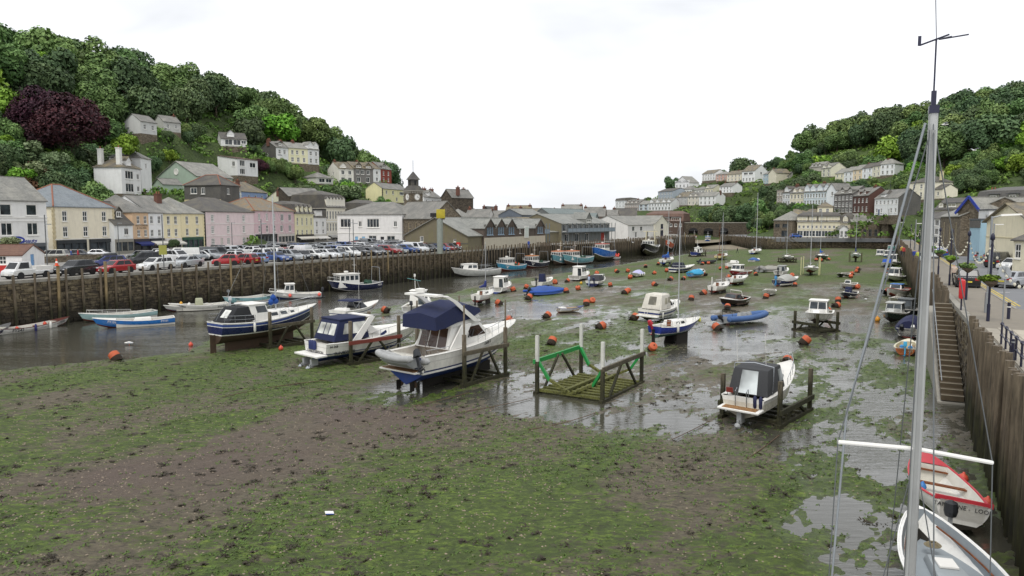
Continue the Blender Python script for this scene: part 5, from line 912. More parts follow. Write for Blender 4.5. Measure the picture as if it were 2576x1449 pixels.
def wood(side,n,poly,kinds,hr,labels,group,sep,seed,name='tree'):
    r = random.Random(seed); xs = [p[0] for p in poly]; ys = [p[1] for p in poly]; got = []; tries = 0
    def inside(x,y):
        c = False; j = len(poly) - 1
        for i in range(len(poly)):
            (xi,yi),(xj,yj) = poly[i],poly[j]
            if (yi > y) != (yj > y) and x < (xj - xi)*(y - yi)/(yj - yi) + xi: c = not c
            j = i
        return c
    while len(got) < n and tries < 14000:
        tries += 1; x,y = r.uniform(min(xs),max(xs)),r.uniform(min(ys),max(ys))
        if not inside(x,y) or any(math.hypot(x - a,y - b) < sep*k for a,b,k in got): continue
        z = hz(side,x,y); k = r.choices(list(kinds),list(kinds.values()))[0]; h = r.uniform(*hr); rad = h*r.uniform(.46,.6)
        if z < 5.5: continue
        for q in range(4):
            if clear_view(x,y,z + h,rad): break
            h *= .72; rad *= .76
        else: continue
        if h < 2.2 or not seen(side,x,y,z + h): continue
        got.append((x,y,h/hr[1])); tree(x,y,z - .2,h,rad,k,labels[k].replace('tree',name),group,name,cat=name)
    return got
TL = lambda where: {'g': 'rounded mid-green broadleaf tree ' + where,'d': 'dark green dense-crowned tree ' + where,'b': 'bright yellow-green tree ' + where,'s': 'pale grey-green bushy tree ' + where,'r': 'brown withered bush ' + where,'p': 'purple-leaved tree ' + where}
# copper beech and other single trees of the east hill
for px_,h_,r_,k_,lab in (((-99.66,168,33.4),17,9.6,'p','huge dark purple copper beech towering over the scrub'),((-109.12,172,35.3),15,7.5,'p','smaller plum-coloured beech left of the huge copper beech'),((-114.99,170,37.06),10,4.8,'b','lime green tree left of the copper beeches'),((-118.33,330,60.92),16,8.5,'d','dark spreading pine standing out on the skyline of the wooded hill'),((-81.93,240,19.62),6,2.6,'p','small plum tree behind the blue house'),((-88.45,170,26.94),9,3.4,'b','olive green feathery tree left of the half hidden cottages'),((12.86,240,10.47),5,2.6,'p','low plum bush between old town roofs')):
    z_ = max(4.7,hz('L',px_[0],px_[1]) - .3); tree(px_[0],px_[1],z_,max(h_,px_[2] - z_ + h_*.45),r_,k_,lab)
EW = [(-250,190),(-150,128),(-112,185),(-104,232),(-92,262),(-88,292),(-64,330),(-58,392),(-75,430),(-150,420),(-250,330)]
wood('L',88,EW,{'g': 5,'d': 3.4,'b': .8},(12,17.5),TL('in the wood on the east hill crest'),'trees of the east hill wood',7.6,1)
wood('L',60,[(-100,92),(-88,150),(-88,176),(-104,180),(-112,166),(-150,118),(-150,80)],{'g': 2,'d': 2.4,'b': 2,'s': 1.6},(4.5,8.5),TL('on the scrubby slope behind the painted terrace'),'shrubs on the slope behind the terrace',4.2,2,'shrub')
wood('L',60,[(-95,172),(-74,215),(-58,228),(-40,262),(-62,300),(-84,270),(-102,235),(-112,185)],{'g': 3,'d': 2,'b': 1.6,'s': .5},(4,7.5),TL('among the hillside houses'),'shrubs among the east hillside houses',4.0,3,'shrub')
for px_,k_ in (((-98.73,150,26.21),'r'),((-96.4,152,26.02),'r'),((-100.55,156,27.5),'r')): tree(px_[0],px_[1],hz('L',px_[0],px_[1]) - .2,6,3.2,k_,'brown withered bush on the bare bank of the scrub slope','withered bushes')
# west hill
WW = [(150,300),(175,262),(205,205),(260,150),(360,150),(400,330),(390,520),(230,530),(190,500),(200,440),(212,400),(190,370),(185,340)]
wood('R',100,WW,{'g': 5,'d': 3.4,'b': .9},(14,20),TL('in the wood covering the west hill'),'trees of the west hill wood',8.6,4)
wood('R',14,[(160,508),(174,452),(202,446),(196,505)],{'g': 3,'d': 3},(5.5,9),TL('where the west wood thins out along the seaward ridge'),'trees at the thin end of the west wood',5,9)
wood('R',78,[(96,338),(128,332),(150,312),(168,330),(175,380),(168,420),(150,400),(128,385),(112,400),(100,380)],{'g': 3,'d': 4,'b': 1.2},(8,13),TL('on the steep bank above the harbour mouth'),'trees on the bank above the harbour mouth',4.2,5)
wood('R',55,[(92,272),(140,266),(160,250),(168,268),(152,300),(112,333),(95,320)],{'g': 3,'d': 3,'b': 1.4},(3.5,7),TL('on the bank behind the far quay'),'shrubs behind the far quay',3.4,8,'shrub')
wood('R',55,[(160,262),(178,240),(196,205),(220,170),(240,190),(210,250),(200,310),(180,345),(160,300)],{'g': 3,'d': 2,'b': 1.8,'s': .4},(5,9),TL('between the terraces of the west hill'),'shrubs between the west hill terraces',4.6,6,'shrub')
wood('R',30,[(128,420),(165,425),(205,470),(180,510),(110,525),(90,490)],{'g': 3,'d': 3},(3.5,6),TL('between the houses of the seaward hill'),'shrubs among the seaward houses',5,7,'shrub')
for px_,h_,r_ in (((155.4,500,45.4),15,9.5),((108.23,500,38.21),6,6.0),((92.85,500,24.04),5,3.0),((136.9,480,40.18),7,4.0)):
    tree(px_[0],px_[1],hz('R',px_[0],px_[1]) - .3,max(h_,px_[2] - hz('R',px_[0],px_[1]) + h_*.5),r_,'d','dark wind-shaped tree on the skyline of the seaward ridge','skyline trees of the seaward ridge')
# low scrub filling the slopes
def scrub(side,poly,n,size,seed,mat,label):
    r = np.random.RandomState(seed); xs = [p[0] for p in poly]; ys = [p[1] for p in poly]; X = r.uniform(min(xs),max(xs),n); Y = r.uniform(min(ys),max(ys),n); Z = np.array([hz(side,x,y) for x,y in zip(X,Y)])
    ok = Z > 5.4
    for q in KEEP: ok &= np.hypot(X - q[0],Y - q[1]) > q[2]*.9
    X,Y,Z = X[ok],Y[ok],Z[ok]; rad = np.maximum(.6,1.2 + fbm(X*.25,Y*.25,9,2)); tn = np.clip(.5 + fbm(X*.08,Y*.08,19,3)*.9,0,1); k = 26
    d = r.normal(size=(len(X)*k,3)); d /= np.linalg.norm(d,axis=1)[:,None]; d[:,2] = abs(d[:,2]); C = np.repeat(np.c_[X,Y,Z - .2],k,0)
    P = C + d*np.array([1.5,1.5,1.2])*np.repeat(rad,k)[:,None]*r.uniform(.8,1.1,(len(d),1)); T = np.clip(np.repeat(tn,k) + r.normal(size=len(d))*.15,0,1)
    return stuff(link('scrub',card_mesh('scrub',cards(P,d,size,r,.2),T,mat)),label,'scrub')
LEAFSC = leaf_mat('leaves_scrub','3d5222','608034','86a44e')
scrub('L',[(-165,80),(-84,80),(-50,240),(-60,330),(-165,330)],4200,.42,1,LEAFSC,'green bramble and gorse scrub covering the east hillside')
scrub('R',[(95,130),(260,130),(260,520),(80,520)],4200,.55,2,LEAFSC,'green scrub covering the west hillside')

# ================================================================== BOAT KIT
ANTI = {'red': paint('6b2e25',.8,.2,4,stain=.3),'blue': paint('28458c',.6,.12,3,stain=.3),'black': paint('26221c',.85,.3,3),'teal': paint('3c5a55',.8,.2,3),'green': paint('47472a',.85,.3,3),'brown': paint('4a3a2c',.85,.3,3)}
DECK = paint('dedcd5',.55,.06,2,stain=.12); TEAK = wood_m('9a7448','6a4a2c','teak',1.0); VARN = wood_m('8a5028','552c14','varnished_wood',1.0); INNER = paint('cfccc2',.6,.1,2,stain=.25); GREYD = paint('9a9c9c',.6,.1,2); CLEAR = None
def clear_of_quay(pos,head,L,B):
    x,y = pos; c,s_ = math.cos(R(head)),math.sin(R(head))
    for it in range(30):
        bad = None
        for line,sg in ((LQ,1),(RQ,-1)):
            if line is RQ and y > 240: continue
            for k in (-.45,0,.45):
                px,py = np.array([x + c*L*k]),np.array([y + s_*L*k]); d = float(seg_dist(px,py,line)[0])*sg - .62 - B*(.5 if k == 0 else .38)
                if d < 0:
                    e = .2; gx = float(seg_dist(px + e,py,line)[0] - seg_dist(px - e,py,line)[0])/(2*e)*sg; gy = float(seg_dist(px,py + e,line)[0] - seg_dist(px,py - e,line)[0])/(2*e)*sg
                    if bad is None or d < bad[0]: bad = (d,gx,gy,line)
        if not bad: break
        k = min(1.0,-bad[0] + .05)
        if bad[3] is LQ: q = math.hypot(x,y); x -= x/q*k*1.3; y -= y/q*k*1.3
        else: x += bad[1]*k; y += bad[2]*k
    return x,y
class Boat:
    def __init__(s,name,label,pos,head,L,B,zst,zm,zb,sect='r',tf=.8,rake=.5,pb=.7,fore=.5,group=None,roll=0.0,pitch=0.0,z=None,cat='boat',trake=0.0):
        x,y = clear_of_quay(pos,head,L,B); s.root = thing(name,label,cat,(x,y,mud_h(x,y) - .05 if z is None else z),0,group); s.root.rotation_euler = (R(roll),R(-pitch),R(head))
        s.L,s.B,s.sh,s.sect,s.tf,s.rake,s.pb,s.fore,s.tr = L,B,(zst,zm,zb),sect,tf,rake,pb,fore,trake
    def zs(s,t):
        a,m,b = s.sh; return a*(1 - t)*(1 - 2*t) + 4*m*t*(1 - t) + b*t*(2*t - 1)
    def hb(s,t):
        k = s.tf + (1 - s.tf)*math.sin(math.pi/2*min(1,t/.42)) if t < .42 else max(0,math.cos(math.pi/2*(t - .42)/.58)) ** s.pb
        return max(.015,s.B/2*k)
    def zk(s,t): return s.sh[2]*s.fore*max(0,(t - .6)/.4) ** 2.4
    def pt(s,t,q,side=1,inset=0.0,dz=0.0):   # q: 0 keel .. 1 sheer
        b = max(.01,s.hb(t) - inset); zk,zs = s.zk(t),s.zs(t)
        y = b*(1 - (1 - q) ** 2.3) ** .62 if s.sect == 'r' else b*(.88*q/.38 if q < .38 else .88 + .12*(q - .38)/.62)
        y *= 1 - .45*(1 - q)*t ** 4
        x = -s.L/2 + s.L*t*(1 - s.rake/s.L*.6) + s.rake*q*t ** 5 - (s.tr*q*(1 - t) ** 6)
        return Vector((x,side*y,zk + (zs - zk)*q + dz))
    def X(s,t): return s.pt(t,1).x
    def hull(s,bands,n=18,name='hull',tmat=None):
        b = MB(); q0 = [0]
        for q1,m in bands:
            st = max(1,round((q1 - q0[-1])/.14)); q0 += [q0[-1] + (q1 - q0[-1])*(i + 1)/st for i in range(st)]
        mt = lambda q: next(m for qq,m in bands if q <= qq + 1e-6)
        ts = [(i/n) ** .92 for i in range(n + 1)]
        for sd in (1,-1):
            for i in range(n):
                for j in range(len(q0) - 1):
                    a = [s.pt(ts[i],q0[j],sd),s.pt(ts[i + 1],q0[j],sd),s.pt(ts[i + 1],q0[j + 1],sd),s.pt(ts[i],q0[j + 1],sd)]
                    b.add(a,[(0,1,2,3) if sd < 0 else (3,2,1,0)],mt(q0[j + 1]))
        for j in range(len(q0) - 1): b.add([s.pt(0,q0[j],1),s.pt(0,q0[j],-1),s.pt(0,q0[j + 1],-1),s.pt(0,q0[j + 1],1)],[(0,1,2,3)],tmat if tmat and q0[j] > .35 else mt(q0[j + 1]))
        me = b.mesh(name); bm = bmesh.new(); bm.from_mesh(me); bmesh.ops.remove_doubles(bm,verts=bm.verts,dist=1e-4); bm.to_mesh(me); bm.free(); me.polygons.foreach_set('use_smooth',[True]*len(me.polygons)); me.set_sharp_from_angle(angle=R(35))
        s.hullo = link(name,me,s.root); return s
    def rub(s,mat,r=.04,q=1.0,dz=.0,name='rubbing_strake',t1=1.0,out=.0):
        for sd in (1,-1): b = MB(); b.tube([s.pt(i/16*t1,q,sd,-out,dz) for i in range(17)],r,mat,5); b.obj(name,s.root,60)
        return s
    def deck(s,t0=0,t1=1,mat=None,dz=-.01,camb=.05,name='deck'):
        b = MB(); n = 12; sec = []
        for i in range(n + 1):
            t = t0 + (t1 - t0)*i/n; p = s.pt(t,1,1); k = camb*s.hb(t)/s.B*2
            sec.append([Vector((p.x,p.y*f,p.z + dz + k*(1 - f*f))) for f in (1,.5,0,-.5,-1)])
        b.loft(sec,mat or DECK,cap=False)
        for e,f in ((sec[0],1),(sec[-1],0)): pass
        b.obj(name,s.root,40); return s
    def well(s,t0,t1,zf,g=.14,mat=None,fmat=None,cap=None,fwd=True):   # open cockpit with gunwale, inner skin and sole
        b = MB(); n = 12; ts = [t0 + (t1 - t0)*i/n for i in range(n + 1)]; mat = mat or INNER
        inn = {}
        for sd in (1,-1):
            o = [s.pt(t,1,sd) for t in ts]; i_ = [Vector((p.x,sd*max(.02,abs(p.y) - g),p.z + .015)) for p in o]
            f_ = [Vector((p.x,p.y*.9,zf)) for p in i_]; inn[sd] = (i_,f_)
            for k in range(n):
                q = (0,1,2,3) if sd > 0 else (3,2,1,0); b.add([i_[k],i_[k + 1],o[k + 1] + Vector((0,0,.015)),o[k] + Vector((0,0,.015))],[q],cap or DECK); b.add([f_[k],f_[k + 1],i_[k + 1],i_[k]],[q],mat)
        for k in range(n): b.add([inn[1][1][k],inn[-1][1][k],inn[-1][1][k + 1],inn[1][1][k + 1]],[(0,1,2,3)],fmat or mat)
        for k in (0,n):
            b.add([inn[1][0][k],inn[-1][0][k],inn[-1][1][k],inn[1][1][k]],[(0,1,2,3)],mat)
        if t0 < .02:
            p = s.pt(0,1,1); b.box((p.x + g/2,0,p.z - .01),(g,2*p.y,.05),cap or DECK)
        b.obj('cockpit',s.root); return s
    def thwart(s,t,z,w=.24,mat=None):
        b = MB(); y = s.hb(t)*.93; b.box((s.X(t),0,z),(w,2*y,.05),mat or VARN); b.obj('thwart',s.root); return s
    def house(s,x0,x1,z0,z1,w0,w1,mat,fs=.3,bs=.05,side=(),front=(),back=(),gm=None,name='cabin',over=.0,rmat=None,bev=.05,wf=None,wft=None,dz0=0.0,yo=0.0):
        """tapered cabin block; window rectangles in (u0,u1,v0,v1) on each face"""
        wf = w0 if wf is None else wf; wft = wft if wft is not None else (w1*wf/w0)
        c = [(x0,-w0,z0),(x1,-wf,z0 + dz0),(x1,wf,z0 + dz0),(x0,w0,z0),(x0 + bs,-w1,z1),(x1 - fs,-wft,z1),(x1 - fs,wft,z1),(x0 + bs,w1,z1)]
        c = [Vector((p[0],p[1] + yo,p[2])) for p in c]; b = MB(); b.hexa(c,mat); o = b.obj(name,s.root,bev=bev)
        F = {'s': (c[0],c[1],c[5],c[4]),'p': (c[2],c[3],c[7],c[6]),'f': (c[1],c[2],c[6],c[5]),'b': (c[3],c[0],c[4],c[7])}
        for key,rects in (('s',side),('p',[(1 - r[1],1 - r[0],r[2],r[3]) for r in side]),('f',front),('b',back)):
            for r in rects: w = MB(); w.panel(*F[key],.012,gm or GLASS,(r[0],r[1]),(r[2],r[3]),.03); w.obj('window',o)
        if over or rmat:
            q = MB(); q.hexa([(x0 + bs - over,-w1 - over,z1),(x1 - fs + over,-wft - over,z1),(x1 - fs + over,wft + over,z1),(x0 + bs - over,w1 + over,z1)] + [(x0 + bs - over*.6,-w1 - over*.6,z1 + .09),(x1 - fs + over*.6,-wft - over*.6,z1 + .09),(x1 - fs + over*.6,wft + over*.6,z1 + .09),(x0 + bs - over*.6,w1 + over*.6,z1 + .09)],rmat or mat); q.obj('roof',o,bev=.03)
        s.last = o; return s
    def tarp(s,t0,t1,hts,mat,drop=.12,name='cover',over=.04):
        """cloth cover over the gunwales; hts: ridge heights above sheer from t0 to t1"""
        b = MB(); n = 14; sec = []
        for i in range(n + 1):
            f = i/n; t = t0 + (t1 - t0)*f; k = f*(len(hts) - 1); a = min(int(k),len(hts) - 2); h = hts[a] + (hts[a + 1] - hts[a])*(k - a); p = s.pt(t,1,1); w = abs(p.y) + over
            sag = .05*math.sin(i*2.1); sec.append([Vector((p.x,w*y,p.z + h*z_ - (drop if z_ < 0 else 0) + sag*z_)) for y,z_ in ((1.02,-.001),(1.0,.06),(.8,.42),(.45,.82),(0,1),(-.45,.82),(-.8,.42),(-1.0,.06),(-1.02,-.001))])
        b.loft(sec,mat); b.obj(name,s.root,50); return s
    def rail(s,t0,t1,h,mat=None,n=5,mid=True,inset=.06,close=True,r=.016):
        mat = mat or CHROME; P = {}
        for sd in (1,-1):
            pts = [s.pt(t0 + (t1 - t0)*i/n,1,sd,inset) + Vector((0,0,h*(1 if i or t0 < .05 else .75))) for i in range(n + 1)]; P[sd] = pts
        b = MB(); path = P[1] + list(reversed(P[-1])) if close else None
        if path: b.tube(path,r,mat,5)
        else:
            for sd in (1,-1): b.tube(P[sd],r,mat,5)
        ro = b.obj('guard_rail',s.root,60)
        for sd in (1,-1):
            for i,p in enumerate(P[sd]): b = MB(); base = s.pt(t0 + (t1 - t0)*i/n,1,sd,inset); b.tube([base,p],r*.9,mat,5); b.obj('stanchion',ro)
            if mid: b = MB(); b.tube([(p + s.pt(t0 + (t1 - t0)*i/n,1,sd,inset))/2 for i,p in enumerate(P[sd])],r*.6,mat,4); b.obj('lifeline',ro)
        return s
    def outboard(s,mat=None,y=0,up=0.0,sc=1.0,leg=None):
        p = s.pt(0,1,1); b = MB(); mat = mat or paint('2a2c30',.35); M = Matrix.Translation((p.x - .12*sc,y,p.z + .12)) @ Matrix.Rotation(up,4,'Y') @ Matrix.Scale(sc,4)
        k = MB(); k.hexa([(-.34,-.19,.1),(.1,-.17,.1),(.1,.17,.1),(-.34,.19,.1),(-.28,-.16,.62),(.02,-.12,.56),(.02,.12,.56),(-.28,.16,.62)],mat); k.v = [tuple(M @ Vector(v)) for v in k.v]; o = k.obj('outboard_motor',s.root,bev=.06)
        k = MB(); k.box((-.12,0,-.25),(.2,.12,.75),leg or mat); k.box((-.14,0,-.62),(.5,.09,.06),leg or mat); k.lathe([(.02,-.3),(.07,-.1),(.07,.15),(.01,.3)],leg or mat,8,(-.14,0,-.78),Matrix.Rotation(R(90),3,'Y')); k.box((-.14,0,-.9),(.18,.03,.24),leg or mat)
        for a in range(3): c,sn = math.cos(a*2.1)*.13,math.sin(a*2.1)*.13; k.bar((-.42,0,-.78),(-.44,c,-.78 + sn),.1,.02,leg or mat)
        k.v = [tuple(M @ Vector(v)) for v in k.v]; k.obj('drive_leg',o); return s
    def mast(s,x,h,boom=None,cover=None,r=.06,mat=None,spreader=.55,z0=None,stays=True,lean=0):
        z0 = s.zs(.5) if z0 is None else z0; mat = mat or paint('c9cbcc',.35,.06,2,metal=.5); b = MB(); b.tube([(x,0,z0 - .2),(x,0,z0 + h)],r,mat,8,r2=r*.6); m = b.obj('mast',s.root,60)
        if spreader: b = MB(); b.bar((x,-s.B*.32,z0 + h*spreader),(x,s.B*.32,z0 + h*spreader),.05,.03,mat); b.obj('spreader',m)
        if boom:
            b = MB(); b.tube([(x,0,z0 + .75),(x - boom,0,z0 + .85)],.04,mat,6); bo = b.obj('boom',m)
            if cover:
                b = MB(); secs = []
                for i in range(9):
                    f = i/8; hh = .34*(1 - f) + .14; secs.append([Vector((x - boom*f*.97 + .08,math.cos(a)*(.14 + .03*math.sin(i*3)),z0 + .78 + .1*f + hh*.45 + math.sin(a)*hh*.6 + (.5*max(0,1 - f*5) if math.sin(a) > .5 else 0))) for a in [k*math.pi/4 for k in range(8)]])
                b.loft(secs,cover,closed=True); b.obj('sail_cover',bo,60)
        if stays:
            wr = paint('8b8f92',.4,.1,2,metal=.6); top = Vector((x,0,z0 + h*.97))
            for e in (s.pt(.99,1,1),Vector((s.X(0) + .1,0,s.zs(0) + .1)),s.pt((x + s.L/2)/s.L - .03,1,1,.05),s.pt((x + s.L/2)/s.L - .03,1,-1,.05)): b = MB(); b.tube([e,top],.010,wr,4); b.obj('stay',m)
        return s
    def part(s,b,name,parent=None,smooth=None,bev=0): o = b.obj(name,parent or s.root,smooth,bev); return o
    def text(s,txt,t,q,size,mat,sd=-1,out=.03):
        p = s.pt(t,q,sd); p2 = s.pt(t + .02,q,sd); p3 = s.pt(t,min(1,q + .1),sd); xd = (p2 - p).normalized()*(1 if sd < 0 else -1); up = (p3 - p).normalized(); n = xd.cross(up); return textmesh(txt,size,mat,'lettering',s.root,face_M(p + n*out,xd,up),bold=.004)
    def name_text(s,txt,z,size,mat,y=0):   # across the transom
        x = s.pt(0,.7,1).x - .02; return textmesh(txt,size,mat,'lettering',s.root,face_M((x - s.tr*.5,y,z),(0,-1,0)))
    def buoys(s,lst,mat,r=.2,nm='fender'):
        for x,y,z in lst: b = MB(); b.lathe([(.01,-r),(r*.7,-r*.7),(r,0),(r*.7,r*.7),(.05,r),(.04,r*1.25),(.01,r*1.3)],mat,10,(x,y,z)); b.obj(nm,s.root,60)
        return s
    def tubes(s,lst,mat,r=.11,l=.55):   # cylindrical fenders hanging over the side
        for x,y,z in lst: b = MB(); b.lathe([(.02,-l/2 - .08),(r,-l/2),(r,l/2),(.03,l/2 + .1)],mat,9,(x,y,z)); b.obj('fender',s.root,50)
        return s
    def keel(s,x0,x1,d,th=.12,mat=None,y=0,splay=0,sweep=.2):
        b = MB(); mat = mat or ANTI['black']; b.hexa([(x0 - sweep,y - th/2 + splay,-d),(x1 - sweep,y - th/2 + splay,-d),(x1 - sweep,y + th/2 + splay,-d),(x0 - sweep,y + th/2 + splay,-d),(x0,y - th/2,.25),(x1,y - th/2,.25),(x1,y + th/2,.25),(x0,y + th/2,.25)],mat); b.obj('keel',s.root); return s
    def rudder(s,d=.1,h=.7,w=.35,mat=None,y=0):
        x = s.pt(0,.3,1).x; b = MB(); b.box((x - w/2 + .05,y,h/2 - d),(w,.06,h + d),mat or ANTI['black']); b.obj('rudder',s.root); return s
def open_boat(name,label,pos,head,L,B,top,inner=None,z=None,wl=None,capm=None,thw=(.3,.55),anti='red',group=None,stripe=None,zst=.75,zm=.62,zb=1.0,roll=0,pitch=0,zf=.22,inm=None,sect='r',tf=.75,rake=.45,fd=.8,tmat=None):
    o = Boat(name,label,pos,head,L,B,zst,zm,zb,sect,tf,rake,.62,.4,group,roll,pitch,z)
    o.hull([(.22,ANTI[anti])] + ([(.3,stripe)] if stripe else []) + [(1,hull_m(top))],tmat=tmat); o.well(0,fd,zf,.09,inm,None,capm); o.deck(fd,1,capm or DECK,.015); o.rub(capm or WHITE,.035)
    for t in thw: o.thwart(t,o.zs(t) - .2)
    return o
def pilot_boat(name,label,pos,head,L,B,top,anti='blue',z=None,group=None,cabx=(.42,.72),ch=1.35,roof=None,roll=0,pitch=0,stripe=None,gm=None,motor=True,zst=.95,zm=.95,zb=1.35,cabm=None,rail=True,sheerst=None,wl=.3):
    o = Boat(name,label,pos,head,L,B,zst,zm,zb,'v',.88,.7,.62,.42,group,roll,pitch,z); cm = cabm or WHITE
    o.hull([(wl,ANTI[anti])] + ([(wl + .07,stripe)] if stripe else []) + ([(.86,hull_m(top)),(1,sheerst)] if sheerst else [(1,hull_m(top))])); o.well(0,cabx[0] + .03,.45,.14); o.deck(cabx[0],1); o.rub(WHITE if not sheerst else sheerst,.04)
    x0,x1 = o.X(cabx[0]),o.X(cabx[1]); w = B*.36; z0 = o.zs(.5) - .25
    o.house(x0,x1,z0,z0 + ch + .25,w,w*.86,cm,.35,.02,[(.08,.46,.5,.9),(.54,.92,.5,.88)],[(.06,.48,.48,.92),(.52,.94,.48,.92)],[(.55,.92,.1,.85)],gm,over=.12,rmat=roof or cm)
    o.house(x1 - .25,o.X(min(.93,cabx[1] + .2)),z0 + .1,o.zs(.8) + .28,w*.95,w*.8,cm,.5,0,name='cuddy',wf=w*.35)
    if rail: o.rail(.6,.99,.5,n=4,mid=False)
    if motor: o.outboard()
    return o
def yacht(name,label,pos,head,L,B,top,mh,anti='blue',z=None,group=None,cover=None,stripe=None,roll=0,kind='bilge',pitch=0,cabm=None,mx=.08,rail=True,deckm=None,zk=.55,lab=None,boom=None):
    o = Boat(name,label,pos,head,L,B,1.0,.92,1.25,'r',.62,.8,.66,.5,group,roll,pitch,(mud_h(*pos) + zk if z is None else z)); cm = cabm or WHITE
    o.hull([(.36,ANTI[anti]),(.41,stripe or WHITE),(.9,hull_m(top)),(1,hull_m(top) if not stripe else stripe)]); o.well(.04,.36,.62,.2); o.deck(.36,1,deckm); o.rub(WHITE,.03)
    x0,x1 = o.X(.34),o.X(.72); w = B*.3; z0 = o.zs(.5) - .08
    o.house(x0,x1,z0,z0 + .48,w,w*.82,cm,.45,.05,[(.12,.38,.3,.75),(.5,.78,.3,.72)],back=[],wf=w*.6)
    b = MB(); b.panel((x0,w*.3,z0),(x0,-w*.3,z0),(x0 + .05,-w*.3,z0 + .52),(x0 + .05,w*.3,z0 + .52),.03,VARN,(0,1),(0,1),.04); b.obj('companionway',o.last)
    if kind == 'bilge': o.keel(-L*.12,L*.14,zk,.1,None,B*.22,.12); o.keel(-L*.12,L*.14,zk,.1,None,-B*.22,-.12); o.rudder(zk*.6,1.0,.4)
    elif kind == 'fin': o.keel(-L*.18,L*.16,zk,.22); o.rudder(zk*.6,1.0,.4)
    if mh: o.mast(o.L*mx,mh,boom if boom else L*.36,cover,r=max(.05,mh*.0065))
    if rail: o.rail(.72,.99,.55,n=3); o.rail(.0,.2,.5,n=2,close=False)
    return o
def trawler(name,label,pos,head,L,B,top,anti='red',z=-.35,group=None,roofc='c9743a',cab=(.52,.78),aft=False,roll=0,h=2.0,zst=2.0,zm=1.7,zb=2.9,reg=None,gear=True,buoy=None,wl=.34,line=None):
    o = Boat(name,label,pos,head,L,B,zst,zm,zb,'r',.86,.9,.5,.3,group,roll,0,z); o.hull([(wl,ANTI[anti]),(wl + .05,line or WHITE),(1,hull_m(top))],tmat=None)
    o.well(.02,cab[0] + .04,zm - .75,.16,GREYD,GREYD,WHITE); o.deck(cab[0],1,GREYD,-.35 if False else 0); o.rub(WHITE,.05); x0,x1 = o.X(cab[0]),o.X(cab[1]); w = B*.33; z0 = zm - .4
    ws = [(.05 + i*.24,.05 + i*.24 + .18,.55,.88) for i in range(4)]
    o.house(x0,x1,z0,z0 + h + .4,w,w*.95,WHITE,.1,.02,ws,[(.04 + i*.24,.04 + i*.24 + .2,.55,.88) for i in range(4)],[(.6,.9,.1,.8)],over=.14,rmat=paint(roofc,.6))
    zr = z0 + h + .5; b = MB(); b.lathe([(.02,0),(.34,.02),(.34,.22),(.02,.26)],WHITE,12,(x0 + (x1 - x0)*.5,0,zr + .12)); b.box((x0 + (x1 - x0)*.5,0,zr + .06),(.3,.3,.14),WHITE); b.obj('radar',o.last)
    b = MB(); b.tube([(x0 + .3,0,zr),(x0 + .3,0,zr + 2.2)],.035,WHITE,6); b.bar((x0 + .3,-.5,zr + 1.2),(x0 + .3,.5,zr + 1.2),.04,.04,WHITE); b.obj('aerial_mast',o.last)
    if gear:
        xs = o.X(.06); b = MB()
        for sd in (1,-1): b.tube([o.pt(.06,1,sd,.2),o.pt(.06,1,sd,.35) + Vector((0,0,2.3))],.05,GALV,6)
        b.tube([o.pt(.06,1,1,.35) + Vector((0,0,2.3)),o.pt(.06,1,-1,.35) + Vector((0,0,2.3))],.05,GALV,6); b.obj('gantry',o.root)
        b = MB(); b.lathe([(.45,-.5),(.45,-.44),(.2,-.42),(.2,.42),(.45,.44),(.45,.5)],paint('3a5a4a',.7),14,(o.X(.24),0,zm + .1),Matrix.Rotation(R(90),3,'X')); b.obj('net_drum',o.root)
    o.rail(.74,.99,.55,WHITE,4,False)
    if buoy: o.buoys(buoy,paint('e2603a',.5))
    if reg: o.text(reg,.80,.78,.42,FRAME); o.text(reg,.80,.78,.42,FRAME,1)
    return o
def rnd_fit(o,r):   # loose gear in open boats
    pass

# ================================================================== BOATS
def PB(t): return t[:2],t[2]
RED_ = paint('d2543f',.5); ORB = paint('e0703c',.5); NAVY = hull_m('1c2450'); WSTR = paint('e6e4dc',.5)
LET = paint('2a2a2c',.5)
# ---- motor cruiser with covered flybridge on its cradle
f = Boat('flybridge_cruiser','large white flybridge cruiser with navy canvas cover and dinghy hung on its stern',(-3.35,49.0),52,10.6,3.7,1.95,2.05,2.7,'v',.92,1.5,.62,.42,z=.52,pitch=1.0)
f.hull([(.40,ANTI['blue']),(.47,WSTR),(.52,paint('1d2a5c',.4)),(.78,hull_m('e6e3da')),(.81,paint('c9c6be',.4)),(1,hull_m('e9e6de'))]); f.rub(WHITE,.05); f.deck(.3,1); f.well(.02,.3,1.25,.28,None,TEAK)
f.house(f.X(.24),f.X(.74),1.95,3.35,1.45,1.3,WHITE,1.5,.5,[(.52,.9,.34,.82)],[(.05,.95,.2,.9)],[(.08,.34,.06,.93),(.37,.63,.06,.93),(.66,.92,.06,.93)],glass_m('3a2a22'),'saloon',over=.12,wf=1.0)
for u in (.40,.46):
    for sd in (-1,1): b = MB(); x = f.X(.24) + u*5; b.tube([(x,sd*1.435,2.5),(x + .28,sd*1.39,2.95)],.055,BLACK,6); b.obj('vent_slot',f.last)
f.house(f.X(.72),f.X(.93),2.1,2.66,1.1,.8,WHITE,.8,0,name='foredeck_trunk',wf=.45)
f.house(f.X(.14),f.X(.56),3.42,3.62,1.5,1.45,WHITE,.5,0,name='flybridge_deck',wf=1.2)
f.house(f.X(.40),f.X(.62),3.62,4.35,1.3,1.15,WHITE,1.3,.2,name='flybridge_coaming',wf=.95)
b = MB(); nv = NAVYC; z0 = 3.6; xa,xm,xb_ = f.X(.13),f.X(.33),f.X(.60)
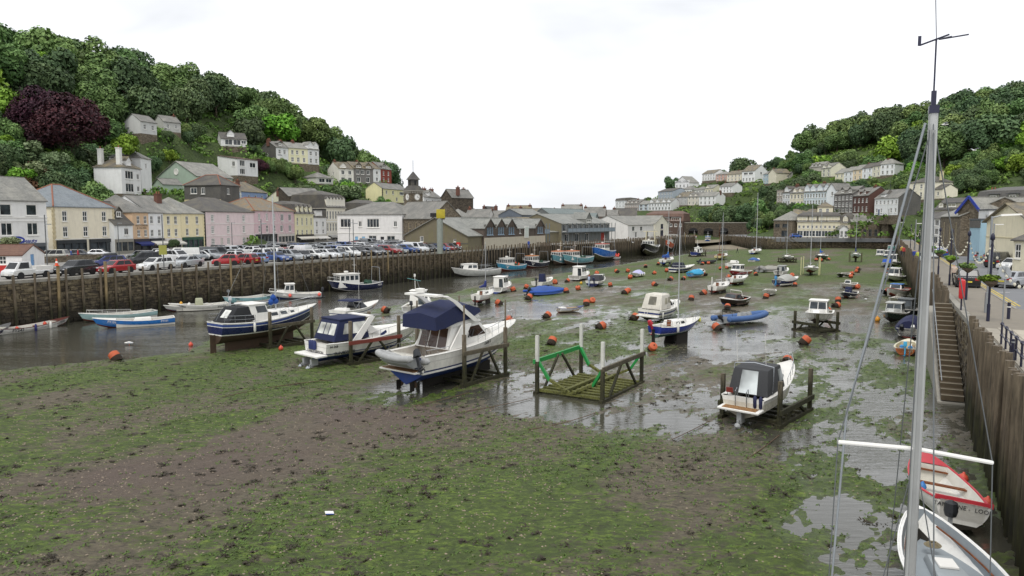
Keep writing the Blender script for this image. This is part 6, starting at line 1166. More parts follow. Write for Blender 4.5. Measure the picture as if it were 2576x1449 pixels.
b.loft([[(xa,1.5,z0 - .25),(xa,1.45,z0 + .55),(xa + .1,0,z0 + .75),(xa,-1.45,z0 + .55),(xa,-1.5,z0 - .25)],[(xa + .9,1.5,z0 - .2),(xa + .9,1.42,z0 + .8),(xa + .9,0,z0 + 1.1),(xa + .9,-1.42,z0 + .8),(xa + .9,-1.5,z0 - .2)],[(xm,1.48,z0 + .02),(xm,1.34,z0 + 1.05),(xm,0,z0 + 1.42),(xm,-1.34,z0 + 1.05),(xm,-1.48,z0 + .02)],[(xm + 1.4,1.4,z0 + .1),(xm + 1.4,1.24,z0 + 1.0),(xm + 1.4,0,z0 + 1.22),(xm + 1.4,-1.24,z0 + 1.0),(xm + 1.4,-1.4,z0 + .1)],[(xb_,1.15,z0 + .4),(xb_,1.05,z0 + .62),(xb_,0,z0 + .7),(xb_,-1.05,z0 + .62),(xb_,-1.15,z0 + .4)]],nv); b.obj('canvas_cover',f.root,30)
for sd in (1,-1):
    b = MB(); secs = []
    for x,z_,w_ in ((.52,3.5,.5),(.42,4.2,.5),(.32,4.95,.42),(.24,5.35,.34),(.17,5.45,.26)): X_ = f.X(x); secs.append([(X_ - w_/2,sd*1.5,z_),(X_ + w_/2,sd*1.5,z_),(X_ + w_/2,sd*1.38,z_ + .05),(X_ - w_/2,sd*1.38,z_ + .05)])
    b.loft(secs,WHITE,closed=True); b.obj('radar_arch_leg',f.root,40)
    b = MB(); b.hexa([(f.X(.24),sd*1.62,1.95),(f.X(.36),sd*1.62,2.0),(f.X(.36),sd*1.5,2.0),(f.X(.24),sd*1.5,1.95),(f.X(.38),sd*1.5,3.42),(f.X(.47),sd*1.5,3.42),(f.X(.47),sd*1.4,3.42),(f.X(.38),sd*1.4,3.42)],WHITE); b.obj('side_wing',f.root)
b = MB(); b.box((f.X(.18),0,5.47),(.55,2.9,.12),WHITE); b.lathe([(.02,0),(.3,.02),(.3,.24),(.02,.28)],WHITE,14,(f.X(.18),.3,5.6)); b.obj('radar_arch',f.root)
f.rail(.5,.99,.75,n=6); f.rail(.02,.22,.35,n=2,mid=False,close=False)
b = MB(); b.box((f.X(0) - .35,0,1.0),(.75,3.2,.1),WHITE); bo = b.obj('bathing_platform',f.root,bev=.03); b = MB(); b.box((f.X(0) - .35,0,1.06),(.6,2.9,.03),TEAK); b.obj('teak_deck',bo)
for sd in (-1,1): b = MB(); b.tube([(f.X(0) + .6,sd*.6,.25),(f.X(0) + .1,sd*.6,.1)],.04,CHROME,6); b.box((f.X(0) - .05,sd*.6,-.05),(.35,.05,.6),ANTI['black']); b.lathe([(.24,-.03),(.24,.03)],ANTI['brown'],8,(f.X(0) + .15,sd*.6,.05),Matrix.Rotation(R(90),3,'Y')); b.obj('stern_gear',f.root)
b = MB(); b.box((-.5,0,-.1),(6.5,.25,.7),ANTI['black']); b.obj('keel',f.root)
for sd,n_ in ((1,2),(-1,2)):
    b = MB(); b.tube([(f.X(.26),sd*.55,1.3),(f.X(.2),sd*.55,3.5)],.02,CHROME,5); b.tube([(f.X(.26),sd*.2,1.3),(f.X(.2),sd*.2,3.5)],.02,CHROME,5)
    if sd > 0:
        for i in range(6): k = i/6; x_ = f.X(.26) + (f.X(.2) - f.X(.26))*k; b.bar((x_,.2,1.4 + 2.1*k),(x_,.55,1.4 + 2.1*k),.05,.03,CHROME)
        b.obj('ladder',f.root)
f.tubes([(f.X(0) - .1,-1.0,1.5),(f.X(0) - .1,-1.32,1.5)],paint('1d2a5c',.6),.15,.6)
f.text('Lady S',.60,.93,.3,LET,-1,.05)
# inflatable dinghy slung on davits
def rib(name,label,pos,z,head,L,B,tubec,floorm,roll=0,motor=True,group=None,r=.21,consol=False,cover=None,up=.5):
    o = Boat(name,label,pos,head,L,B,.45,.4,.6,'v',.9,.3,.5,.3,group,roll,0,z); o.hull([(1,floorm)]); tm = cloth_m(tubec) if isinstance(tubec,str) else tubec
    for sd in (1,-1):
        pts = [o.pt(t,1,sd,-.05,.05) for t in (0,.2,.4,.6,.75,.87,.95,1.0)]; pts[-1].y = 0; pts = [pts[0] - Vector((.35,0,-.03))] + pts; b = MB(); b.tube(pts,r,tm,10); b.tube([pts[0],pts[0] - Vector((.22,0,0))],r,tm,10,r2=.05); b.obj('inflatable_tube',o.root,60)
    b = MB(); b.box((-.1,0,.3),(L*.75,B*.6,.08),INNER); b.obj('floor',o.root); b = MB(); b.box((-L*.42,0,.42),(.08,B*.72,.5),GREYD); b.obj('transom',o.root)
    if motor: o.outboard(up=up)
    if consol:
        for x in (-.6,.15,.8): o.house(x - .25,x + .3,.3,.95,.26,.22,GREYD,.2,.1,name='jockey_seat')
        b = MB(); 
        for sd in (1,-1): b.tube([(-L*.4,sd*.7,.4),(-L*.4,sd*.6,1.4),(-L*.4,0,1.5)],.035,BLACK,6)
        b.obj('a_frame',o.root)
    if cover: o.tarp(.02,1.0,(.55,.95,.75,.25),cloth_m(cover),.3,over=.2)
    return o
d_ = f.root.matrix_world if False else None
ang = R(52); sx,sy = -3.35 + math.cos(ang)*-6.1,49.0 + math.sin(ang)*-6.1
rib('inflatable_dinghy','grey inflatable dinghy with outboard slung across the stern of the flybridge cruiser',(sx,sy),1.75,322 - 180,3.0,1.5,'a6a7a6',GREYD,roll=14)
# ---- white sports cruiser with navy canopy
f = Boat('sports_cruiser','white sports cruiser with navy canopy, clear windows and twin stern drives',(-11.0,56.0),47,9.6,3.2,1.45,1.45,1.9,'v',.92,1.6,.6,.45,z=.4,pitch=.5)
f.hull([(.36,ANTI['blue']),(.45,WSTR),(.50,paint('1d2a5c',.4)),(.8,hull_m('e8e6df')),(.83,paint('c9c6be',.4)),(1,hull_m('eae8e2'))]); f.rub(WHITE,.04); f.deck(.42,1); f.well(.03,.44,.95,.3)
f.house(f.X(.42),f.X(.93),1.45,1.98,1.25,.9,WHITE,1.6,0,name='foredeck_moulding',wf=.35); f.house(f.X(.40),f.X(.56),1.75,2.55,1.3,1.1,WHITE,1.15,.35,[(.1,.55,.2,.9)],[(.04,.96,.1,.92)],name='windscreen',wf=1.15)
f.house(f.X(.08),f.X(.44),1.5,3.0,1.35,1.18,NAVYC,.25,.65,[(.22,.44,.32,.82),(.52,.96,.3,.84)],[],[(.08,.36,.3,.82),(.4,.6,.3,.82),(.64,.92,.3,.82)],glass_m('b9bab4',.25,'misty_plastic'),'canopy',over=.06,bev=.09)
for sd in (1,-1): b = MB(); b.hexa([(f.X(.26),sd*1.5,1.45),(f.X(.34),sd*1.5,1.45),(f.X(.34),sd*1.38,1.45),(f.X(.26),sd*1.38,1.45),(f.X(.44),sd*1.34,3.0),(f.X(.50),sd*1.34,3.0),(f.X(.50),sd*1.22,3.0),(f.X(.44),sd*1.22,3.0)],WHITE); b.obj('radar_arch_leg',f.root)
b = MB(); b.box((f.X(.46),0,3.06),(.5,2.6,.12),WHITE); b.obj('radar_arch',f.root)
b = MB(); b.box((f.X(0) - .4,0,.62),(.9,3.0,.14),WHITE); b.obj('bathing_platform',f.root,bev=.04)
for y in (-.5,.5): b = MB(); b.box((f.X(0) - .45,y,.12),(.55,.22,.45),GREYD); b.box((f.X(0) - .7,y,-.22),(.3,.12,.45),GREYD); b.lathe([(.05,-.2),(.2,-.05),(.2,.05),(.05,.2)],CHROME,8,(f.X(0) - .95,y,-.25),Matrix.Rotation(R(90),3,'Y')); b.obj('stern_drive',f.root)
f.tubes([(f.X(0) - .12,y,1.25) for y in (-.1,.18,.46)],paint('1d2a5c',.6),.14,.55); f.rail(.45,.99,.5,n=6,mid=False)
f.name_text('LIVELY LIAISON',.78,.3,LET); f.text('SUNSEEKER',.18,.475,.34,LET,-1,.04); f.text('66 268',.07,.85,.24,LET,-1,.04)
b = MB(); b.bar((f.X(.56),-1.23,1.5),(f.X(.62),-1.2,1.75),.03,.22,paint('1d2a5c')); b.obj('flash',f.root)
# ---- navy motor sailer
f = Boat('motor_sailer','navy blue motor sailer with white wheelhouse, black cockpit tent and lowered boom',(-20.6,61.0),54,9.6,3.0,1.75,1.65,2.35,'r',.72,.9,.62,.35,z=.85)
f.hull([(.42,ANTI['brown']),(.47,WSTR),(.80,NAVY),(.83,WSTR),(.95,hull_m('3a4f8c')),(1,WSTR)]); f.rub(WHITE,.04); f.deck(.36,1); f.well(.03,.38,1.05,.25); f.keel(-3.9,2.5,.9,.3,ANTI['brown'],sweep=0); f.rudder(.85,1.2,.5,ANTI['brown'])
f.house(f.X(.30),f.X(.50),1.6,2.95,1.12,.95,WHITE,.55,-.25,[(.35,.92,.5,.9)],[(.05,.48,.45,.9),(.52,.95,.45,.9)],name='wheelhouse',over=.08); f.house(f.X(.47),f.X(.84),1.65,2.25,1.05,.85,WHITE,.5,0,[(.1,.3,.35,.8),(.4,.6,.35,.8),(.72,.85,.35,.75)],name='coachroof',wf=.5)
f.house(f.X(.05),f.X(.32),1.7,2.85,1.15,.9,cloth_m('232427'),-.1,1.0,[],[],[(.3,.72,.3,.8)],glass_m('b9bab4',.25,'misty_plastic'),'cockpit_tent',bev=.12)
f.rail(.02,.3,.6,n=3,close=False); f.rail(.55,.99,.7,n=4); f.buoys([(f.X(.62),0,2.95),(f.X(.60),.05,3.25),(f.X(.57),0,2.9)],cloth_m('1f4a94'),.26,'furled_sail'); f.mast(f.X(.62),9.6,4.2,None,.075,z0=2.2,spreader=.6); f.text('FORECASTER',.40,1.0,.26,LET,-1,.06); f.tubes([(f.X(.28),-1.55,1.2)],WSTR,.1,.6)
# ---- sports boat with charcoal canopy
f = Boat('canopy_sports_boat','white sports boat with charcoal canopy and big clear rear window on a weedy cradle',(13.95,39.3),49,6.3,2.45,1.15,1.2,1.65,'v',.92,1.0,.6,.42,z=.62,pitch=4)
f.hull([(.34,paint('a8a294',.7,.25,2,stain=.5)),(.40,paint('7c4a44',.6)),(.8,hull_m('d5d0c2')),(1,hull_m('e9e7e0'))]); f.rub(WHITE,.04); f.deck(.48,1); f.well(.03,.5,.62,.26,WHITE,TEAK)
f.house(f.X(.46),f.X(.9),1.15,1.62,.95,.7,WHITE,1.0,0,[(.45,.7,.25,.7)],name='foredeck_cuddy',wf=.3)
f.house(f.X(.10),f.X(.52),1.15,2.45,1.08,.92,cloth_m('3d3e40'),.3,.45,[(.72,.95,.35,.85)],[(.05,.95,.2,.85)],[(.27,.73,.05,.93)],glass_m('a9aeae',.3,'clear_sheet'),'canopy',bev=.1)
b = MB(); b.tube([(f.X(.2),1.12,1.2),(f.X(.26),1.05,2.55),(f.X(.27),0,2.66),(f.X(.26),-1.05,2.55),(f.X(.2),-1.12,1.2)],.03,CHROME,6); b.obj('roll_bar',f.root)
for y in (.95,-.6): b = MB(); b.tube([(f.X(.27),y,2.6),(f.X(.25),y,4.3)],.012,WHITE,4); b.obj('aerial',f.root)
b = MB(); b.box((f.X(0) - .3,0,.62),(.7,2.2,.1),WHITE); bo = b.obj('bathing_platform',f.root,bev=.03); b = MB(); b.box((f.X(0) - .3,0,.68),(.5,1.8,.02),TEAK); b.obj('teak_deck',bo)
b = MB(); b.box((f.X(0) - .25,0,.2),(.4,.25,.6),GREYD); b.box((f.X(0) - .45,0,-.15),(.3,.12,.5),GREYD); b.lathe([(.03,-.15),(.17,0),(.03,.15)],GREYD,8,(f.X(0) - .65,0,-.18),Matrix.Rotation(R(90),3,'Y')); b.obj('stern_drive',f.root)
for y in (.35,-.25): b = MB(); b.tube([(f.X(0) - .1,y,.7),(f.X(0) - .1,y,1.5),(f.X(0) + .1,y,1.6),(f.X(0) + .15,y,1.2)],.025,CHROME,6); b.obj('grab_rail',f.root)
b = MB(); b.box((f.X(0) + .05,.72,1.45),(.06,.36,.26),paint('7a2c22',.5)); b.tube([(f.X(0) + .05,.85,.7),(f.X(0) + .05,.85,1.4)],.02,CHROME,5); b.obj('boarding_ladder',f.root)
f.tubes([(f.X(0) + .02,-.65,1.0),(f.X(0) + .02,-.95,1.0)],paint('22264a',.6),.1,.5); f.rail(.55,.99,.5,n=4,mid=False)
# ---- boat moored below the bridge: only its mast reaches the view
f = yacht('tall_mast_yacht','yacht moored under the bridge whose grey aluminium mast crosses the view',(5.35,9.3),66,8.4,2.6,'d9d8d2',0,z=.3,kind='fin',rail=False); MG = paint('b4b5b2',.4,.1,2,metal=.35,stain=.15)
b = MB(); mx = .75; M0 = f.root.matrix_world
b.tube([(mx,0,1.0),(mx,0,5.0),(mx,0,9.0),(mx,0,11.75)],.083,MG,12,r2=.058); m_ = f.part(b,'mast',None,50)
b = MB(); b.box((mx - .095,0,6.3),(.035,.05,10.4),paint('8a8b88',.5)); f.part(b,'sail_track',m_)
b = MB(); b.box((mx,0,11.78),(.15,.12,.1),IRON); b.box((mx + .08,0,11.92),(.06,.06,.24),IRON); f.part(b,'masthead_fitting',m_)
b = MB(); b.tube([(mx + .09,0,11.95),(mx + .12,0,12.72)],.012,IRON,5); b.tube([(mx + .12,0,12.72),(mx + .1,.05,13.5)],.005,IRON,4); f.part(b,'aerial',m_)
b = MB(); b.tube([(mx - .1,-.15,12.7),(mx + .3,-.05,12.76),(mx + .34,-.4,12.8)],.01,IRON,4); b.tube([(mx + .1,.2,12.66),(mx + .14,-.15,12.78)],.012,IRON,4); b.box((mx + .1,.2,12.72),(.015,.04,.13),IRON); f.part(b,'wind_vane',m_)
b = MB(); ud = Matrix.Rotation(R(-66),3,'Z') @ Vector((1,0,0)); b.tube([Vector((mx,0,7.12)),Vector((mx,0,7.22)) - ud*1.1],.03,WHITE,8); f.part(b,'spreader',m_); b = MB(); b.tube([Vector((mx,0,7.12)),Vector((mx,0,6.92)) + ud*1.08],.03,WHITE,8); f.part(b,'spreader',m_)
for e in ((Vector((mx,0,11.6)),Vector((mx,0,7.22)) - ud*1.1,Vector((.2,0,1.2)) - ud*1.25),(Vector((mx,0,11.6)),Vector((mx,0,6.92)) + ud*1.08,Vector((.2,0,1.2)) + ud*1.2),(Vector((mx,0,11.7)),f.pt(.99,1,1)),(Vector((mx,0,11.7)),Vector((-4,0,1.3))),(Vector((mx,0,7)),Vector((.5,1.1,1.2))),(Vector((mx,0,7)),Vector((.5,-1.1,1.2))),(Vector((mx + .12,.02,11.5)),Vector((mx + .14,.05,1.6))),(Vector((mx - .13,.05,11.5)),Vector((mx - .16,.1,1.6)))):
    b = MB(); b.tube(list(e),.008,paint('6c6f70',.5,.1,2,metal=.4),4); f.part(b,'stay',m_)
b = MB(); b.tube([(mx - .1,.1,11.6),(mx + .1,.9,7.5),(mx + .15,1.15,1.4)],.016,paint('8a8f92',.6),6); f.part(b,'furled_stay',m_)
# ---- open boats under the west quay in front
f = open_boat('red_trim_boat','white open boat with red gunwale and transom lettering drying out beside the piles',(15.75,26.3),74,5.4,2.15,'e2e0da',capm=paint('c43a44',.5),thw=(.55,.8),roll=7,pitch=-2,z=.15,zst=.95,zm=.85,zb=1.25,zf=.35,inm=paint('dcd9cf',.5),anti='black',tmat=hull_m('e4e2dc'))
f.name_text('LOOE',.78,.2,LET,-.6); f.name_text('TAMAHINE -',.78,.2,LET,.35); f.house(f.X(.12),f.X(.3),.4,.72,.34,.32,GREYD,.05,.05,name='engine_box'); f.buoys([(f.X(.5),.6,.55)],paint('3f7fc4',.5),.16,'float')
b = MB(); b.box((f.X(0) + .04,0,1.0),(.06,1.75,.16),paint('c43a44',.5)); f.part(b,'transom_capping'); f.buoys([(f.X(.3),-1.2,.7),(f.X(.72),-1.05,.85)],RED_,.2)
f = open_boat('grey_inside_boat','white boat with grey painted inside, coiled rope and hatch below the bridge',(12.3,19.7),76,6.4,2.6,'e6e5e0',capm=paint('e9e8e4',.5),thw=(),z=.1,zst=.95,zm=.9,zb=1.3,zf=.45,inm=paint('8f979c',.6,.12,3),anti='black',fd=.97); f.house(f.X(.3),f.X(.72),.45,.72,.55,.5,paint('9aa1a4',.6),.3,.1,name='engine_box',wf=.35); b = MB(); b.box((f.X(.58),0,.76),(.6,.5,.05),WHITE); f.part(b,'hatch')
b = MB(); b.tube([(f.X(.76) + .22*math.cos(a*.5)*(1 - a*.012),.24*math.sin(a*.5)*(1 - a*.012),.76 + a*.002) for a in range(50)],.022,ROPE,5); f.part(b,'rope_coil'); b = MB(); b.lathe([(.16,0),(.2,.15),(.18,.42),(.05,.5)],paint('222427',.5),10,(f.X(.9),-.75,1.35)); b.box((f.X(.9),-.75,.9),(.12,.1,1.0),GREYD); f.part(b,'stowed_outboard')
for sd in (1,-1): b = MB(); b.tube([f.pt(t/10,1,sd,.2,-.22) for t in range(2,10)],.03,VARN,5); f.part(b,'inner_stringer')

# ---- boats along the east quay and channel (afloat)
f = open_boat('clinker_rowing_boat','long white clinker boat with dark red gunwale and number FY242',*PB((-48.95,74.1,68.1)),7.2,2.0,'dcdad4',z=-.2,capm=paint('5a2c24',.6),thw=(.2,.4,.6,.8),anti='red'); f.text('FY242',.22,.72,.42,LET,-1); f.text('FY242',.88,.72,.3,LET,-1); f.tubes([(f.X(.45),-1.05,.5)],paint('2a2a6a',.6)); f.tubes([(f.X(.66),-1.05,.55)],WSTR); f.outboard(paint('2b3a44',.5),up=-.9,sc=.8); f.buoys([(f.X(.3),.1,.5),(f.X(.7),.2,.6)],RED_,.18,'float')
f = open_boat('navy_punt','dark navy punt tucked behind the white clinker boat',*PB((-50.31,69.85,88.6)),5.0,1.8,'1d2444',z=-.15,capm=paint('6a6a6a')) 
f = open_boat('pale_blue_launch','pale blue-green launch partly hidden by the bright blue boat',*PB((-44.36,81.91,-133.5)),7.4,2.2,'a9cac9',z=-.2,zst=.95,zm=.85,zb=1.25); f.rail(.3,.9,.35,WHITE,3,False)
f = open_boat('bright_blue_boat','bright blue open boat with white gunwale numbered FY101',*PB((-38.05,73.27,-151.6)),7.2,2.2,'2a7ac8',z=-.2,zst=.95,zm=.85,zb=1.25,fd=.75); f.text('FY101',.80,.76,.32,FRAME,1); f.house(f.X(.3),f.X(.55),.5,1.05,.5,.4,WHITE,.2,.1,name='engine_box'); f.text('FY101',.14,.76,.28,FRAME,1)
f = open_boat('white_clinker_boat','white clinker motor boat with draped console numbered FY903',*PB((-39.11,90.95,-149.5)),6.4,2.2,'dddbd3',z=-.15,zst=.9,zm=.8,zb=1.15,anti='brown'); f.text('FY903',.14,.66,.36,LET,1); f.text('FY903',.82,.74,.3,LET,1); f.house(f.X(.45),f.X(.6),.4,1.6,.38,.3,cloth_m('b5b79a'),.1,.1,name='console_cover',bev=.12); f.outboard(paint('c9ccce',.4)); f.buoys([(f.X(.82),0,1.1)],paint('e0a83a'),.18,'float')
f = open_boat('white_tender','white tender with blue stripe behind the FY903 boat',*PB((-42.34,95.01,-131.8)),5.4,1.9,'d9d8d2',z=-.15,stripe=paint('2a3a7a')); f.buoys([(f.X(.5),0,.8)],WSTR,.25,'float')
f = open_boat('pale_turquoise_boat','pale turquoise open boat numbered FY6',*PB((-37.05,101.54,-121.6)),6.8,2.2,'9fd0d4',z=-.15,zst=.95,zm=.85,zb=1.25,anti='black'); f.text('FY6',.8,.8,.34,LET,1); f.text('FY6',.1,.8,.34,LET,1)
b = MB(); b.tube([(f.X(.9),0,1.2),(f.X(.9),0,1.9)],.03,GALV,5); b.lathe([(.2,-.05),(.2,.05)],GALV,10,(f.X(.9),0,1.9),Matrix.Rotation(R(90),3,'X')); f.part(b,'pot_hauler')
f = pilot_boat('day_fishing_boat','small white clinker fishing boat with wheelhouse and two pink-orange buoys',*PB((-31.89,107.41,-158.9)),6.6,2.4,'d8d8d4','blue',-.22,cabx=(.56,.78),ch=1.3,rail=False); f.buoys([(f.X(.05),1.15,.75),(f.X(.66),1.2,.75)],paint('ef6a5a',.5),.24); f.rail(.5,.98,.35,WHITE,3,False)
f = trawler('navy_fishing_boat','navy fishing boat with white wheelhouse forward numbered PE26',*PB((-25.51,118.3,-134.4)),8.6,3.0,'1b2348','black',-.3,roofc='dcd9d2',cab=(.50,.88),zst=1.5,zm=1.3,zb=2.1,h=1.6,wl=.25); f.text('PE26',.84,.72,.5,FRAME,1); f.text('PE26',.08,.76,.4,FRAME,1)
f = Boat('grey_launch','long pale grey launch with white forward cabin beside the quay',*PB((-7.32,146.94,-141.2)),10.4,3.2,1.7,1.5,2.2,'r',.85,.9,.55,.35,z=-.35); f.hull([(.28,ANTI['black']),(.9,hull_m('c3c4be')),(1,hull_m('dcdad2'))]); f.well(.02,.56,.8,.16,GREYD); f.deck(.55,1); f.rub(WHITE,.05); f.house(f.X(.54),f.X(.86),1.3,2.75,1.1,.9,WHITE,.7,.05,[(.06,.34,.48,.85),(.4,.66,.48,.85)],[(.05,.48,.4,.85),(.52,.95,.4,.85)],over=.08,wf=.7); f.rail(.03,.5,.9,GALV,4,True)
f = trawler('turquoise_boat','turquoise fishing boat with white wheelhouse and stack of pink buoys aft',*PB((-0.46,157.74,-123.7)),9.0,3.2,'3f9cc0','red',-.3,roofc='dcd9d2',cab=(.5,.8),zst=1.6,zm=1.4,zb=2.2,h=1.6,buoy=[(-3.2,0,1.6),(-2.8,.4,1.7),(-3,-.5,1.8),(-2.5,.6,1.5)],reg='FY841')
f = trawler('dark_blue_boat','dark navy fishing boat with orange-roofed wheelhouse and red keel',*PB((5.21,168.7,-121.6)),9.4,3.2,'171c34','red',-.3,roofc='c07a48',cab=(.5,.8),zst=1.6,zm=1.4,zb=2.3,h=1.6,reg='FY808')
f = trawler('faded_turquoise_trawler','faded turquoise trawler moored inside its twin, FY24',*PB((12.84,190.28,-113.9)),11.5,3.8,'6fa5b0','brown',-.3,roofc='cf7c4e',cab=(.56,.84),zst=2.2,zm=1.9,zb=3.0,h=1.7)
f = trawler('outer_turquoise_trawler','turquoise trawler with orange-brown wheelhouse roof numbered FY24',*PB((15.68,177.97,-126.6)),11.5,3.8,'74aab2','brown',-.3,roofc='cf7c4e',cab=(.56,.84),zst=2.2,zm=1.9,zb=3.0,h=1.7); f.text('FY24',.7,.74,.6,LET,1)
f = trawler('blue_trawler','high-bowed bright blue trawler with white wheelhouse aground by the piles',*PB((24.55,198.97,-117.4)),11.5,4.2,'2f6fc0','green',.1,roofc='b04a3a',cab=(.35,.68),zst=2.6,zm=2.6,zb=3.8,h=1.8,wl=.36)
f = open_boat('buoy_skiff','small white skiff heaped with red and pink buoys',*PB((28.65,202.9,-116.8)),5.0,2.0,'d5d5d2',z=-.1); f.buoys([(-1.6,0,1.0),(-1.2,.4,1.0),(-1.5,-.4,1.2),(-.8,0,1.1),(-1.1,-.3,1.5),(-1.9,.3,1.4)],paint('e4574a',.5),.3,'float')
f = trawler('black_trawler','black-hulled trawler with pale A-frame gantry and weedy bottom',*PB((49.3,262.98,-110.2)),15,5.0,'17171a','green',.1,roofc='d9d3c2',cab=(.5,.72),zst=3.0,zm=2.5,zb=3.8,h=2.0); b = MB()
for sd in (1,-1): b.tube([(f.X(.45),sd*1.6,2.6),(f.X(.4),sd*1.2,7.2),(f.X(.2),sd*1.6,3)],.1,paint('d8cfae',.6),6)
b.bar((f.X(.4),-2.2,7.2),(f.X(.4),2.2,7.2),.25,.2,paint('d8cfae',.6)); f.part(b,'a_frame')
f = trawler('orange_trawler','orange trawler with white bulwarks beside the black trawler',*PB((62.49,294.97,-106.1)),13,4.6,'c9582c','black',.1,roofc='cf7c4e',cab=(.4,.6),zst=2.8,zm=2.4,zb=4.0,h=2.0,gear=False); f.house(f.X(.58),f.X(.95),2.5,3.9,2.1,2.2,hull_m('dcdcd8'),-.2,0,name='whaleback',wf=.9)
f = trawler('white_grey_boat','grey-white fishing boat with small wheelhouse and red rails near the harbour mouth',*PB((73.98,314.73,-112.2)),11,3.6,'c9cac6','brown',.2,cab=(.5,.72),zst=2.0,zm=1.7,zb=2.6,roofc='8a4a3a',gear=False)
f = trawler('red_trawler','red and white fishing boat beyond the grey-white one',*PB((89.17,358.56,-105.5)),9,3.4,'c03a36','black',.2,cab=(.4,.62),zst=2.0,zm=1.7,zb=2.7,roofc='c03a36')
f = trawler('small_blue_trawler','small blue trawler at the very end of the east quay',*PB((93.1,348.5,-106.8)),8,3.2,'2a5aa8','blue',.2,cab=(.4,.7),zst=1.8,zm=1.6,zb=2.6,roofc='4a7ac0')

# ---- boats dried out on the mud
f = Boat('bimini_cruiser','white sports boat with navy bimini behind the sports cruiser',*PB((-16.84,79.14,65.6)),7.0,2.4,1.1,1.1,1.5,'v',.9,1.0,.6,.45,z=.1); f.hull([(.3,ANTI['blue']),(.66,hull_m('e4e2dc')),(.74,paint('1d2a5c')),(1,hull_m('e8e6e0'))]); f.well(.03,.5,.6,.25); f.deck(.48,1); f.rub(WHITE,.04); f.house(f.X(.45),f.X(.62),1.1,1.75,1.0,.8,glass_m('2a2c30'),.7,.1,name='windscreen'); f.house(f.X(.2),f.X(.5),1.95,2.1,1.0,.9,NAVYC,.2,.1,name='bimini',bev=.05); f.house(f.X(.06),f.X(.2),.95,1.3,.8,.7,WHITE,0,.1,name='sun_pad',bev=.08)
b = MB()
for sd in (1,-1): b.tube([(f.X(.3),sd*.98,1.2),(f.X(.22),sd*.95,2.0)],.02,CHROME,5); b.tube([(f.X(.3),sd*.98,1.2),(f.X(.46),sd*.9,2.0)],.02,CHROME,5)
f.part(b,'bimini_frame'); b = MB(); b.tube([(f.X(.4),-.9,1.1),(f.X(.4),-.9,5.2)],.015,WHITE,4); f.part(b,'aerial')
f = pilot_boat('angling_boat','white angling boat with teal trim and radar mast behind the flybridge cruiser',*PB((-10.8,84.53,84.9)),7.6,2.7,'d9dad8','black',z=.1,cabx=(.4,.62),ch=1.5); b = MB(); b.tube([(f.X(.45),.3,2.4),(f.X(.42),.3,4.2)],.04,WHITE,6); b.tube([(f.X(.45),-.3,2.4),(f.X(.42),.1,3.8)],.03,GALV,5); b.lathe([(.12,0),(.12,.3)],WHITE,8,(f.X(.42),.3,4.1)); b.bar((f.X(.42),-.4,3.6),(f.X(.42),1.2,3.9),.06,.04,paint('6fb0b0')); f.part(b,'radar_mast')
f = yacht('white_bilge_yacht','small white yacht with tan cockpit doors and navy sail cover',*PB((-3.57,93.28,69.5)),5.6,2.1,'e2e0d8',6.6,cover=cloth_m('23306e'),anti='red',zk=.35)
f = pilot_boat('white_pilothouse','white pilothouse boat with blue bottom by the channel edge',*PB((-1.43,108.47,72.9)),6.4,2.4,'e6e5e0','blue',cabx=(.22,.62),ch=1.4,motor=False)
f = Boat('console_boat','open white boat with navy-covered console and outboard',*PB((5.22,118.52,65.5)),6.2,2.3,.85,.85,1.2,'v',.88,.8,.6,.4,z=.05); f.hull([(.25,ANTI['black']),(1,hull_m('dedcd4'))]); f.well(.03,.85,.35,.16); f.deck(.85,1); f.rub(WHITE,.04); f.house(f.X(.3),f.X(.5),.5,2.0,.5,.4,NAVYC,.15,.1,name='console_cover',bev=.08); f.outboard(up=0); f.rail(.1,.4,.7,BLACK,2,False,close=False)
rib('covered_inflatable','blue inflatable boat under a crumpled blue cover',(4.88,104.62,64.7)[:2],.05,28,5.4,2.1,'2f55a8',GREYD,cover='3a5796')
f = pilot_boat('white_weekender','white weekender with rounded pilothouse and tall aerial on green mud',*PB((12.35,130.3,65.0)),7.0,2.6,'e4e3de','black',cabx=(.22,.6),ch=1.5,motor=False); b = MB(); b.tube([(f.X(.4),.4,2.4),(f.X(.4),.4,4.4)],.015,WHITE,4); f.part(b,'aerial')
f = Boat('grey_canopy_boat','navy and white boat with grey canopy and twin covered outboards',*PB((13.98,119.18,67.2)),6.4,2.4,.95,.9,1.3,'v',.9,.9,.6,.42,z=.05); f.hull([(.62,NAVY),(1,hull_m('e4e2dc'))]); f.well(.03,.6,.4,.16); f.deck(.58,1); f.rub(WHITE,.04); f.house(f.X(.14),f.X(.64),.95,1.75,1.0,.75,cloth_m('3a3b40'),.4,.5,[],[],[],None,'canopy',bev=.08); f.house(f.X(.6),f.X(.74),1.0,1.8,.9,.75,WHITE,.5,0,[(.2,.8,.3,.85)],[(.06,.94,.3,.9)],name='windscreen'); f.outboard(paint('aab8d0',.7),.4); f.outboard(paint('2a3050',.6),-.4,up=-.4); f.rail(.6,.99,.4,n=3,mid=False)
f = open_boat('lilac_cover_boat','small white boat with lilac cover stretched over its front',*PB((23.34,136.63,-121.3)),4.8,1.9,'d8d7d4',z=.1,thw=()); f.tarp(.1,.75,(.2,.75,.6,.2),cloth_m('b9b8dc'),.05); f.tubes([(x,y,.5) for x in (-1.5,-.4,.8) for y in (-1,1)],WSTR,.1,.4)
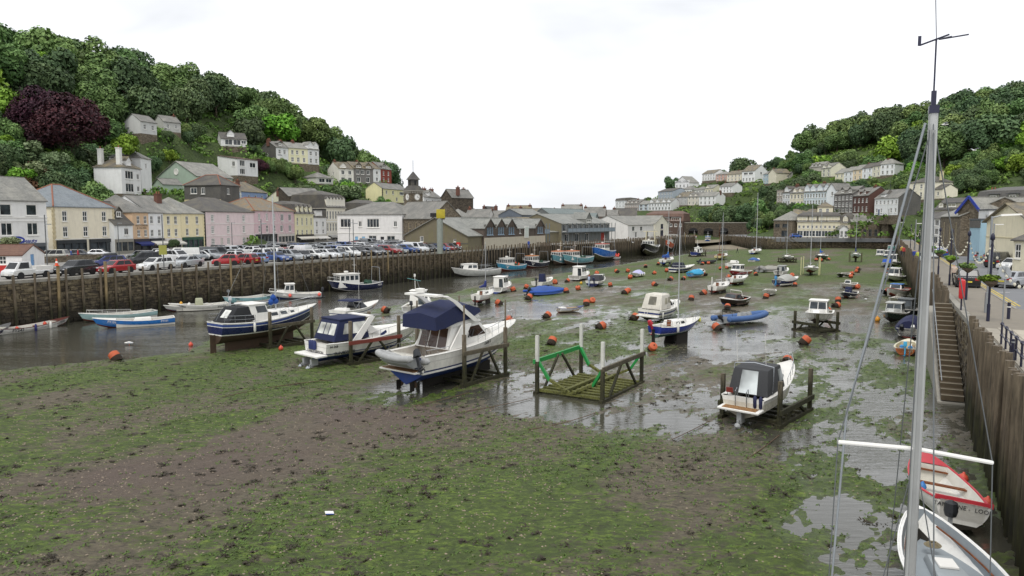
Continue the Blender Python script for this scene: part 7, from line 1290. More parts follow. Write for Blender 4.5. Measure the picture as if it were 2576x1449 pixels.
f = open_boat('blue_tarp_boat','sky blue boat with bright blue tarpaulin and white cabin front',*PB((34.29,135.19,47.7)),5.4,2.0,'3a8cc4',z=.3,thw=()); f.tarp(.0,.68,(.35,.75,.7),cloth_m('3f9fc8'),.1); f.house(f.X(.66),f.X(.86),.8,1.35,.7,.55,WHITE,.4,0,[(.15,.8,.3,.8)])
f = Boat('navy_white_cruiser','navy and white sports boat with dark canopy seen from the bow',*PB((34.53,147.49,39.5)),6.6,2.5,1.1,1.1,1.5,'v',.9,1.0,.6,.45,z=.15); f.hull([(.3,ANTI['black']),(.5,WSTR),(.82,NAVY),(1,WSTR)]); f.well(.03,.45,.6); f.deck(.43,1); f.rub(WHITE,.05); f.house(f.X(.1),f.X(.5),1.1,2.1,1.0,.8,cloth_m('272a3c'),.5,.3,[(.5,.9,.35,.8)],[(.05,.95,.3,.85)],[],None,'canopy',bev=.1)
f = yacht('white_yacht_blue_cover','white yacht with blue spray hood and blue sail cover near the channel',*PB((35.84,168.7,63.2)),8.0,2.8,'dedcd4',11.5,cover=cloth_m('2f68b0'),z=.85,kind='bilge'); f.house(f.X(.3),f.X(.42),1.3,1.95,.9,.7,cloth_m('2a4a90'),.1,.1,name='spray_hood',bev=.12)
f = trawler('blue_dayboat','dark blue little fishing boat standing on legs',*PB((52.27,206.16,58.5)),6.5,2.4,'20306e','brown',.5,roofc='dcdcd8',cab=(.45,.72),zst=1.4,zm=1.2,zb=1.8,h=1.3,gear=False)
f = yacht('gaff_ketch','cream wooden ketch with two varnished masts on the sand',*PB((54.27,189.28,60.5)),8.5,2.9,'cfc08c',11,anti='green',z=.8,cover=cloth_m('6a5a3a'),stripe=VARN,cabm=VARN,kind='fin'); f.mast(-2.6,8.0,None,None,.06,VARN,None,stays=False)
f = yacht('tall_white_yacht','white yacht with the tallest mast on the drying bank',*PB((72.53,217.81,59.4)),10.0,3.2,'e3e2dd',17,anti='blue',z=.9,kind='fin',cover=None)
f = open_boat('blue_cover_speedboat','white speedboat with steel-blue cover beside a bare white launch',*PB((60.22,181.29,55.7)),6.0,2.2,'e2e1dc',z=.2,thw=(),sect='v'); f.tarp(.05,.75,(.3,.8,.6,.1),cloth_m('40629a'),.05)
f = Boat('white_launch','white launch with open rails between the red cabin boat and the speedboat',*PB((49.84,164.5,59.4)),6.4,2.3,.95,.9,1.25,'v',.9,.8,.6,.42,z=.2); f.hull([(.3,ANTI['black']),(1,hull_m('dddcd8'))]); f.well(.03,.6,.45); f.deck(.58,1); f.rub(WHITE,.04); f.rail(.05,.55,.8,GALV,3,True,close=False); f.house(f.X(.5),f.X(.68),.9,1.5,.8,.6,WHITE,.4,.1,[(.2,.8,.3,.8)],[(.1,.9,.3,.8)])
f = pilot_boat('red_cabin_boat','red-hulled cabin boat with white wheelhouse on the green bank',*PB((42.88,138.12,-131.9)),7.2,2.6,'9c2430','red',z=.15,cabx=(.45,.72),ch=1.2,motor=False,sheerst=WSTR,rail=False)
rib('black_tender','black inflatable tender with raised outboard lying beside the ketch',(47.22,176.28,54.4)[:2],.3,20,4.2,1.8,'2e2f33',GREYD)
f = yacht('white_half_cabin','small white half-cabin sailing boat without a mast',*PB((37.16,119.77,45.8)),6.0,2.2,'e4e3de',0,anti='red',zk=.2)
f = yacht('raised_transom_yacht','white yacht with upright rudder and red companionway facing its stern to us',*PB((30.38,106.35,54.6)),6.4,2.3,'e0dfd8',9.0,anti='red',zk=.25,cover=None); b = MB(); b.box((f.X(0) - .15,0,1.5),(.3,.06,1.6),WHITE); f.part(b,'lifting_rudder')
f = open_boat('windscreen_boat','dark brown clinker launch with white windscreen frame and brown cuddy',*PB((27.45,90.56,-137.1)),5.6,2.3,'241c1c',z=.08,zst=1.0,zm=.85,zb=1.15,anti='blue',fd=.6,inm=paint('5c4c44'),roll=-4); f.house(f.X(.38),f.X(.66),.85,1.5,.8,.7,paint('5a4a44',.6),.3,.1,[(.2,.8,.3,.85)],[(.05,.95,.3,.9)],name='cuddy'); b = MB(); b.tube([(f.X(.36),.9,1.0),(f.X(.42),.75,1.85),(f.X(.42),-.75,1.85),(f.X(.36),-.9,1.0)],.04,WHITE,6); f.part(b,'windscreen_frame'); f.text('GAZELLE',.14,.6,.28,FRAME,1)
f = Boat('cream_canopy_cruiser','white cruiser with cream canvas canopy, blue stripe and stern ladder',*PB((16.45,79.14,55.2)),7.6,2.7,1.2,1.2,1.6,'v',.92,1.0,.6,.42,z=.1,roll=2); f.hull([(.3,ANTI['black']),(.62,hull_m('dcd8cc')),(.78,paint('2a3466',.4)),(1,hull_m('e2dfd4'))]); f.well(.03,.45,.6,.2); f.deck(.43,1); f.rub(WHITE,.05); f.house(f.X(.08),f.X(.46),1.2,2.75,1.15,.95,cloth_m('d5d0c4'),.1,.55,[(.35,.62,.35,.75),(.72,.95,.4,.8)],[],[(.3,.7,.3,.85)],glass_m('8a8676',.3,'yellowed_plastic'),'canopy',bev=.12)
f.house(f.X(.4),f.X(.62),1.2,2.0,1.05,.85,WHITE,.7,0,[(.3,.85,.3,.85)],[(.05,.95,.2,.9)],name='cabin'); f.house(f.X(.56),f.X(.9),1.2,1.75,.95,.75,WHITE,.7,0,[(.2,.5,.35,.7)],name='coachroof',wf=.4); f.rail(.6,.99,.5,n=3,mid=False); f.tubes([(f.X(.62),-1.35,1.0),(f.X(.1),-1.3,.7)],WSTR,.1,.5); b = MB(); b.box((f.X(0) - .25,0,.55),(.5,2.4,.08),WHITE)
for y in (.1,.4): b.tube([(f.X(0) - .2,y,.6),(f.X(0) - .02,y,1.3)],.02,WHITE,5)
f.part(b,'bathing_platform')
f = yacht('blue_bilge_keeler','royal blue bilge-keel yacht with varnished hatch and red covered outboard',*PB((14.36,63.16,42.6)),6.4,2.25,'22358a',9.2,anti='teal',zk=.75,cover=None,mx=.03,boom=.3); f.outboard(paint('c43440',.7),.2,up=-.5,sc=.9); f.tubes([(f.X(.3),-1.12,.85)],WSTR,.11,.7); f.tubes([(f.X(.98),-.1,1.0)],paint('c9c84a'),.14,.3)
rib('blue_rib','blue and grey rigid inflatable with jockey seats and tilted outboard',(24.31,76.0,52.9)[:2],.1,33,6.4,2.3,'4a6898',GREYD,consol=True,r=.3,up=-.7,roll=-3)
f = pilot_boat('cream_pilothouse_boat','cream-white fishing boat with pilothouse and posts facing the bridge',*PB((30.22,71.56,-119.4)),6.2,2.5,'dbd8cc','brown',z=.55,cabx=(.42,.68),ch=1.25,motor=False,zst=1.0,zm=1.0,zb=1.35,rail=False)
f = open_boat('small_white_dinghy','small white dinghy with blue rim and white box lying beside a puddle',*PB((6.85,84.92,29.7)),3.4,1.4,'e3e2de',z=.0,capm=paint('2a3a7a',.5),thw=(.5,),zst=.5,zm=.45,zb=.6,zf=.12,inm=paint('b5a486')); f.house(f.X(.05),f.X(.3),.25,.62,.4,.36,WHITE,.05,.05,name='locker')
f = open_boat('navy_grey_cover_boat','navy motor boat with pale grey cover and blue-hooded outboard',*PB((44.61,118.25,37.3)),5.8,2.3,'222c55',z=.12,thw=(),sect='r',anti='red',zst=1.0,zm=.95,zb=1.35); f.tarp(.15,.78,(.4,.95,.9,.2),cloth_m('a9a9a4'),.08); f.outboard(paint('4a90c8',.7),up=0)
f = pilot_boat('grey_cuddy_boat','small white boat with grey cuddy and windscreen behind the navy motor boat',*PB((51.42,138.64,53.1)),5.2,2.1,'d5d4d0','black',cabx=(.35,.62),ch=.9,cabm=paint('a9aba8',.5),rail=False)
f = open_boat('white_bow_dinghy','white dinghy with dark blue keel band pointing its bow at us',*PB((36.44,103.2,-115.9)),4.6,1.8,'d9d8d2',z=.05,anti='blue',zst=.7,zm=.65,zb=1.0)
rib('grey_shrouded_inflatable','grey-shrouded inflatable with rust-red lashings on the bank',(50.62,148.11,55.2)[:2],.25,60,4.2,2.0,'6a6a68',GREYD,cover='85837e'); rib('second_shrouded_inflatable','second grey-shrouded inflatable turned sideways beside the rusty lashings',(52.8,148.04,31.9)[:2],.25,0,4.4,1.9,'74726e',GREYD,cover='9a9890',motor=False)
f = yacht('maroon_keel_yacht','white yacht with maroon bottom standing between four pale posts',*PB((57.03,139.42,-117.8)),7.0,2.6,'d9d8cc',12,anti='red',z=.7,kind='fin',stripe=paint('2a2f5a'))
for sx_,sy_ in ((-1.8,1.5),(-1.8,-1.5),(1.2,1.6),(1.2,-1.6)): b = MB(); b.bar((sx_,sy_,-.8),(sx_,sy_,3.0),.18,.18,paint('b9b88a')); f.part(b,'leg')
f = yacht('grey_derelict_yacht','grey neglected yacht on a black weedy frame',*PB((66.03,175.52,-122.6)),6.5,2.4,'a9aaa4',9,anti='black',z=1.0,kind='fin')
f = yacht('navy_yacht_blue_covers','navy yacht with red bottom and bright blue sail covers',*PB((79.54,188.31,-125.7)),8.0,2.8,'222a4c',12,anti='red',z=.7,cover=cloth_m('2f62b8'),kind='fin')
f = yacht('yacht_on_legs','pale blue-white yacht propped on four legs',*PB((83.05,176.75,-119.1)),6.4,2.3,'cdd6da',10,anti='brown',z=1.5,kind='fin',zk=1.3,cover=cloth_m('2a3070'))
for sx_,sy_ in ((-1.6,1.3),(-1.6,-1.3),(1.2,1.3),(1.2,-1.3)): b = MB(); b.bar((sx_,sy_,-1.6),(sx_,sy_,1.4),.12,.12,ANTI['brown']); f.part(b,'leg')
open_boat('black_dinghy','black open dinghy with white rim on the wet mud',*PB((61.09,134.78,-129.4)),4.8,2.0,'1d1e22',z=.1,anti='black',capm=WSTR)
f = open_boat('white_console_boat','white open boat with windscreen behind the navy-covered one',*PB((52.26,113.48,-129.0)),5.6,2.2,'e0dfda',z=.1,thw=(.3,),sect='v'); f.house(f.X(.45),f.X(.55),.5,1.3,.5,.4,WHITE,.2,.05,front=[(.1,.9,.4,.9)],name='console')
f = open_boat('navy_pod_boat','white-topped navy boat with covered pod beside two orange buoys',*PB((45.96,99.47,-125.8)),5.2,2.1,'1d2446',z=.1,thw=(),sect='v',capm=WSTR); f.house(f.X(.4),f.X(.62),.5,1.5,.45,.36,NAVYC,.2,.1,name='console_cover',bev=.08); f.rail(.75,.98,.4,n=2,mid=False)
# ---- raft of boats along the west quay
f = open_boat('orange_hull_dinghy','varnished orange dinghy with cream inside and blue-hooded outboard afloat by the steps',*PB((32.01,58.62,58.4)),4.0,1.75,'b05a20',z=-.08,capm=paint('e2dcc4',.6),inm=paint('cfc7a8'),thw=(.5,),zst=.65,zm=.6,zb=.85,anti='brown'); f.outboard(paint('4ab0dc',.6),sc=.8); f.tubes([(f.X(.25),.3,.5),(f.X(.25),-.3,.5)],paint('3f8fd0',.7),.16,.4)
open_boat('grey_transom_dinghy','white dinghy with grey transom tied beside the orange one',*PB((33.61,58.95,57.9)),3.8,1.6,'d5d3cc',z=-.05,thw=(.5,),zst=.6,zm=.55,zb=.8,inm=paint('c9c6bc'))
f = open_boat('navy_tarp_boat','dark boat under a big draped navy tarpaulin with two raised outboards',*PB((37.32,67.48,56.6)),5.6,2.4,'1d2440',z=.0,thw=(),zst=.9,zm=.85,zb=1.1); f.tarp(.04,.95,(.7,1.0,.95,.3),cloth_m('23284a'),.2); f.outboard(paint('20232c',.4),.5,up=-.9); f.outboard(paint('d5d5d2',.4),-.4,up=-.9); f.buoys([(f.X(.02),-1.2,.6),(f.X(.06),-1.5,.7)],RED_,.22)
f = pilot_boat('green_hull_boat','dark green boat with white windscreen cabin and grey shelter',*PB((39.81,75.67,-129.0)),5.6,2.3,'22352c','black',z=.1,cabx=(.3,.62),ch=1.0,cabm=paint('b5b6b2',.5),sheerst=WSTR,motor=False,rail=False)
f = pilot_boat('grey_cabin_boat','grey boat with boxy windowed shelter behind the navy tarpaulin',*PB((43.59,77.44,-131.8)),5.2,2.2,'4a5258','black',z=.1,cabx=(.2,.6),ch=1.1,cabm=paint('55595a',.6),motor=False,rail=False)
f = open_boat('mint_boat','mint green open boat with navy folded cover',*PB((46.71,84.19,-138.7)),5.4,2.2,'b5cfc0',z=.1); f.tarp(.1,.6,(.3,.6,.4),NAVYC,.05)
open_boat('little_white_tender','little plain white tender floating ahead of the red-striped launch',*PB((49.78,94.53,-132.9)),3.6,1.5,'e2e1dc',z=.0,thw=(.5,),zst=.6,zm=.55,zb=.8)
f = open_boat('red_striped_launch','white launch with red stripes, blue cabin top and red buoys',*PB((55.11,100.54,-133.9)),6.2,2.5,'e2e0da',z=.0,thw=(),stripe=paint('b8322e'),zst=1.1,zm=1.0,zb=1.5,capm=paint('c24438')); f.house(f.X(.4),f.X(.65),1.0,1.8,.8,.7,WHITE,.3,.05,[(.15,.85,.35,.85)],[(.1,.9,.35,.9)],rmat=paint('3f74b8',.6),over=.1); f.buoys([(f.X(.2),-1.35,.9),(f.X(.45),-1.4,.9),(f.X(.1),-1.3,1.2)],RED_,.24)
open_boat('dark_workboat','black workboat with grey thwarts under a light frame',*PB((54.27,104.53,-140.4)),5.6,2.2,'1e2024',z=.0,inm=GREYD,anti='black')
f = pilot_boat('white_wheelhouse_boat','white wheelhouse boat with three dark windows among the raft',*PB((67.67,125.24,-132.2)),6.4,2.6,'d9d7d0','black',z=.05,cabx=(.35,.6),ch=1.4,motor=False,rail=False); f.buoys([(f.X(.1),-1.4,1.0),(f.X(.3),-1.4,1.0)],RED_,.22)
f = pilot_boat('varnished_cabin_boat','white boat with varnished cabin windows at the outside of the raft',*PB((67.75,130.3,-130.5)),6.2,2.4,'e0ded6','blue',z=.05,cabx=(.4,.66),ch=.95,cabm=VARN,motor=False,rail=False)
f = open_boat('glazed_runabout','grey-white runabout with large windscreen next to the wall',*PB((78.52,145.37,-131.7)),5.6,2.2,'cfd0cc',z=.05,sect='v'); f.house(f.X(.4),f.X(.6),.7,1.3,.8,.6,glass_m('5a6468'),.5,0,name='windscreen')
f = pilot_boat('tall_white_cabin','white boat with tall square cabin beside the blue cockpit tent',*PB((88.31,167.34,-126.2)),6.2,2.4,'e3e2de','blue',z=.1,cabx=(.35,.65),ch=1.8,motor=False,rail=False)
f = Boat('blue_tent_boat','white boat with bright blue cockpit tent and long plank alongside',*PB((84.46,164.74,-123.8)),6.2,2.3,.9,.9,1.3,'v',.9,.8,.6,.42,z=.1); f.hull([(.3,ANTI['blue']),(1,hull_m('e0dfda'))]); f.well(.03,.4,.5); f.deck(.38,1); f.rub(WHITE,.04); f.house(f.X(.15),f.X(.55),.9,1.8,.95,.8,cloth_m('2a55b0'),.4,.3,[],[],[],None,'tent',bev=.1)
RAFT = [('white_cabin_cruiser','white cabin cruiser with long side windows at the outer end of the raft',(100.79,200.25,-120.8),'e2e1dc','red',WHITE),('blue_cabin_boat','small blue boat with white cabin beside the long-windowed cruiser',(100.91,196.21,-122.2),'2a5aa8','blue',WHITE),('teal_cover_boat','boat under a teal cover close to the piles',(118.09,220.48,-122.7),'6fb0aa','black',cloth_m('6fb0aa')),('dark_canopy_boat','boat with dark navy canopy in the middle of the raft',(100.9,192.32,-122.3),'22283c','black',cloth_m('2a2d44')),('white_twin_cabin','white twin-windowed cabin boat far along the raft',(122.44,236.56,-122.1),'e4e3e0','blue',WHITE),('white_flybridge','white flybridge boat far along the raft',(128.38,242.45,-122.5),'e0dfdb','blue',WHITE),('tall_bridge_boat','grey-white boat with tall bridge at the far corner of the quay',(144.62,276.94,-121.2),'d5d5d2','black',WHITE)]
for nm,lb_,t_,c_,an,cm_ in RAFT: pilot_boat(nm,lb_,*PB(t_),7.0,2.6,c_,an,z=.15,cabx=(.3,.66),ch=1.5,cabm=cm_,motor=False)
# ---- far quay boats
for nm,lb_,xs,ys,xb,yb,L2,c_,an,kw in (('white_sports_boat','white sports boat lying on the far quay mud',1912,612,1930,613,7.5,'e4e4e2','black',{}),('second_sports_boat','smaller white sports boat right of the other on the far quay mud',1938,612,1948,613,6,'dcdcda','black',{})):
    pilot_boat(nm,lb_,*PB((116.18,338.25,-93.4)) if L2 > 7 else PB((119.68,338.25,-99.3)),L2,2.5,c_,an,z=.8,cabx=(.35,.6),ch=.9,motor=False)
trawler('red_navy_boat','red-topped navy fishing boat drying below the far quay shops',*PB((117.73,292.6,0.0)),9,3.2,'a82c30','blue',1.1,roofc='b04040',zst=1.8,zm=1.6,zb=2.3,wl=.45)
for i,(lb_,t_,c_,rc) in enumerate((('white and red fishing boat leftmost of the far quay cluster',(121.7,280.07,48.4),'d8d6d0','c04a3a'),('white boat with orange rails next in the far quay cluster',(126.07,282.05,38.2),'d9d8d4','d0663a'),('pale blue-roofed boat in the far quay cluster',(131.18,286.18,39.8),'d4d6d8','8fb4cc'),('yellow-nosed open boat in the far quay cluster',(126.72,270.34,40.4),'d6c860','d8d8d0'),('boxy white-cabined boat at the right of the far quay cluster',(131.93,272.26,51.5),'dcdad6','dcdad6'))): trawler('far_fishing_boat',lb_,*PB(t_),7.5,2.8,c_,'black',1.1,roofc=rc,zst=1.5,zm=1.3,zb=1.9,h=1.3,gear=False,group='fishing boats below the far quay')

# ================================================================== CRADLES, BUOYS, ROPES
WEEDW = wood_m('3f3d22','15130d','weedy_timber',1.0); MOSSW = wood_m('76783a','2b2a16','mossy_timber',1.0); GREYW2 = wood_m('8d8270','4f4638','grey_timber',.3,True); GRN = paint('1f8a3f',.5,.15,3,stain=.2); WPOST = paint('cfcfc6',.7,.15,5,stain=.3)
def cradle(label,pos,head,L,W,pt_,rail_z,posts=(),green=False,brown=False,ext=0.0):
    x,y = pos; r = thing('mooring_cradle',label,'cradle',(x,y,mud_h(x,y) - .05),R(head)); up = GRN if green else GREYW2
    for sx in (-1,1):
        for sy in (-1,1):
            b = MB(); b.bar((sx*L/2,sy*W/2,-.3),(sx*L/2,sy*W/2,rail_z if green else pt_),.2,.2,GREYW2); po = b.obj('post',r)
            if green: b = MB(); b.bar((sx*L/2,sy*W/2,rail_z),(sx*L/2,sy*W/2,pt_),.19,.19,WPOST); b.obj('post_extension',po); b = MB(); b.bar((sx*L/2 - sx*.12,sy*W/2 - sy*.0,rail_z),(sx*L/2 - sx*.25,sy*(W/2 - .75),.95),.2,.16,GRN); b.obj('green_brace',r); b = MB(); b.bar((sx*L/2 - sx*.25,sy*(W/2 - .75),1.0),(sx*(L/2 - .25),sy*.1,.35),.2,.16,MOSSW); b.obj('chock',r)
            if ext: b = MB(); b.tube([(sx*L/2,sy*W/2,pt_),(sx*L/2,sy*W/2,pt_ + ext)],.06,GREYW2,6); b.obj('pole',po)
    for sy in (-1,1):
        b = MB(); b.bar((-L/2 - .2,sy*(W/2 + .12),rail_z),(L/2 + .2,sy*(W/2 + .12),rail_z),.14,.26,GRN if green and sy > 0 else (paint('7a3a30',.7) if brown else GREYW2)); b.obj('top_rail',r)
        for s in (-1,1): b = MB(); b.bar((s*.25,sy*(W/2 + .02),rail_z),(s*L*.36,sy*(W/2 + .02),.15),.13,.13,GREYW2); b.obj('brace',r)
        b = MB(); b.bar((-L/2 - .3,sy*W/2,.12),(L/2 + .3,sy*W/2,.12),.25,.3,WEEDW); b.obj('side_beam',r)
    n = 9 if green else 5
    for i in range(n): b = MB(); b.bar((-L/2 + L*(i + .3)/n,-W/2,.3),(-L/2 + L*(i + .3)/n,W/2,.3),.24,.16,MOSSW if green else WEEDW); b.obj('sleeper',r)
    for k in (-.35,.35) if green else (): b = MB(); b.bar((-L/2,k,.48),(L/2,k,.48),.24,.14,MOSSW); b.obj('runner',r)
    return r
cradle('weathered timber cradle holding the flybridge cruiser',(-3.4,48.9),52,4.2,4.2,3.4,2.2,ext=1.9)
cradle('timber cradle with rust-red rail under the sports cruiser',(-11.6,55.4),47,4.4,3.8,3.3,1.7,brown=True)
cradle('timber frame propping the navy motor sailer',(-19.9,61.8),54,4.2,3.5,3.1,1.9)
cradle('black weed-hung cradle under the canopy sports boat',(13.95,39.3),49,4.4,3.1,2.5,.9)
cradle('empty cradle with green painted frame and white post tops',(5.0,45.65),58,6.0,4.4,3.7,2.1,green=True)
cradle('low black cradle under the cream pilothouse boat',(29.36,70.03),118,2.6,2.8,2.0,.9); cradle('low black frame under the grey neglected yacht',(65.77,174.64),170,3.4,2.8,1.2,.8); cradle('dark frame holding the little dark blue fishing boat',(52.22,206.07),20,3.4,2.8,1.8,1.0)
BO = paint('c4603c',.7,.25,5,stain=.45,staincol='6a3a24'); BW = paint('33291f',.95,.3,9,bmp=.8)
b = MB(); b.lathe([(.02,.42),(.2,.42),(.36,.32),(.38,.1),(.38,-.02)],BO,14); b.lathe([(.38,-.02),(.385,-.25),(.33,-.4),(.1,-.43)],BW,14); b.lathe([(.06,.4),(.06,.5),(.03,.52)],BW,7); BUOY = b.mesh('mooring_buoy',45)
b = MB(); rb = random.Random(5)
for i in range(26): a = rb.uniform(0,6.28); q = rb.uniform(.1,.36); b.bar((math.cos(a)*q,math.sin(a)*q,-.36),(math.cos(a)*(q + .16),math.sin(a)*(q + .16),-.42 - rb.uniform(.02,.16)),.07,.03,BW)
BWEED = b.mesh('weed_growth')
BUOYS = [(0.18,108.91),(2.22,112.72),(2.3,97.87),(9.55,125.11),(7.91,106.51),(10.04,110.78),(13.95,131.93),(16.31,140.53),(15.84,117.51),(21.05,146.91),(23.47,148.03),(21.36,131.93),(29.56,161.58),(34.06,170.06),(31.37,148.03),(27.82,142.6),(27.94,128.43),(22.96,117.51),(17.08,107.1),(16.37,104.77),(10.34,93.59),(9.35,91.37),(3.88,79.64),(12.96,76.77),(7.23,122.73),(-0.37,75.26),(-14.57,83.44),(-1.72,92.24),(19.93,70.55),(11.46,58.99),(25.18,62.07),(25.76,86.83),(29.71,92.24),(23.77,96.4),(27.15,103.1),(34.53,98.87),(45.38,116.81),(45.95,137.54),(39.2,131.93),(30.45,129.29),(51.33,133.75),(45.99,156.38),(44.27,155.13),(44.73,171.56),(46.54,173.09),(36.36,137.54),(20.18,52.91),(39.53,88.43),(42.17,94.05),(53.41,112.72),(65.01,139.52),(61.28,131.93),(72.92,153.9),(68.87,145.81),(79.19,182.85),(75.29,177.84),(74.71,179.48),(36.18,83.44),(-30.18,54.9),(3.42,61.67),(8.77,71.07)]
for i,(x,y) in enumerate(BUOYS):
    lab = {58: 'lone orange buoy on the muddy edge of the channel',59: 'orange buoy with black bottom behind the empty green cradle',46: 'orange buoy just beyond the canopy sports boat',22: 'orange buoy sitting in the bright puddle by the small dinghy'}.get(i,'weathered orange barrel mooring buoy lying on the weedy mud')
    o = tag(link('mooring_buoy',BUOY,None,(x,y,mud_h(x,y) + .3)),lab,'buoy','orange mooring buoys'); o.rotation_euler = (rb.uniform(.3,1.25),rb.uniform(-.2,.2),rb.uniform(0,6.28)); sc = rb.uniform(.88,1.12); o.scale = (sc,)*3; link('weed_growth',BWEED,o)
for lab,(x,y),r_,m_ in (('small red ball buoy beside the motor sailer keel',(-18.63,58.27),.2,RED_),('small red pick-up buoy at the water edge',(-27.3,61.47),.2,RED_),('yellow buoy beside the dark green boat',(38.67,76.77),.3,paint('d9952c',.6)),('small yellow float near the grey canopy boat',(11.5,121.19),.25,paint('d9b03a',.6))):
    b = MB(); b.lathe([(.02,-r_),(r_*.7,-r_*.7),(r_,0),(r_*.7,r_*.7),(.06,r_),(.05,r_*1.3)],m_,12); o = tag(b.obj('ball_buoy',None,60),lab,'buoy'); o.location = (x,y,mud_h(x,y) + r_*.8)
for lab,pts,r_ in (('rusty chain running from the empty cradle across the mud',((1.24,42.93),(-1.73,39.92),(-4.42,38.28)),.02),('rope stretched from the near corner of the empty cradle',((4.65,39.58),(2.72,37.07),(0.83,35.65)),.02),('rusty chain from the canopy sports boat cradle',((13.25,35.45),(11.79,33.23),(10.42,31.54)),.022),('chain from the left of the canopy boat cradle',((10.43,37.82),(9.08,36.14),(7.71,34.46)),.02),('chain from the flybridge cruiser cradle',((-2.64,44.24),(-4.16,42.25),(-5.58,40.61)),.02),('long ground chain past the sports cruiser',((-11.51,47.59),(-14.9,45.86),(-17.03,42.25)),.02)):
    b = MB(); P = [Vector((x,y,mud_h(x,y) + .05)) for x,y in pts]; P = [P[0]*(1 - k/6) ** 2 + P[1]*2*(k/6)*(1 - k/6) + P[2]*(k/6) ** 2 for k in range(7)]; b.tube(P,r_,paint('5e4a38',.9),5); tag(b.obj('mooring_chain'),lab,'chain')
# ---- weed, pebbles and tufts on the mud
def scatter(name,label,n,dens,mk,mat,y1,seed):
    r = np.random.RandomState(seed); V = []; Fc = []; X = r.uniform(-45,32,n*6); Y = 18 + (y1 - 18)*r.rand(n*6) ** 1.3; ok = (np.abs(X) < Y*.74) & (seg_dist(X,Y,RQ) < -1.2); X,Y = X[ok],Y[ok]; Z,base,d = mud_z(X,Y); k = dens(X,Y,Z,r) & (d > -.5); X,Y,Z = X[k][:n],Y[k][:n],Z[k][:n]
    for x,y,z in zip(X,Y,Z): v,f_ = mk(r); o = len(V); V += [(x + a,y + b_,z + c) for a,b_,c in v]; Fc += [tuple(i + o for i in q) for q in f_]
    me = bpy.data.meshes.new(name); me.from_pydata(V,[],Fc); me.materials.append(mat); return stuff(link(name,me),label,name.replace('_',' '))
def mk_weed(r):
    v,f_ = [],[]; s = r.uniform(.12,.55)*r.uniform(.5,1.1); e = r.uniform(.4,1); a0 = r.uniform(0,3.14)
    for i in range(r.randint(16,44)):
        a = r.uniform(0,6.28); q = s*r.rand(); cx,cy = math.cos(a)*q,math.sin(a)*q*e; cx,cy = cx*math.cos(a0) - cy*math.sin(a0),cx*math.sin(a0) + cy*math.cos(a0); d = r.uniform(0,6.28); l = r.uniform(.04,.12); w = .04; k = len(v); h = r.uniform(.02,.08)*(1 - q/s*.6)
        v += [(cx - math.sin(d)*w,cy + math.cos(d)*w,.0),(cx + math.sin(d)*w,cy - math.cos(d)*w,.01),(cx + math.cos(d)*l,cy + math.sin(d)*l,h)]; f_.append((k,k + 1,k + 2))
    return v,f_
def mk_peb(r):
    s = r.uniform(.02,.055); h = s*r.uniform(.4,.9); v = [(s*math.cos(a)*r.uniform(.7,1.2),s*math.sin(a)*r.uniform(.7,1.2),0) for a in (0,1.3,2.6,3.9,5.1)] + [(0,0,h)]; return v,[(i,(i + 1) % 5,5) for i in range(5)]
def mk_tuft(r):
    v,f_ = [],[]
    for i in range(5):
        a = r.uniform(0,6.28); q = r.uniform(0,.16); x,y = math.cos(a)*q,math.sin(a)*q; l = r.uniform(.05,.14); d = r.uniform(0,6.28); k = len(v); v += [(x - math.sin(d)*.03,y + math.cos(d)*.03,0),(x + math.sin(d)*.03,y - math.cos(d)*.03,0),(x + math.cos(d)*l,y + math.sin(d)*l,r.uniform(.02,.07))]; f_.append((k,k + 1,k + 2))
    return v,f_
scatter('seaweed','dark brown bladderwrack clumps scattered over the mud',1150,lambda X,Y,Z,r: (fbm(X*.3,Y*.3,44,3) + r.normal(size=len(X))*.25 > .12) & (Z > -.02),mk_weed,paint('383122',.7,.45,5),85,1)
scatter('algae','tufts of green weed matting the mud',15000,lambda X,Y,Z,r: (fbm(X*.12 + 7,Y*.12,31,3) + r.normal(size=len(X))*.2 > -.15) & (Z > .0),mk_tuft,paint('516a26',.7,.45,4),75,2)
scatter('pebbles','pale pebbles and shells strewn on the gravel patch',7000,lambda X,Y,Z,r: (r.rand(len(X)) < .35) & (Z > .0) | ((np.abs(X + 12) < 14) & (np.abs(Y - 32) < 9)),mk_peb,paint('8f8270',.85,.45,14),60,3)

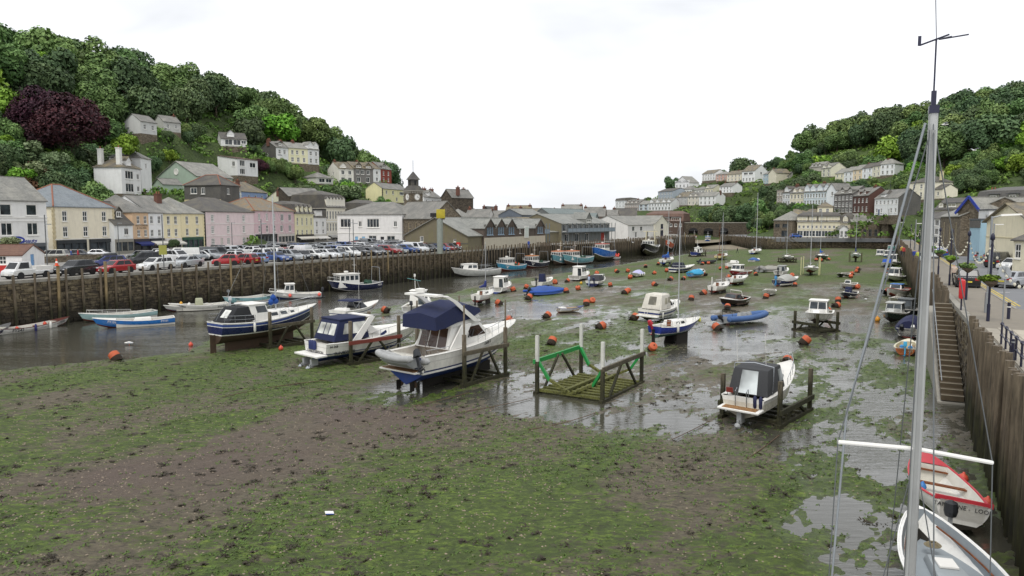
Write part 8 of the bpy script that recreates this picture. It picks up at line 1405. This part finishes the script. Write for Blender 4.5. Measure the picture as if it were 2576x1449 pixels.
# ================================================================== CARS
CGL = glass_m('15181b',.08,'car_glass'); TYRE = paint('1b1b1c',.85); RIM = paint('9a9da0',.35,.1,4,metal=.7); PLATE = paint('d9c94a',.6); LAMPW = paint('dfe3e6',.15); LAMPR = paint('a01c1c',.25); SLOT = car_m('808080')
b = MB(); Mr = Matrix.Rotation(R(90),3,'X'); b.lathe([(.2,-.1),(.31,-.1),(.32,0),(.31,.1),(.2,.1)],TYRE,16,axis=Mr); b.lathe([(.21,-.09),(.21,.09)],RIM,12,axis=Mr); WHEEL = b.mesh('wheel',50)
KIND = {  # length, half width, profile of lower body, cabin x0 x1 (base) roof x0 x1, belt z, roof z
 'hatch': (4.0,.86,[(-1.98,.3),(-1.98,.88),(-1.75,.95),(.75,.93),(1.7,.78),(1.98,.6),(1.98,.28)],(-1.85,1.05,-1.45,.25),.92,1.47),
 'mini': (3.5,.8,[(-1.7,.3),(-1.72,.85),(-1.5,.95),(.75,.95),(1.5,.82),(1.72,.6),(1.7,.28)],(-1.6,1.0,-1.3,.2),.93,1.48),
 'saloon': (4.6,.9,[(-2.28,.32),(-2.28,.9),(-1.2,1.0),(.85,.95),(2.0,.78),(2.28,.58),(2.28,.28)],(-1.75,1.15,-1.0,.3),.97,1.44),
 'estate': (4.6,.9,[(-2.28,.32),(-2.28,.9),(-2.1,1.0),(.85,.96),(2.0,.8),(2.28,.58),(2.28,.28)],(-2.2,1.2,-1.9,.3),.98,1.5),
 'suv': (4.3,.91,[(-2.12,.4),(-2.12,1.0),(-1.95,1.1),(.8,1.08),(1.95,.95),(2.14,.7),(2.14,.38)],(-2.0,1.1,-1.65,.3),1.06,1.66),
 'mpv': (4.5,.9,[(-2.22,.34),(-2.24,.95),(-2.1,1.08),(1.2,1.02),(2.05,.85),(2.25,.62),(2.25,.3)],(-2.15,1.55,-1.85,.5),1.04,1.72),
 'van': (5.0,.96,[(-2.45,.4),(-2.47,1.1),(-2.4,1.15),(1.6,1.15),(2.35,.98),(2.5,.7),(2.48,.36)],(-2.46,1.8,-2.38,1.0),1.12,1.98),
 'pickup': (4.6,.86,[(-2.28,.5),(-2.28,.78),(-.2,.78),(-.2,.98),(1.9,.98),(2.2,.85),(2.28,.6),(2.26,.36)],(.0,2.0,.1,1.35),.96,1.75)}
_car = {}
def car_parts(k):
    if k in _car: return _car[k]
    L,w,prof,(cx0,cx1,rx0,rx1),zb,zr = KIND[k]; b = MB(); n = len(prof)
    secs = [[(x,y,z if z < .5 or f == 1 else z - .06) for x,z in prof] for y,f in ((-w,0),(-w*.9,1),(w*.9,1),(w,0))]
    b.loft(secs,SLOT,closed=True); o = b.obj('tmp',bev=.05); body = o.data; bpy.data.objects.remove(o)
    b = MB(); c = [(cx0,-w*.93,zb - .04),(cx1,-w*.9,zb - .06),(cx1,w*.9,zb - .06),(cx0,w*.93,zb - .04),(rx0,-w*.76,zr),(rx1,-w*.74,zr),(rx1,w*.74,zr),(rx0,w*.76,zr)]; b.hexa(c,SLOT); o = b.obj('tmp',bev=.07); cab = o.data; bpy.data.objects.remove(o)
    F = {'s': (c[0],c[1],c[5],c[4]),'p': (c[2],c[3],c[7],c[6]),'f': (c[1],c[2],c[6],c[5]),'b': (c[3],c[0],c[4],c[7])}; win = []
    sides = [(.68,.93)] if k == 'van' else [(.2,.85)] if k == 'pickup' else [(.1,.36),(.39,.64),(.67,.9)] if k in ('estate','mpv') else [(.12,.47),(.5,.88)]
    for key,rs in (('s',sides),('p',[(1 - q,1 - p) for p,q in sides]),('f',[(.07,.93)]),('b',[] if k == 'van' else [(.1,.9)])):
        for p,q in rs: g = MB(); g.panel(*F[key],.008,CGL,(p,q),(.16,.88),.03); win.append(g.mesh('window'))
    x = L/2; lamps = []
    for y in (-1,1):
        for xx,m_ in ((x - .1,LAMPW),(-x + .02,LAMPR)): g = MB(); g.box((xx,y*w*.68,.72 if m_ is LAMPW else .85),(.14,.36,.14 if m_ is LAMPW else .2),m_); lamps.append(g.mesh('headlight' if m_ is LAMPW else 'tail_light'))
    g = MB(); g.box((x + .01,0,.45),(.03,.5,.12),FRAME); pl = g.mesh('number_plate'); g = MB(); g.box((-x - .01,0,.62),(.03,.5,.12),PLATE); pl2 = g.mesh('number_plate')
    g = MB(); g.box((0,0,.33),(L - .1,w*1.9,.2),BLACK); [g.lathe([(.37,-.02),(.37,.02)],BLACK,14,(a_*L*.31,b_*(w + .004),.34),Mr) for a_ in (-1,1) for b_ in (-1,1)]; un = g.mesh('sill')
    if k == 'pickup':
        for s in (-1,1): g.box((-1.25,s*w*.97,1.0),(2.0,.05,.4),WHITE)
        g.box((-2.25,0,1.0),(.05,w*1.9,.4),WHITE); un = g.mesh('load_bed')
    _car[k] = (body,cab,win,lamps + [pl2],pl,un,L,w); return _car[k]
def car(kind,colour,pos,head,label,group='cars in the quayside car park',z=QZ,box=False,cat=None,name=None):
    body,cab,win,lamps,pl,un,L,w = car_parts(kind); r = thing(name or {'van': 'parked_van','pickup': 'pickup_truck'}.get(kind,'parked_car'),label,cat or {'van': 'van','pickup': 'pickup'}.get(kind,'car'),(*pos,z),R(head),group); m = car_m(colour)
    for nm,me in (('body',body),('cabin',cab)): o = link(nm,me,r); o.material_slots[0].link = 'OBJECT'; o.material_slots[0].material = m
    for me in win: link('window',me,o)
    for me in lamps + [pl,un]: link(me.name.split('.')[0],me,r)
    for sx in (-1,1):
        for sy in (-1,1): link('wheel',WHEEL,r,(sx*L*.31,sy*(w - .1),.32))
    if box: q = MB(); q.hexa([(-1.3,-.35,1.52),(.5,-.3,1.52),(.5,.3,1.52),(-1.3,.35,1.52),(-1.2,-.32,1.85),(.2,-.25,1.8),(.2,.25,1.8),(-1.2,.32,1.85)],paint('3c3d40',.4)); q.obj('roof_box',r,bev=.1)
    return r
def qa(p): s = min((abs(along(LQ,k)[0] - p[0]) + abs(along(LQ,k)[1] - p[1]),k) for k in range(20,300,4))[1]; return math.degrees(along(LQ,s)[2])
for k_,c_,p_,h_,lb_,bx_ in (('pickup','dcdcda',(-50.12,75.49),253,'small white pickup truck parked at the quay edge by the hut',0),('suv','26272a',(-47.4,79.37),255,'black compact crossover parked on its own at the quay edge',0),('hatch','a3262b',(-44.71,82.4),248,'red hatchback with white door sticker beside the tall yellow pile',0),('estate','e0e0de',(-42.81,87.75),252,'white estate car parked nose-left near the quay edge',0),('saloon','a9acae',(-41.42,93.03),255,'silver saloon parked at the quay edge',0),('estate','26306a',(-51.22,92.24),227,'dark blue estate with grey roof box',1),('mpv','1e1f22',(-49.43,98.09),227,'black people carrier with roof box',1),('suv','e2e2e0',(-49.7,105.75),25,'white crossover behind the white estate',0),('van','dad9d4',(-48.27,106.79),205,'cream white panel van in the middle row',0),('hatch','e4e4e2',(-46.1,108.94),25,'white hatchback behind the grey van',0),('van','45484c',(-44.86,111.17),25,'dark grey panel van in the middle row',0),('mini','a82329',(-37.75,96.34),200,'small round red hatchback at the quay edge',0),('hatch','96242a',(-36.2,98.98),160,'second red hatchback behind the small round one',0),('hatch','8aa0c8',(-35.44,101.78),130,'pale blue hatchback next to the red pair',0),('mpv','9a9a92',(-67.15,106.79),190,'grey-beige people carrier in front of the pharmacy',0),('hatch','3c4048',(-66.84,113.5),15,'dark hatchback parked by the store front',0),('saloon','d9dadc',(-64.61,114.7),15,'white coupe parked outside the store',0)): car(k_,c_,p_,h_,lb_,box=bool(bx_))
rc = random.Random(21); CC = [('e3e3e1','white'),('b2b5b8','silver'),('1f2124','black'),('4a4d52','dark grey'),('2b4a86','blue'),('7f8488','grey'),('8e2a2c','dark red'),('d8d9da','white'),('9fa3a6','silver'),('26282c','black')]
for off,y0,y1,rev in ((3.4,104,146,0),(10.2,100,146,180),(15.4,98,150,0),(24.0,98,158,180),(29.4,112,160,0)):
    s = s_at_y(LQ,y0); s1 = s_at_y(LQ,y1)
    while s < s1:
        x,y,a = along(LQ,s)
        if rc.random() < .93:
            kd = rc.choices(['hatch','estate','suv','saloon','mpv','mini','van'],[6,3,4,3,2,1.5,.9])[0]; c_,cn = rc.choice(CC); o_ = off + rc.uniform(-.3,.3)
            car(kd,c_,(x - math.sin(a)*o_,y + math.cos(a)*o_),math.degrees(a) - 90 + rev + rc.uniform(-4,4),'%s %s parked in the packed rows of the quayside car park' % (cn,{'hatch': 'hatchback','estate': 'estate car','suv': 'crossover','saloon': 'saloon','mpv': 'people carrier','mini': 'small city car','van': 'van'}[kd]))
        s += 2.55
WG = 'cars on the west road'
for k_,c_,p_,h_,lb_ in (('suv','1d1e20',(40.52,65.01),63,'black off-road car seen from behind with yellow plate'),('saloon','a5a8ab',(44.85,65.01),30,'silver roadster turning at the junction'),('mini','e3e3e2',(59.63,87.04),200,'small white hatchback outside the cream house'),('van','2a2c2e',(61.98,93.03),40,'black van parked beside the cream gable'),('hatch','8a8e92',(69.57,107.85),45,'grey hatchback parked at the foot of the blue house'),('hatch','b52a30',(73.86,105.75),20,'red car half hidden beyond the small white hatchback'),('hatch','e0e0de',(74.45,128.26),63,'white hatchback in the queue by the white pub'),('saloon','b0b3b6',(65.74,114.7),243,'silver saloon on the road by the promenade baskets'),('hatch','2f4f96',(70.32,119.77),63,'blue hatchback by the church wall'),('van','e2e2e0',(78.45,138.04),63,'white van beyond the pub corner'),('estate','3a3d42',(81.87,141.64),63,'dark estate beyond the silver saloon'),('hatch','9aa0a4',(58.12,103.72),243,'grey hatchback coming along the promenade')): car(k_,c_,p_,h_,lb_,WG)
car('hatch','2a55a0',(97.5,252),10,'blue car parked on the far quay','cars on the far quay')

# ================================================================== WEST PROMENADE
def off_line(line,s,d): x,y,a = along(line,s); return x + math.sin(a)*d,y - math.cos(a)*d,a
SL = paint('a29b8d',.85,.16,1.2,bmp=.3); SL2 = paint('b3ab9b',.85,.14,1.2,bmp=.3); s0,s1,s2 = s_at_y(RQ,14),s_at_y(RQ,58),s_at_y(RQ,215)
def pw(s): return 3.2 + 5.5*max(0,min(1,(s_at_y(RQ,50) - s)/9))
pv = struct(link('pavement',None)); b = MB(); sec = []
s = s0
while s < s2: x0,y0,a = off_line(RQ,s,.35); x1,y1,_ = off_line(RQ,s,pw(s)); sec.append([(x0,y0,QZ + .01),(x0,y0,QZ + .085),(x1,y1,QZ + .085),(x1,y1,QZ + .01)]); s += 1.5
b.loft(sec,paint('857e72',.9),closed=True); b.obj('bedding',pv)
b = MB(); b.box((0,0,0),(.97,.57,.05),SL); sa = b.mesh('paving_slab'); b = MB(); b.box((0,0,0),(.97,.57,.05),SL2); sb_ = b.mesh('paving_slab'); s = s0 + 6; n = 0
while s < s1 and n < 290:
    for c in range(int((pw(s) - .6)/.6)):
        if n < 290: x,y,a = off_line(RQ,s + (.5 if c % 2 else 0),.7 + c*.6); o = link('paving_slab',sb_ if 2 <= c <= 4 else sa,pv,(x,y,QZ + .095 + rt.uniform(0,.006)),a); n += 1
    s += 1.0
k_ = MB(); k_.box((0,0,0),(1.45,.16,.16),CONC); km = k_.mesh('kerb_stone'); s = s0
while s < s2: x,y,a = off_line(RQ,s,pw(s) + .08); link('kerb_stone',km,pv,(x,y,QZ + .05),a - (.5 if s_at_y(RQ,41) < s < s_at_y(RQ,50) else 0)); s += 1.5
def mark(nm,pts,w,m,lab):   # painted line as a thin sheet
    b = MB()
    for p,q in zip(pts[:-1],pts[1:]): b.bar((*p,QZ + .006),(*q,QZ + .006),w,.004,m)
    o = struct(b.obj(nm)); return o
for d in (.35,.6): mark('yellow_line',[off_line(RQ,s_at_y(RQ,y),3.3 + d)[:2] for y in (52,60,70,85,110,150,200)],.12,YEL,'')
for a_,b_ in (((38.15,60.28),(38.69,59.94)),((40.06,60.28),(40.98,59.94)),((34.91,53.12),(35.55,53.12)),((36.07,53.12),(36.76,52.86)),((30.95,46.65),(31.53,44.7))): mark('white_line',[a_,b_],.15,LINE,'')
mark('white_line',[off_line(RQ,s_at_y(RQ,y),10.5)[:2] for y in (50,70,110,190)],.12,YEL,'')
# quay steps
r = thing('quay_steps','narrow stone steps with pale nosings climbing the west quay wall','steps'); N_ = 19
for i in range(N_):
    f_ = i/(N_ - 1); s = s_at_y(RQ,41.5) + f_*11.5; x,y,a = off_line(RQ,s,-.75); z = .35 + f_*4.2; b = MB(); b.box((0,0,0),(.62,1.15,.3),paint('564a39',.9,.35,3,stain=.5)); o = b.obj('step',r); o.location = (x,y,z); o.rotation_euler = (0,0,a); b = MB(); b.box((-.28,0,.16),(.08,1.15,.04),paint('948c7a',.8)); b.obj('nosing',o)
b = MB(); p0 = off_line(RQ,s_at_y(RQ,41),-1.35); p1 = off_line(RQ,s_at_y(RQ,52.5),-1.35); b.hexa([(*off_line(RQ,s_at_y(RQ,41.2),-1.5)[:2],-.5),(*off_line(RQ,s_at_y(RQ,41.2),0)[:2],-.5),(*off_line(RQ,s_at_y(RQ,53.5),0)[:2],-.5),(*off_line(RQ,s_at_y(RQ,53.5),-1.5)[:2],-.5),(*off_line(RQ,s_at_y(RQ,41.2),-1.5)[:2],.1),(*off_line(RQ,s_at_y(RQ,41.2),0)[:2],.1),(*off_line(RQ,s_at_y(RQ,53.5),0)[:2],4.3),(*off_line(RQ,s_at_y(RQ,53.5),-1.5)[:2],4.3)],CONC); b.obj('stair_core',r)
b = MB(); b.tube([(*p0[:2],1.4),(*p1[:2],5.6)],.03,GALV,6); b.obj('handrail',r)
# railing
r = thing('railing','black iron railing with ball joints along the near quay edge','railing')
for i in range(9):
    x,y,a = off_line(RQ,s_at_y(RQ,23.5) + i*1.5,.45); b = MB(); b.tube([(x,y,QZ),(x,y,QZ + 1.1)],.045,IRON,8); b.lathe([(.03,-.09),(.09,0),(.03,.09)],IRON,8,(x,y,QZ + 1.08)); b.lathe([(.03,-.08),(.08,0),(.03,.08)],IRON,8,(x,y,QZ + .55)); b.obj('post',r)
for z in (1.08,.55): b = MB(); b.tube([(*off_line(RQ,s_at_y(RQ,23.5) + i*1.5,.45)[:2],QZ + z) for i in range(9)],.032,IRON,7); b.obj('rail',r)
# lamp posts with baskets and festoon lights
LP = [(15.9,21.0)] + [off_line(RQ,s_at_y(RQ,y),.9)[:2] for y in (42.5,54,66,78,91,105,120,137,156)]
b = MB(); b.tube([(0,0,0),(0,0,1.0)],.09,IRON,8); b.tube([(0,0,.9),(0,0,4.7)],.06,IRON,8); b.lathe([(.03,4.65),(.13,4.75),(.1,5.0),(.02,5.1)],IRON,9); b.bar((-.5,0,2.75),(.5,0,2.75),.04,.04,IRON); POST = b.mesh('column',50)
BASK = [crown_mesh(60 + i,500,8,.6,[LEAFG,LEAFB][i],.16) for i in range(2)]; b = MB(); b.lathe([(.05,-.3),(.3,-.1),(.36,.05)],BARK,10); BBOWL = b.mesh('bowl'); BULB = MB(); BULB.lathe([(.02,-.08),(.07,0),(.03,.08)],paint('e6e2cf',.3),8); BULB = BULB.mesh('bulb',60)
for i,(x,y) in enumerate(LP):
    t = thing('lamp_post','slim navy promenade post carrying festoon lights and flower baskets','lamp post',(x,y,QZ + .09),R(63),'navy promenade posts'); link('column',POST,t)
    if i:
        for sx in (-1,1):
            k = thing('hanging_basket','leafy hanging basket on a navy promenade post','hanging basket',(x + sx*.45*math.cos(R(63)),y + sx*.45*math.sin(R(63)),QZ + 2.4),rt.uniform(0,6),'promenade hanging baskets'); c = link('foliage',BASK[(i + (sx > 0)) % 2],k,(0,0,.15)); c.scale = (.62,.62,.55); link('bowl',BBOWL,k)
    if i:
        x0,y0 = LP[i - 1]; r = thing('festoon_lights','sagging string of round white bulbs between promenade posts','string lights',(0,0,0),0,'festoon light strings'); P = [Vector((x0 + (x - x0)*k/14,y0 + (y - y0)*k/14,QZ + 4.75 - 1.5*4*(k/14)*(1 - k/14))) for k in range(15)]
        b = MB(); b.tube(P,.012,paint('5a584f',.7),4); b.obj('cable',r)
        for p in P[1:-1]: link('bulb',BULB,r,p - Vector((0,0,.1)))
def post(name,lab,cat,p,h,r_,m,extra=None):
    t = thing(name,lab,cat,(*p,QZ + .08)); b = MB(); b.tube([(0,0,0),(0,0,h)],r_,m,9); b.obj('column',t,50)
    if extra: extra(t)
    return t
def arm(t): b = MB(); b.tube([(0,0,6.0),(.5,-.2,6.15)],.04,GALV,6); b.hexa([(.4,-.3,6.1),(1.5,-.6,6.16),(1.5,-.42,6.16),(.4,-.12,6.1),(.45,-.28,6.22),(1.45,-.56,6.26),(1.45,-.46,6.26),(.45,-.16,6.22)],WHITE); b.obj('lamp_head',t); b = MB(); b.lathe([(.14,0),(.14,1.3)],GALV,9); b.obj('base_box',t)
post('street_light','tall grey street light with white arm beside the junction','street light',(30.08,46.04),6.1,.07,GALV,arm)
def disc(t): b = MB(); b.lathe([(.38,0),(.38,.02)],GALV,18,(0,.06,2.9),Matrix.Rotation(R(70),3,'X') ); b.obj('sign_plate',t)
post('road_sign','thin grey sign post with the back of a round sign','sign',(27.78,41.08),3.2,.04,GALV,disc)
post('bollard','short navy bollard at the junction kerb','bollard',(29.46,43.07),1.0,.09,IRON,lambda t: MB().lathe([(.11,.7),(.11,.76)],FRAME,10).obj('band',t))
post('bollard','short navy post on the paving near the railing','bollard',(20.7,29.87),.95,.06,IRON,lambda t: MB().lathe([(.07,.8),(.07,.86)],GALV,10).obj('band',t))
def ring(t): b = MB(); b.hexa([(-.42,-.18,.75),(.42,-.18,.75),(.42,.18,.75),(-.42,.18,.75),(-.42,-.18,2.0),(.42,-.18,2.0),(.42,.18,2.0),(-.42,.18,2.0)],paint('c9282c',.4)); b.obj('lifebuoy_housing',t,bev=.14)
post('lifebuoy_station','red lifebuoy housing on a dark post at the head of the steps','lifebuoy',(29.34,47.47),1.4,.05,IRON,ring).rotation_euler = (0,0,R(58))
for lab,p,h_ in (('plain grey lamp post beside the parked grey car',(52.93,80.55),5.5),('grey lamp post among the festoon posts',(59.96,108.94),6.0),('wooden telegraph pole by the pavilion',(91.6,173.24),9.0)): post('lamp_column',lab,'lamp post',p,h_,.07,GALV,lambda t: MB().box((.5,0,5.4),(.9,.18,.1),WHITE).obj('lamp_head',t))
# planter, fuchsia and car park furniture
for lab,p,h_,r_,k in (('yellow-green shrub spilling over the cream house wall',(75.13,108.94),2.6,1.2,'b'),('young tree with thin leaves in front of the pharmacy',(-63.71,93.03),4.4,1.5,'s'),('potted bay bush outside the yellow shop',(-65.25,141.64),2.4,1.0,'d')): tree(p[0],p[1],QZ,h_,r_,k,lab,name='shrub',cat='shrub')
for i,(p,h_) in enumerate((((-54.49,85.66),6.5),((-40.82,85.66),6.5),((-32.93,96.34),6.0),((-24.31,112.32),6.0),((-65.04,121.1),5.5),((-52.07,136.31),5.5),((-31.39,141.64),6.0))): post('lamp_column',['grey lamp post by the car park hut','lamp post with yellow ticket panel at the quay edge','lamp post near the red hatchbacks','dark lamp post at the edge of the packed rows','lamp post outside the slate dormer shop','lamp post outside the pale pink inn','lamp post in front of the restaurant'][i],'lamp post',p,h_,.06,paint('5f6264',.6),(lambda t: MB().box((0,-.1,2.4),(.9,.1,1.1),paint('9a9a4a',.7)).obj('panel',t)) if i == 1 else (lambda t: MB().box((.35,0,5.4),(.7,.15,.1),GALV).obj('lamp_head',t)))
t = thing('quay_crane','grey steel quay crane column with yellow cab at the corner of the fish market','crane',(*(-12.92,131.36),QZ)); b = MB(); b.tube([(0,0,0),(0,0,6.4)],.55,paint('8f958c',.6,.15,2,stain=.3),12); b.obj('column',t,50); b = MB(); b.box((.2,0,7.1),(1.5,1.1,1.6),paint('b5a52e',.6,.2,2)); b.obj('cab',t,bev=.05); b = MB(); b.box((-1.1,.2,6.9),(1.2,.5,.7),BLACK); b.bar((-.6,0,6.2),(.9,0,6.2),.15,.2,IRON); b.obj('winch',t)
t = thing('barrier_boards','red plastic barrier boards beside the hut','barrier',(*(-55.74,80.55),QZ),R(20))
for i in range(2): b = MB(); b.box((i*2.1 - 1,0,.55),(2.0,.12,.9),paint('c8322c',.6)); b.obj('board',t)
t = thing('car_park_wall','low stone wall dividing the car park from the street','wall',(0,0,0)); b = MB(); w0_,w1_ = (-65.12,101.78),(-60.96,112.32); b.bar((*w0_,QZ + .45),(*w1_,QZ + .45),.4,.9,RUBBLE); b.obj('stonework',t)
b = MB(); b.lathe([(.25,0),(.25,.04),(.16,.06),(.04,.75)],paint('e0552c',.6),10); b.lathe([(.12,.3),(.09,.48)],FRAME,10); c = tag(b.obj('traffic_cone'),'orange traffic cone on top of the tall quay pile','cone'); c.location = ((-47.03,74.96)[0] + .5,(-47.03,74.96)[1] - .3,QZ + 1.3)

# ================================================================== PEOPLE AND GULLS
def person_mesh(seed,stride):
    v = [(0,0,.95),(0,0,1.2),(0,0,1.42),(0,0,1.52),(0,.02,1.66)]; e = [(0,1),(1,2),(2,3),(3,4)]; rad = [.15,.15,.15,.06,.105]
    for s in (-1,1):
        k = len(v); v += [(s*.1,0,.88),(s*.11,s*stride,.5),(s*.11,s*stride*1.7 - .03,.08),(s*.11,s*stride*1.7 + .13,.03),(s*.2,0,1.4),(s*.25,-s*stride*.5,1.12),(s*.24,-s*stride + .08,.88),(s*.24,-s*stride + .1,.78)]; e += [(0,k),(k,k + 1),(k + 1,k + 2),(k + 2,k + 3),(2,k + 4),(k + 4,k + 5),(k + 5,k + 6),(k + 6,k + 7)]; rad += [.1,.075,.05,.045,.075,.055,.04,.04]
    me = bpy.data.meshes.new('p'); me.from_pydata(v,e,[]); o = link('tmp',me); md = o.modifiers.new('s','SKIN'); md.use_smooth_shade = True
    for q,r_ in zip(me.skin_vertices[0].data,rad): q.radius = (r_,r_*.8)
    me.skin_vertices[0].data[0].use_root = True; o.modifiers.new('d','SUBSURF').levels = 1
    dg = bpy.context.evaluated_depsgraph_get(); out = bpy.data.meshes.new_from_object(o.evaluated_get(dg)); bpy.data.objects.remove(o); return out
SKIN = paint('c49a80',.6); SHOE = paint('2a2724',.7); PM = [person_mesh(0,.16),person_mesh(1,.03)]
def person(lab,p,head,top,legs,hair,walk=0,z=None):
    me = PM[0 if walk else 1].copy(); me.materials.clear()
    for m in (paint(top,.85),paint(legs,.85),SKIN,paint(hair,.9),SHOE): me.materials.append(m)
    for f_ in me.polygons: c = f_.center; f_.material_index = 4 if c.z < .07 else 1 if c.z < .93 and abs(c.x) < .2 else 3 if c.z > 1.68 or (c.z > 1.55 and c.y < .0) else 2 if c.z > 1.5 or c.z < .84 else 0
    o = tag(link('person',me,None,(*p,QZ + .09 if z is None else z),R(head - 90)),lab,'person'); return o
for a in (('person in blue jacket walking along the west promenade',(*[q + .9*(i == 0) for i,q in enumerate((56.15,103.72))],),240,'2a3f8c','2a2c34','4a3a2c',1),('person in yellow hi-vis jacket beside the blue-jacketed walker',(*[q + .9*(i == 0) for i,q in enumerate((54.52,99.9))],),240,'b5c24a','26282c','3a2f26',1),('person in red top further along the promenade',(62.69,117.18),60,'b5403c','30343c','5a4632',1),('person in navy jacket in the promenade group',(66.6,125.3),60,'2c3350','3a3c44','2c241c',1),('person with yellow bag in the promenade group',(64.52,121.1),240,'c2a84a','2c2e38','6a5640',0),('person in pale top standing on the pavement behind the black car',(41.89,69.19),240,'c9b5a5','23252a','3a3026',0),('person in blue shirt crossing the car park',(-63.74,105.75),40,'4a5f96','3c4050','b5b0a8',1),('person in red jacket crossing the car park',(-63.37,106.79),40,'b83844','30323c','5a4a3c',1),('person in black outside the bakery',(-65.54,134.62),90,'26262a','2a2a30','2a2420',0),('person in blue overalls by the blue door of the market',(3.5,153.66),240,'2f4fa0','2a3f80','3a2f26',0)): person(*a)
sp = (69.91,226.95); person('lone person walking on the sand near the ketch',sp,200,'23252a','2c2e34','2a2420',1,mud_h(*sp))
def gull(lab,p,head,fly=0,sc=1.0):
    o = thing('gull',lab,'gull',p,R(head)); o.scale = (sc,)*3; b = MB(); M = Matrix.Rotation(R(90),3,'Y'); b.lathe([(.01,-.24),(.05,-.12),(.08,0),(.06,.12),(.045,.18),(.05,.23),(.012,.28)],FRAME,8,(0,0,.16),M); b.obj('body',o,60)
    for s in (-1,1): b = MB(); q = [(.1,s*.05,.18),(-.1,s*.05,.18),(-.06,s*.3,.32),(.08,s*.3,.33),(-.1,s*.6,.24)] if fly else [(.1,s*.07,.2),(-.25,s*.05,.17),(-.2,s*.085,.13),(.08,s*.09,.13),(-.3,s*.05,.15)]; b.add(q + [(x,y,z - .015) for x,y,z in q],[(0,1,2,3),(3,2,4),(5,8,7,6),(8,9,7),(0,3,8,5),(1,6,7,2)],paint('a9adb2',.7)); b.obj('wing',o)
    if not fly: b = MB(); b.tube([(0,.03,.1),(0,.03,0)],.01,ORB,4); b.tube([(0,-.03,.1),(0,-.03,0)],.01,ORB,4); b.obj('legs',o)
for lab,p,hd,fl in (('gull standing in the shallows left of the lone channel buoy',(*(-32.75,61.87),0.0),200,0),('gull floating beside the FY903 boat',(*(-43.74,100.94),-.06),20,0),('gull flying over the channel by the black trawler',(31.35,190,4.75),30,1),('gull flying in front of the west wood',(56.12,90,18.92),20,1),('gull gliding across the wooded bank',(55.85,150,15.36),200,1),('gull on the wet mud by the orange hulled dinghy',(*(47.13,96.88),.0),90,0),('gull flying high by the grey mast',(46.64,80,20.7),160,1)): gull(lab,p,hd,fl,1.3)
b = MB(); b.box((0,0,0),(.3,.22,.012),FRAME); b.box((0,-.12,.006),(.28,.05,.01),paint('3a56a8')); o = tag(b.obj('litter'),'small white and blue scrap lying on the green weed','litter'); o.location = (*(-6.46,25.04),.3); o.location.z = mud_h(o.location.x,o.location.y) + .06; o.rotation_euler = (.1,.15,.4)
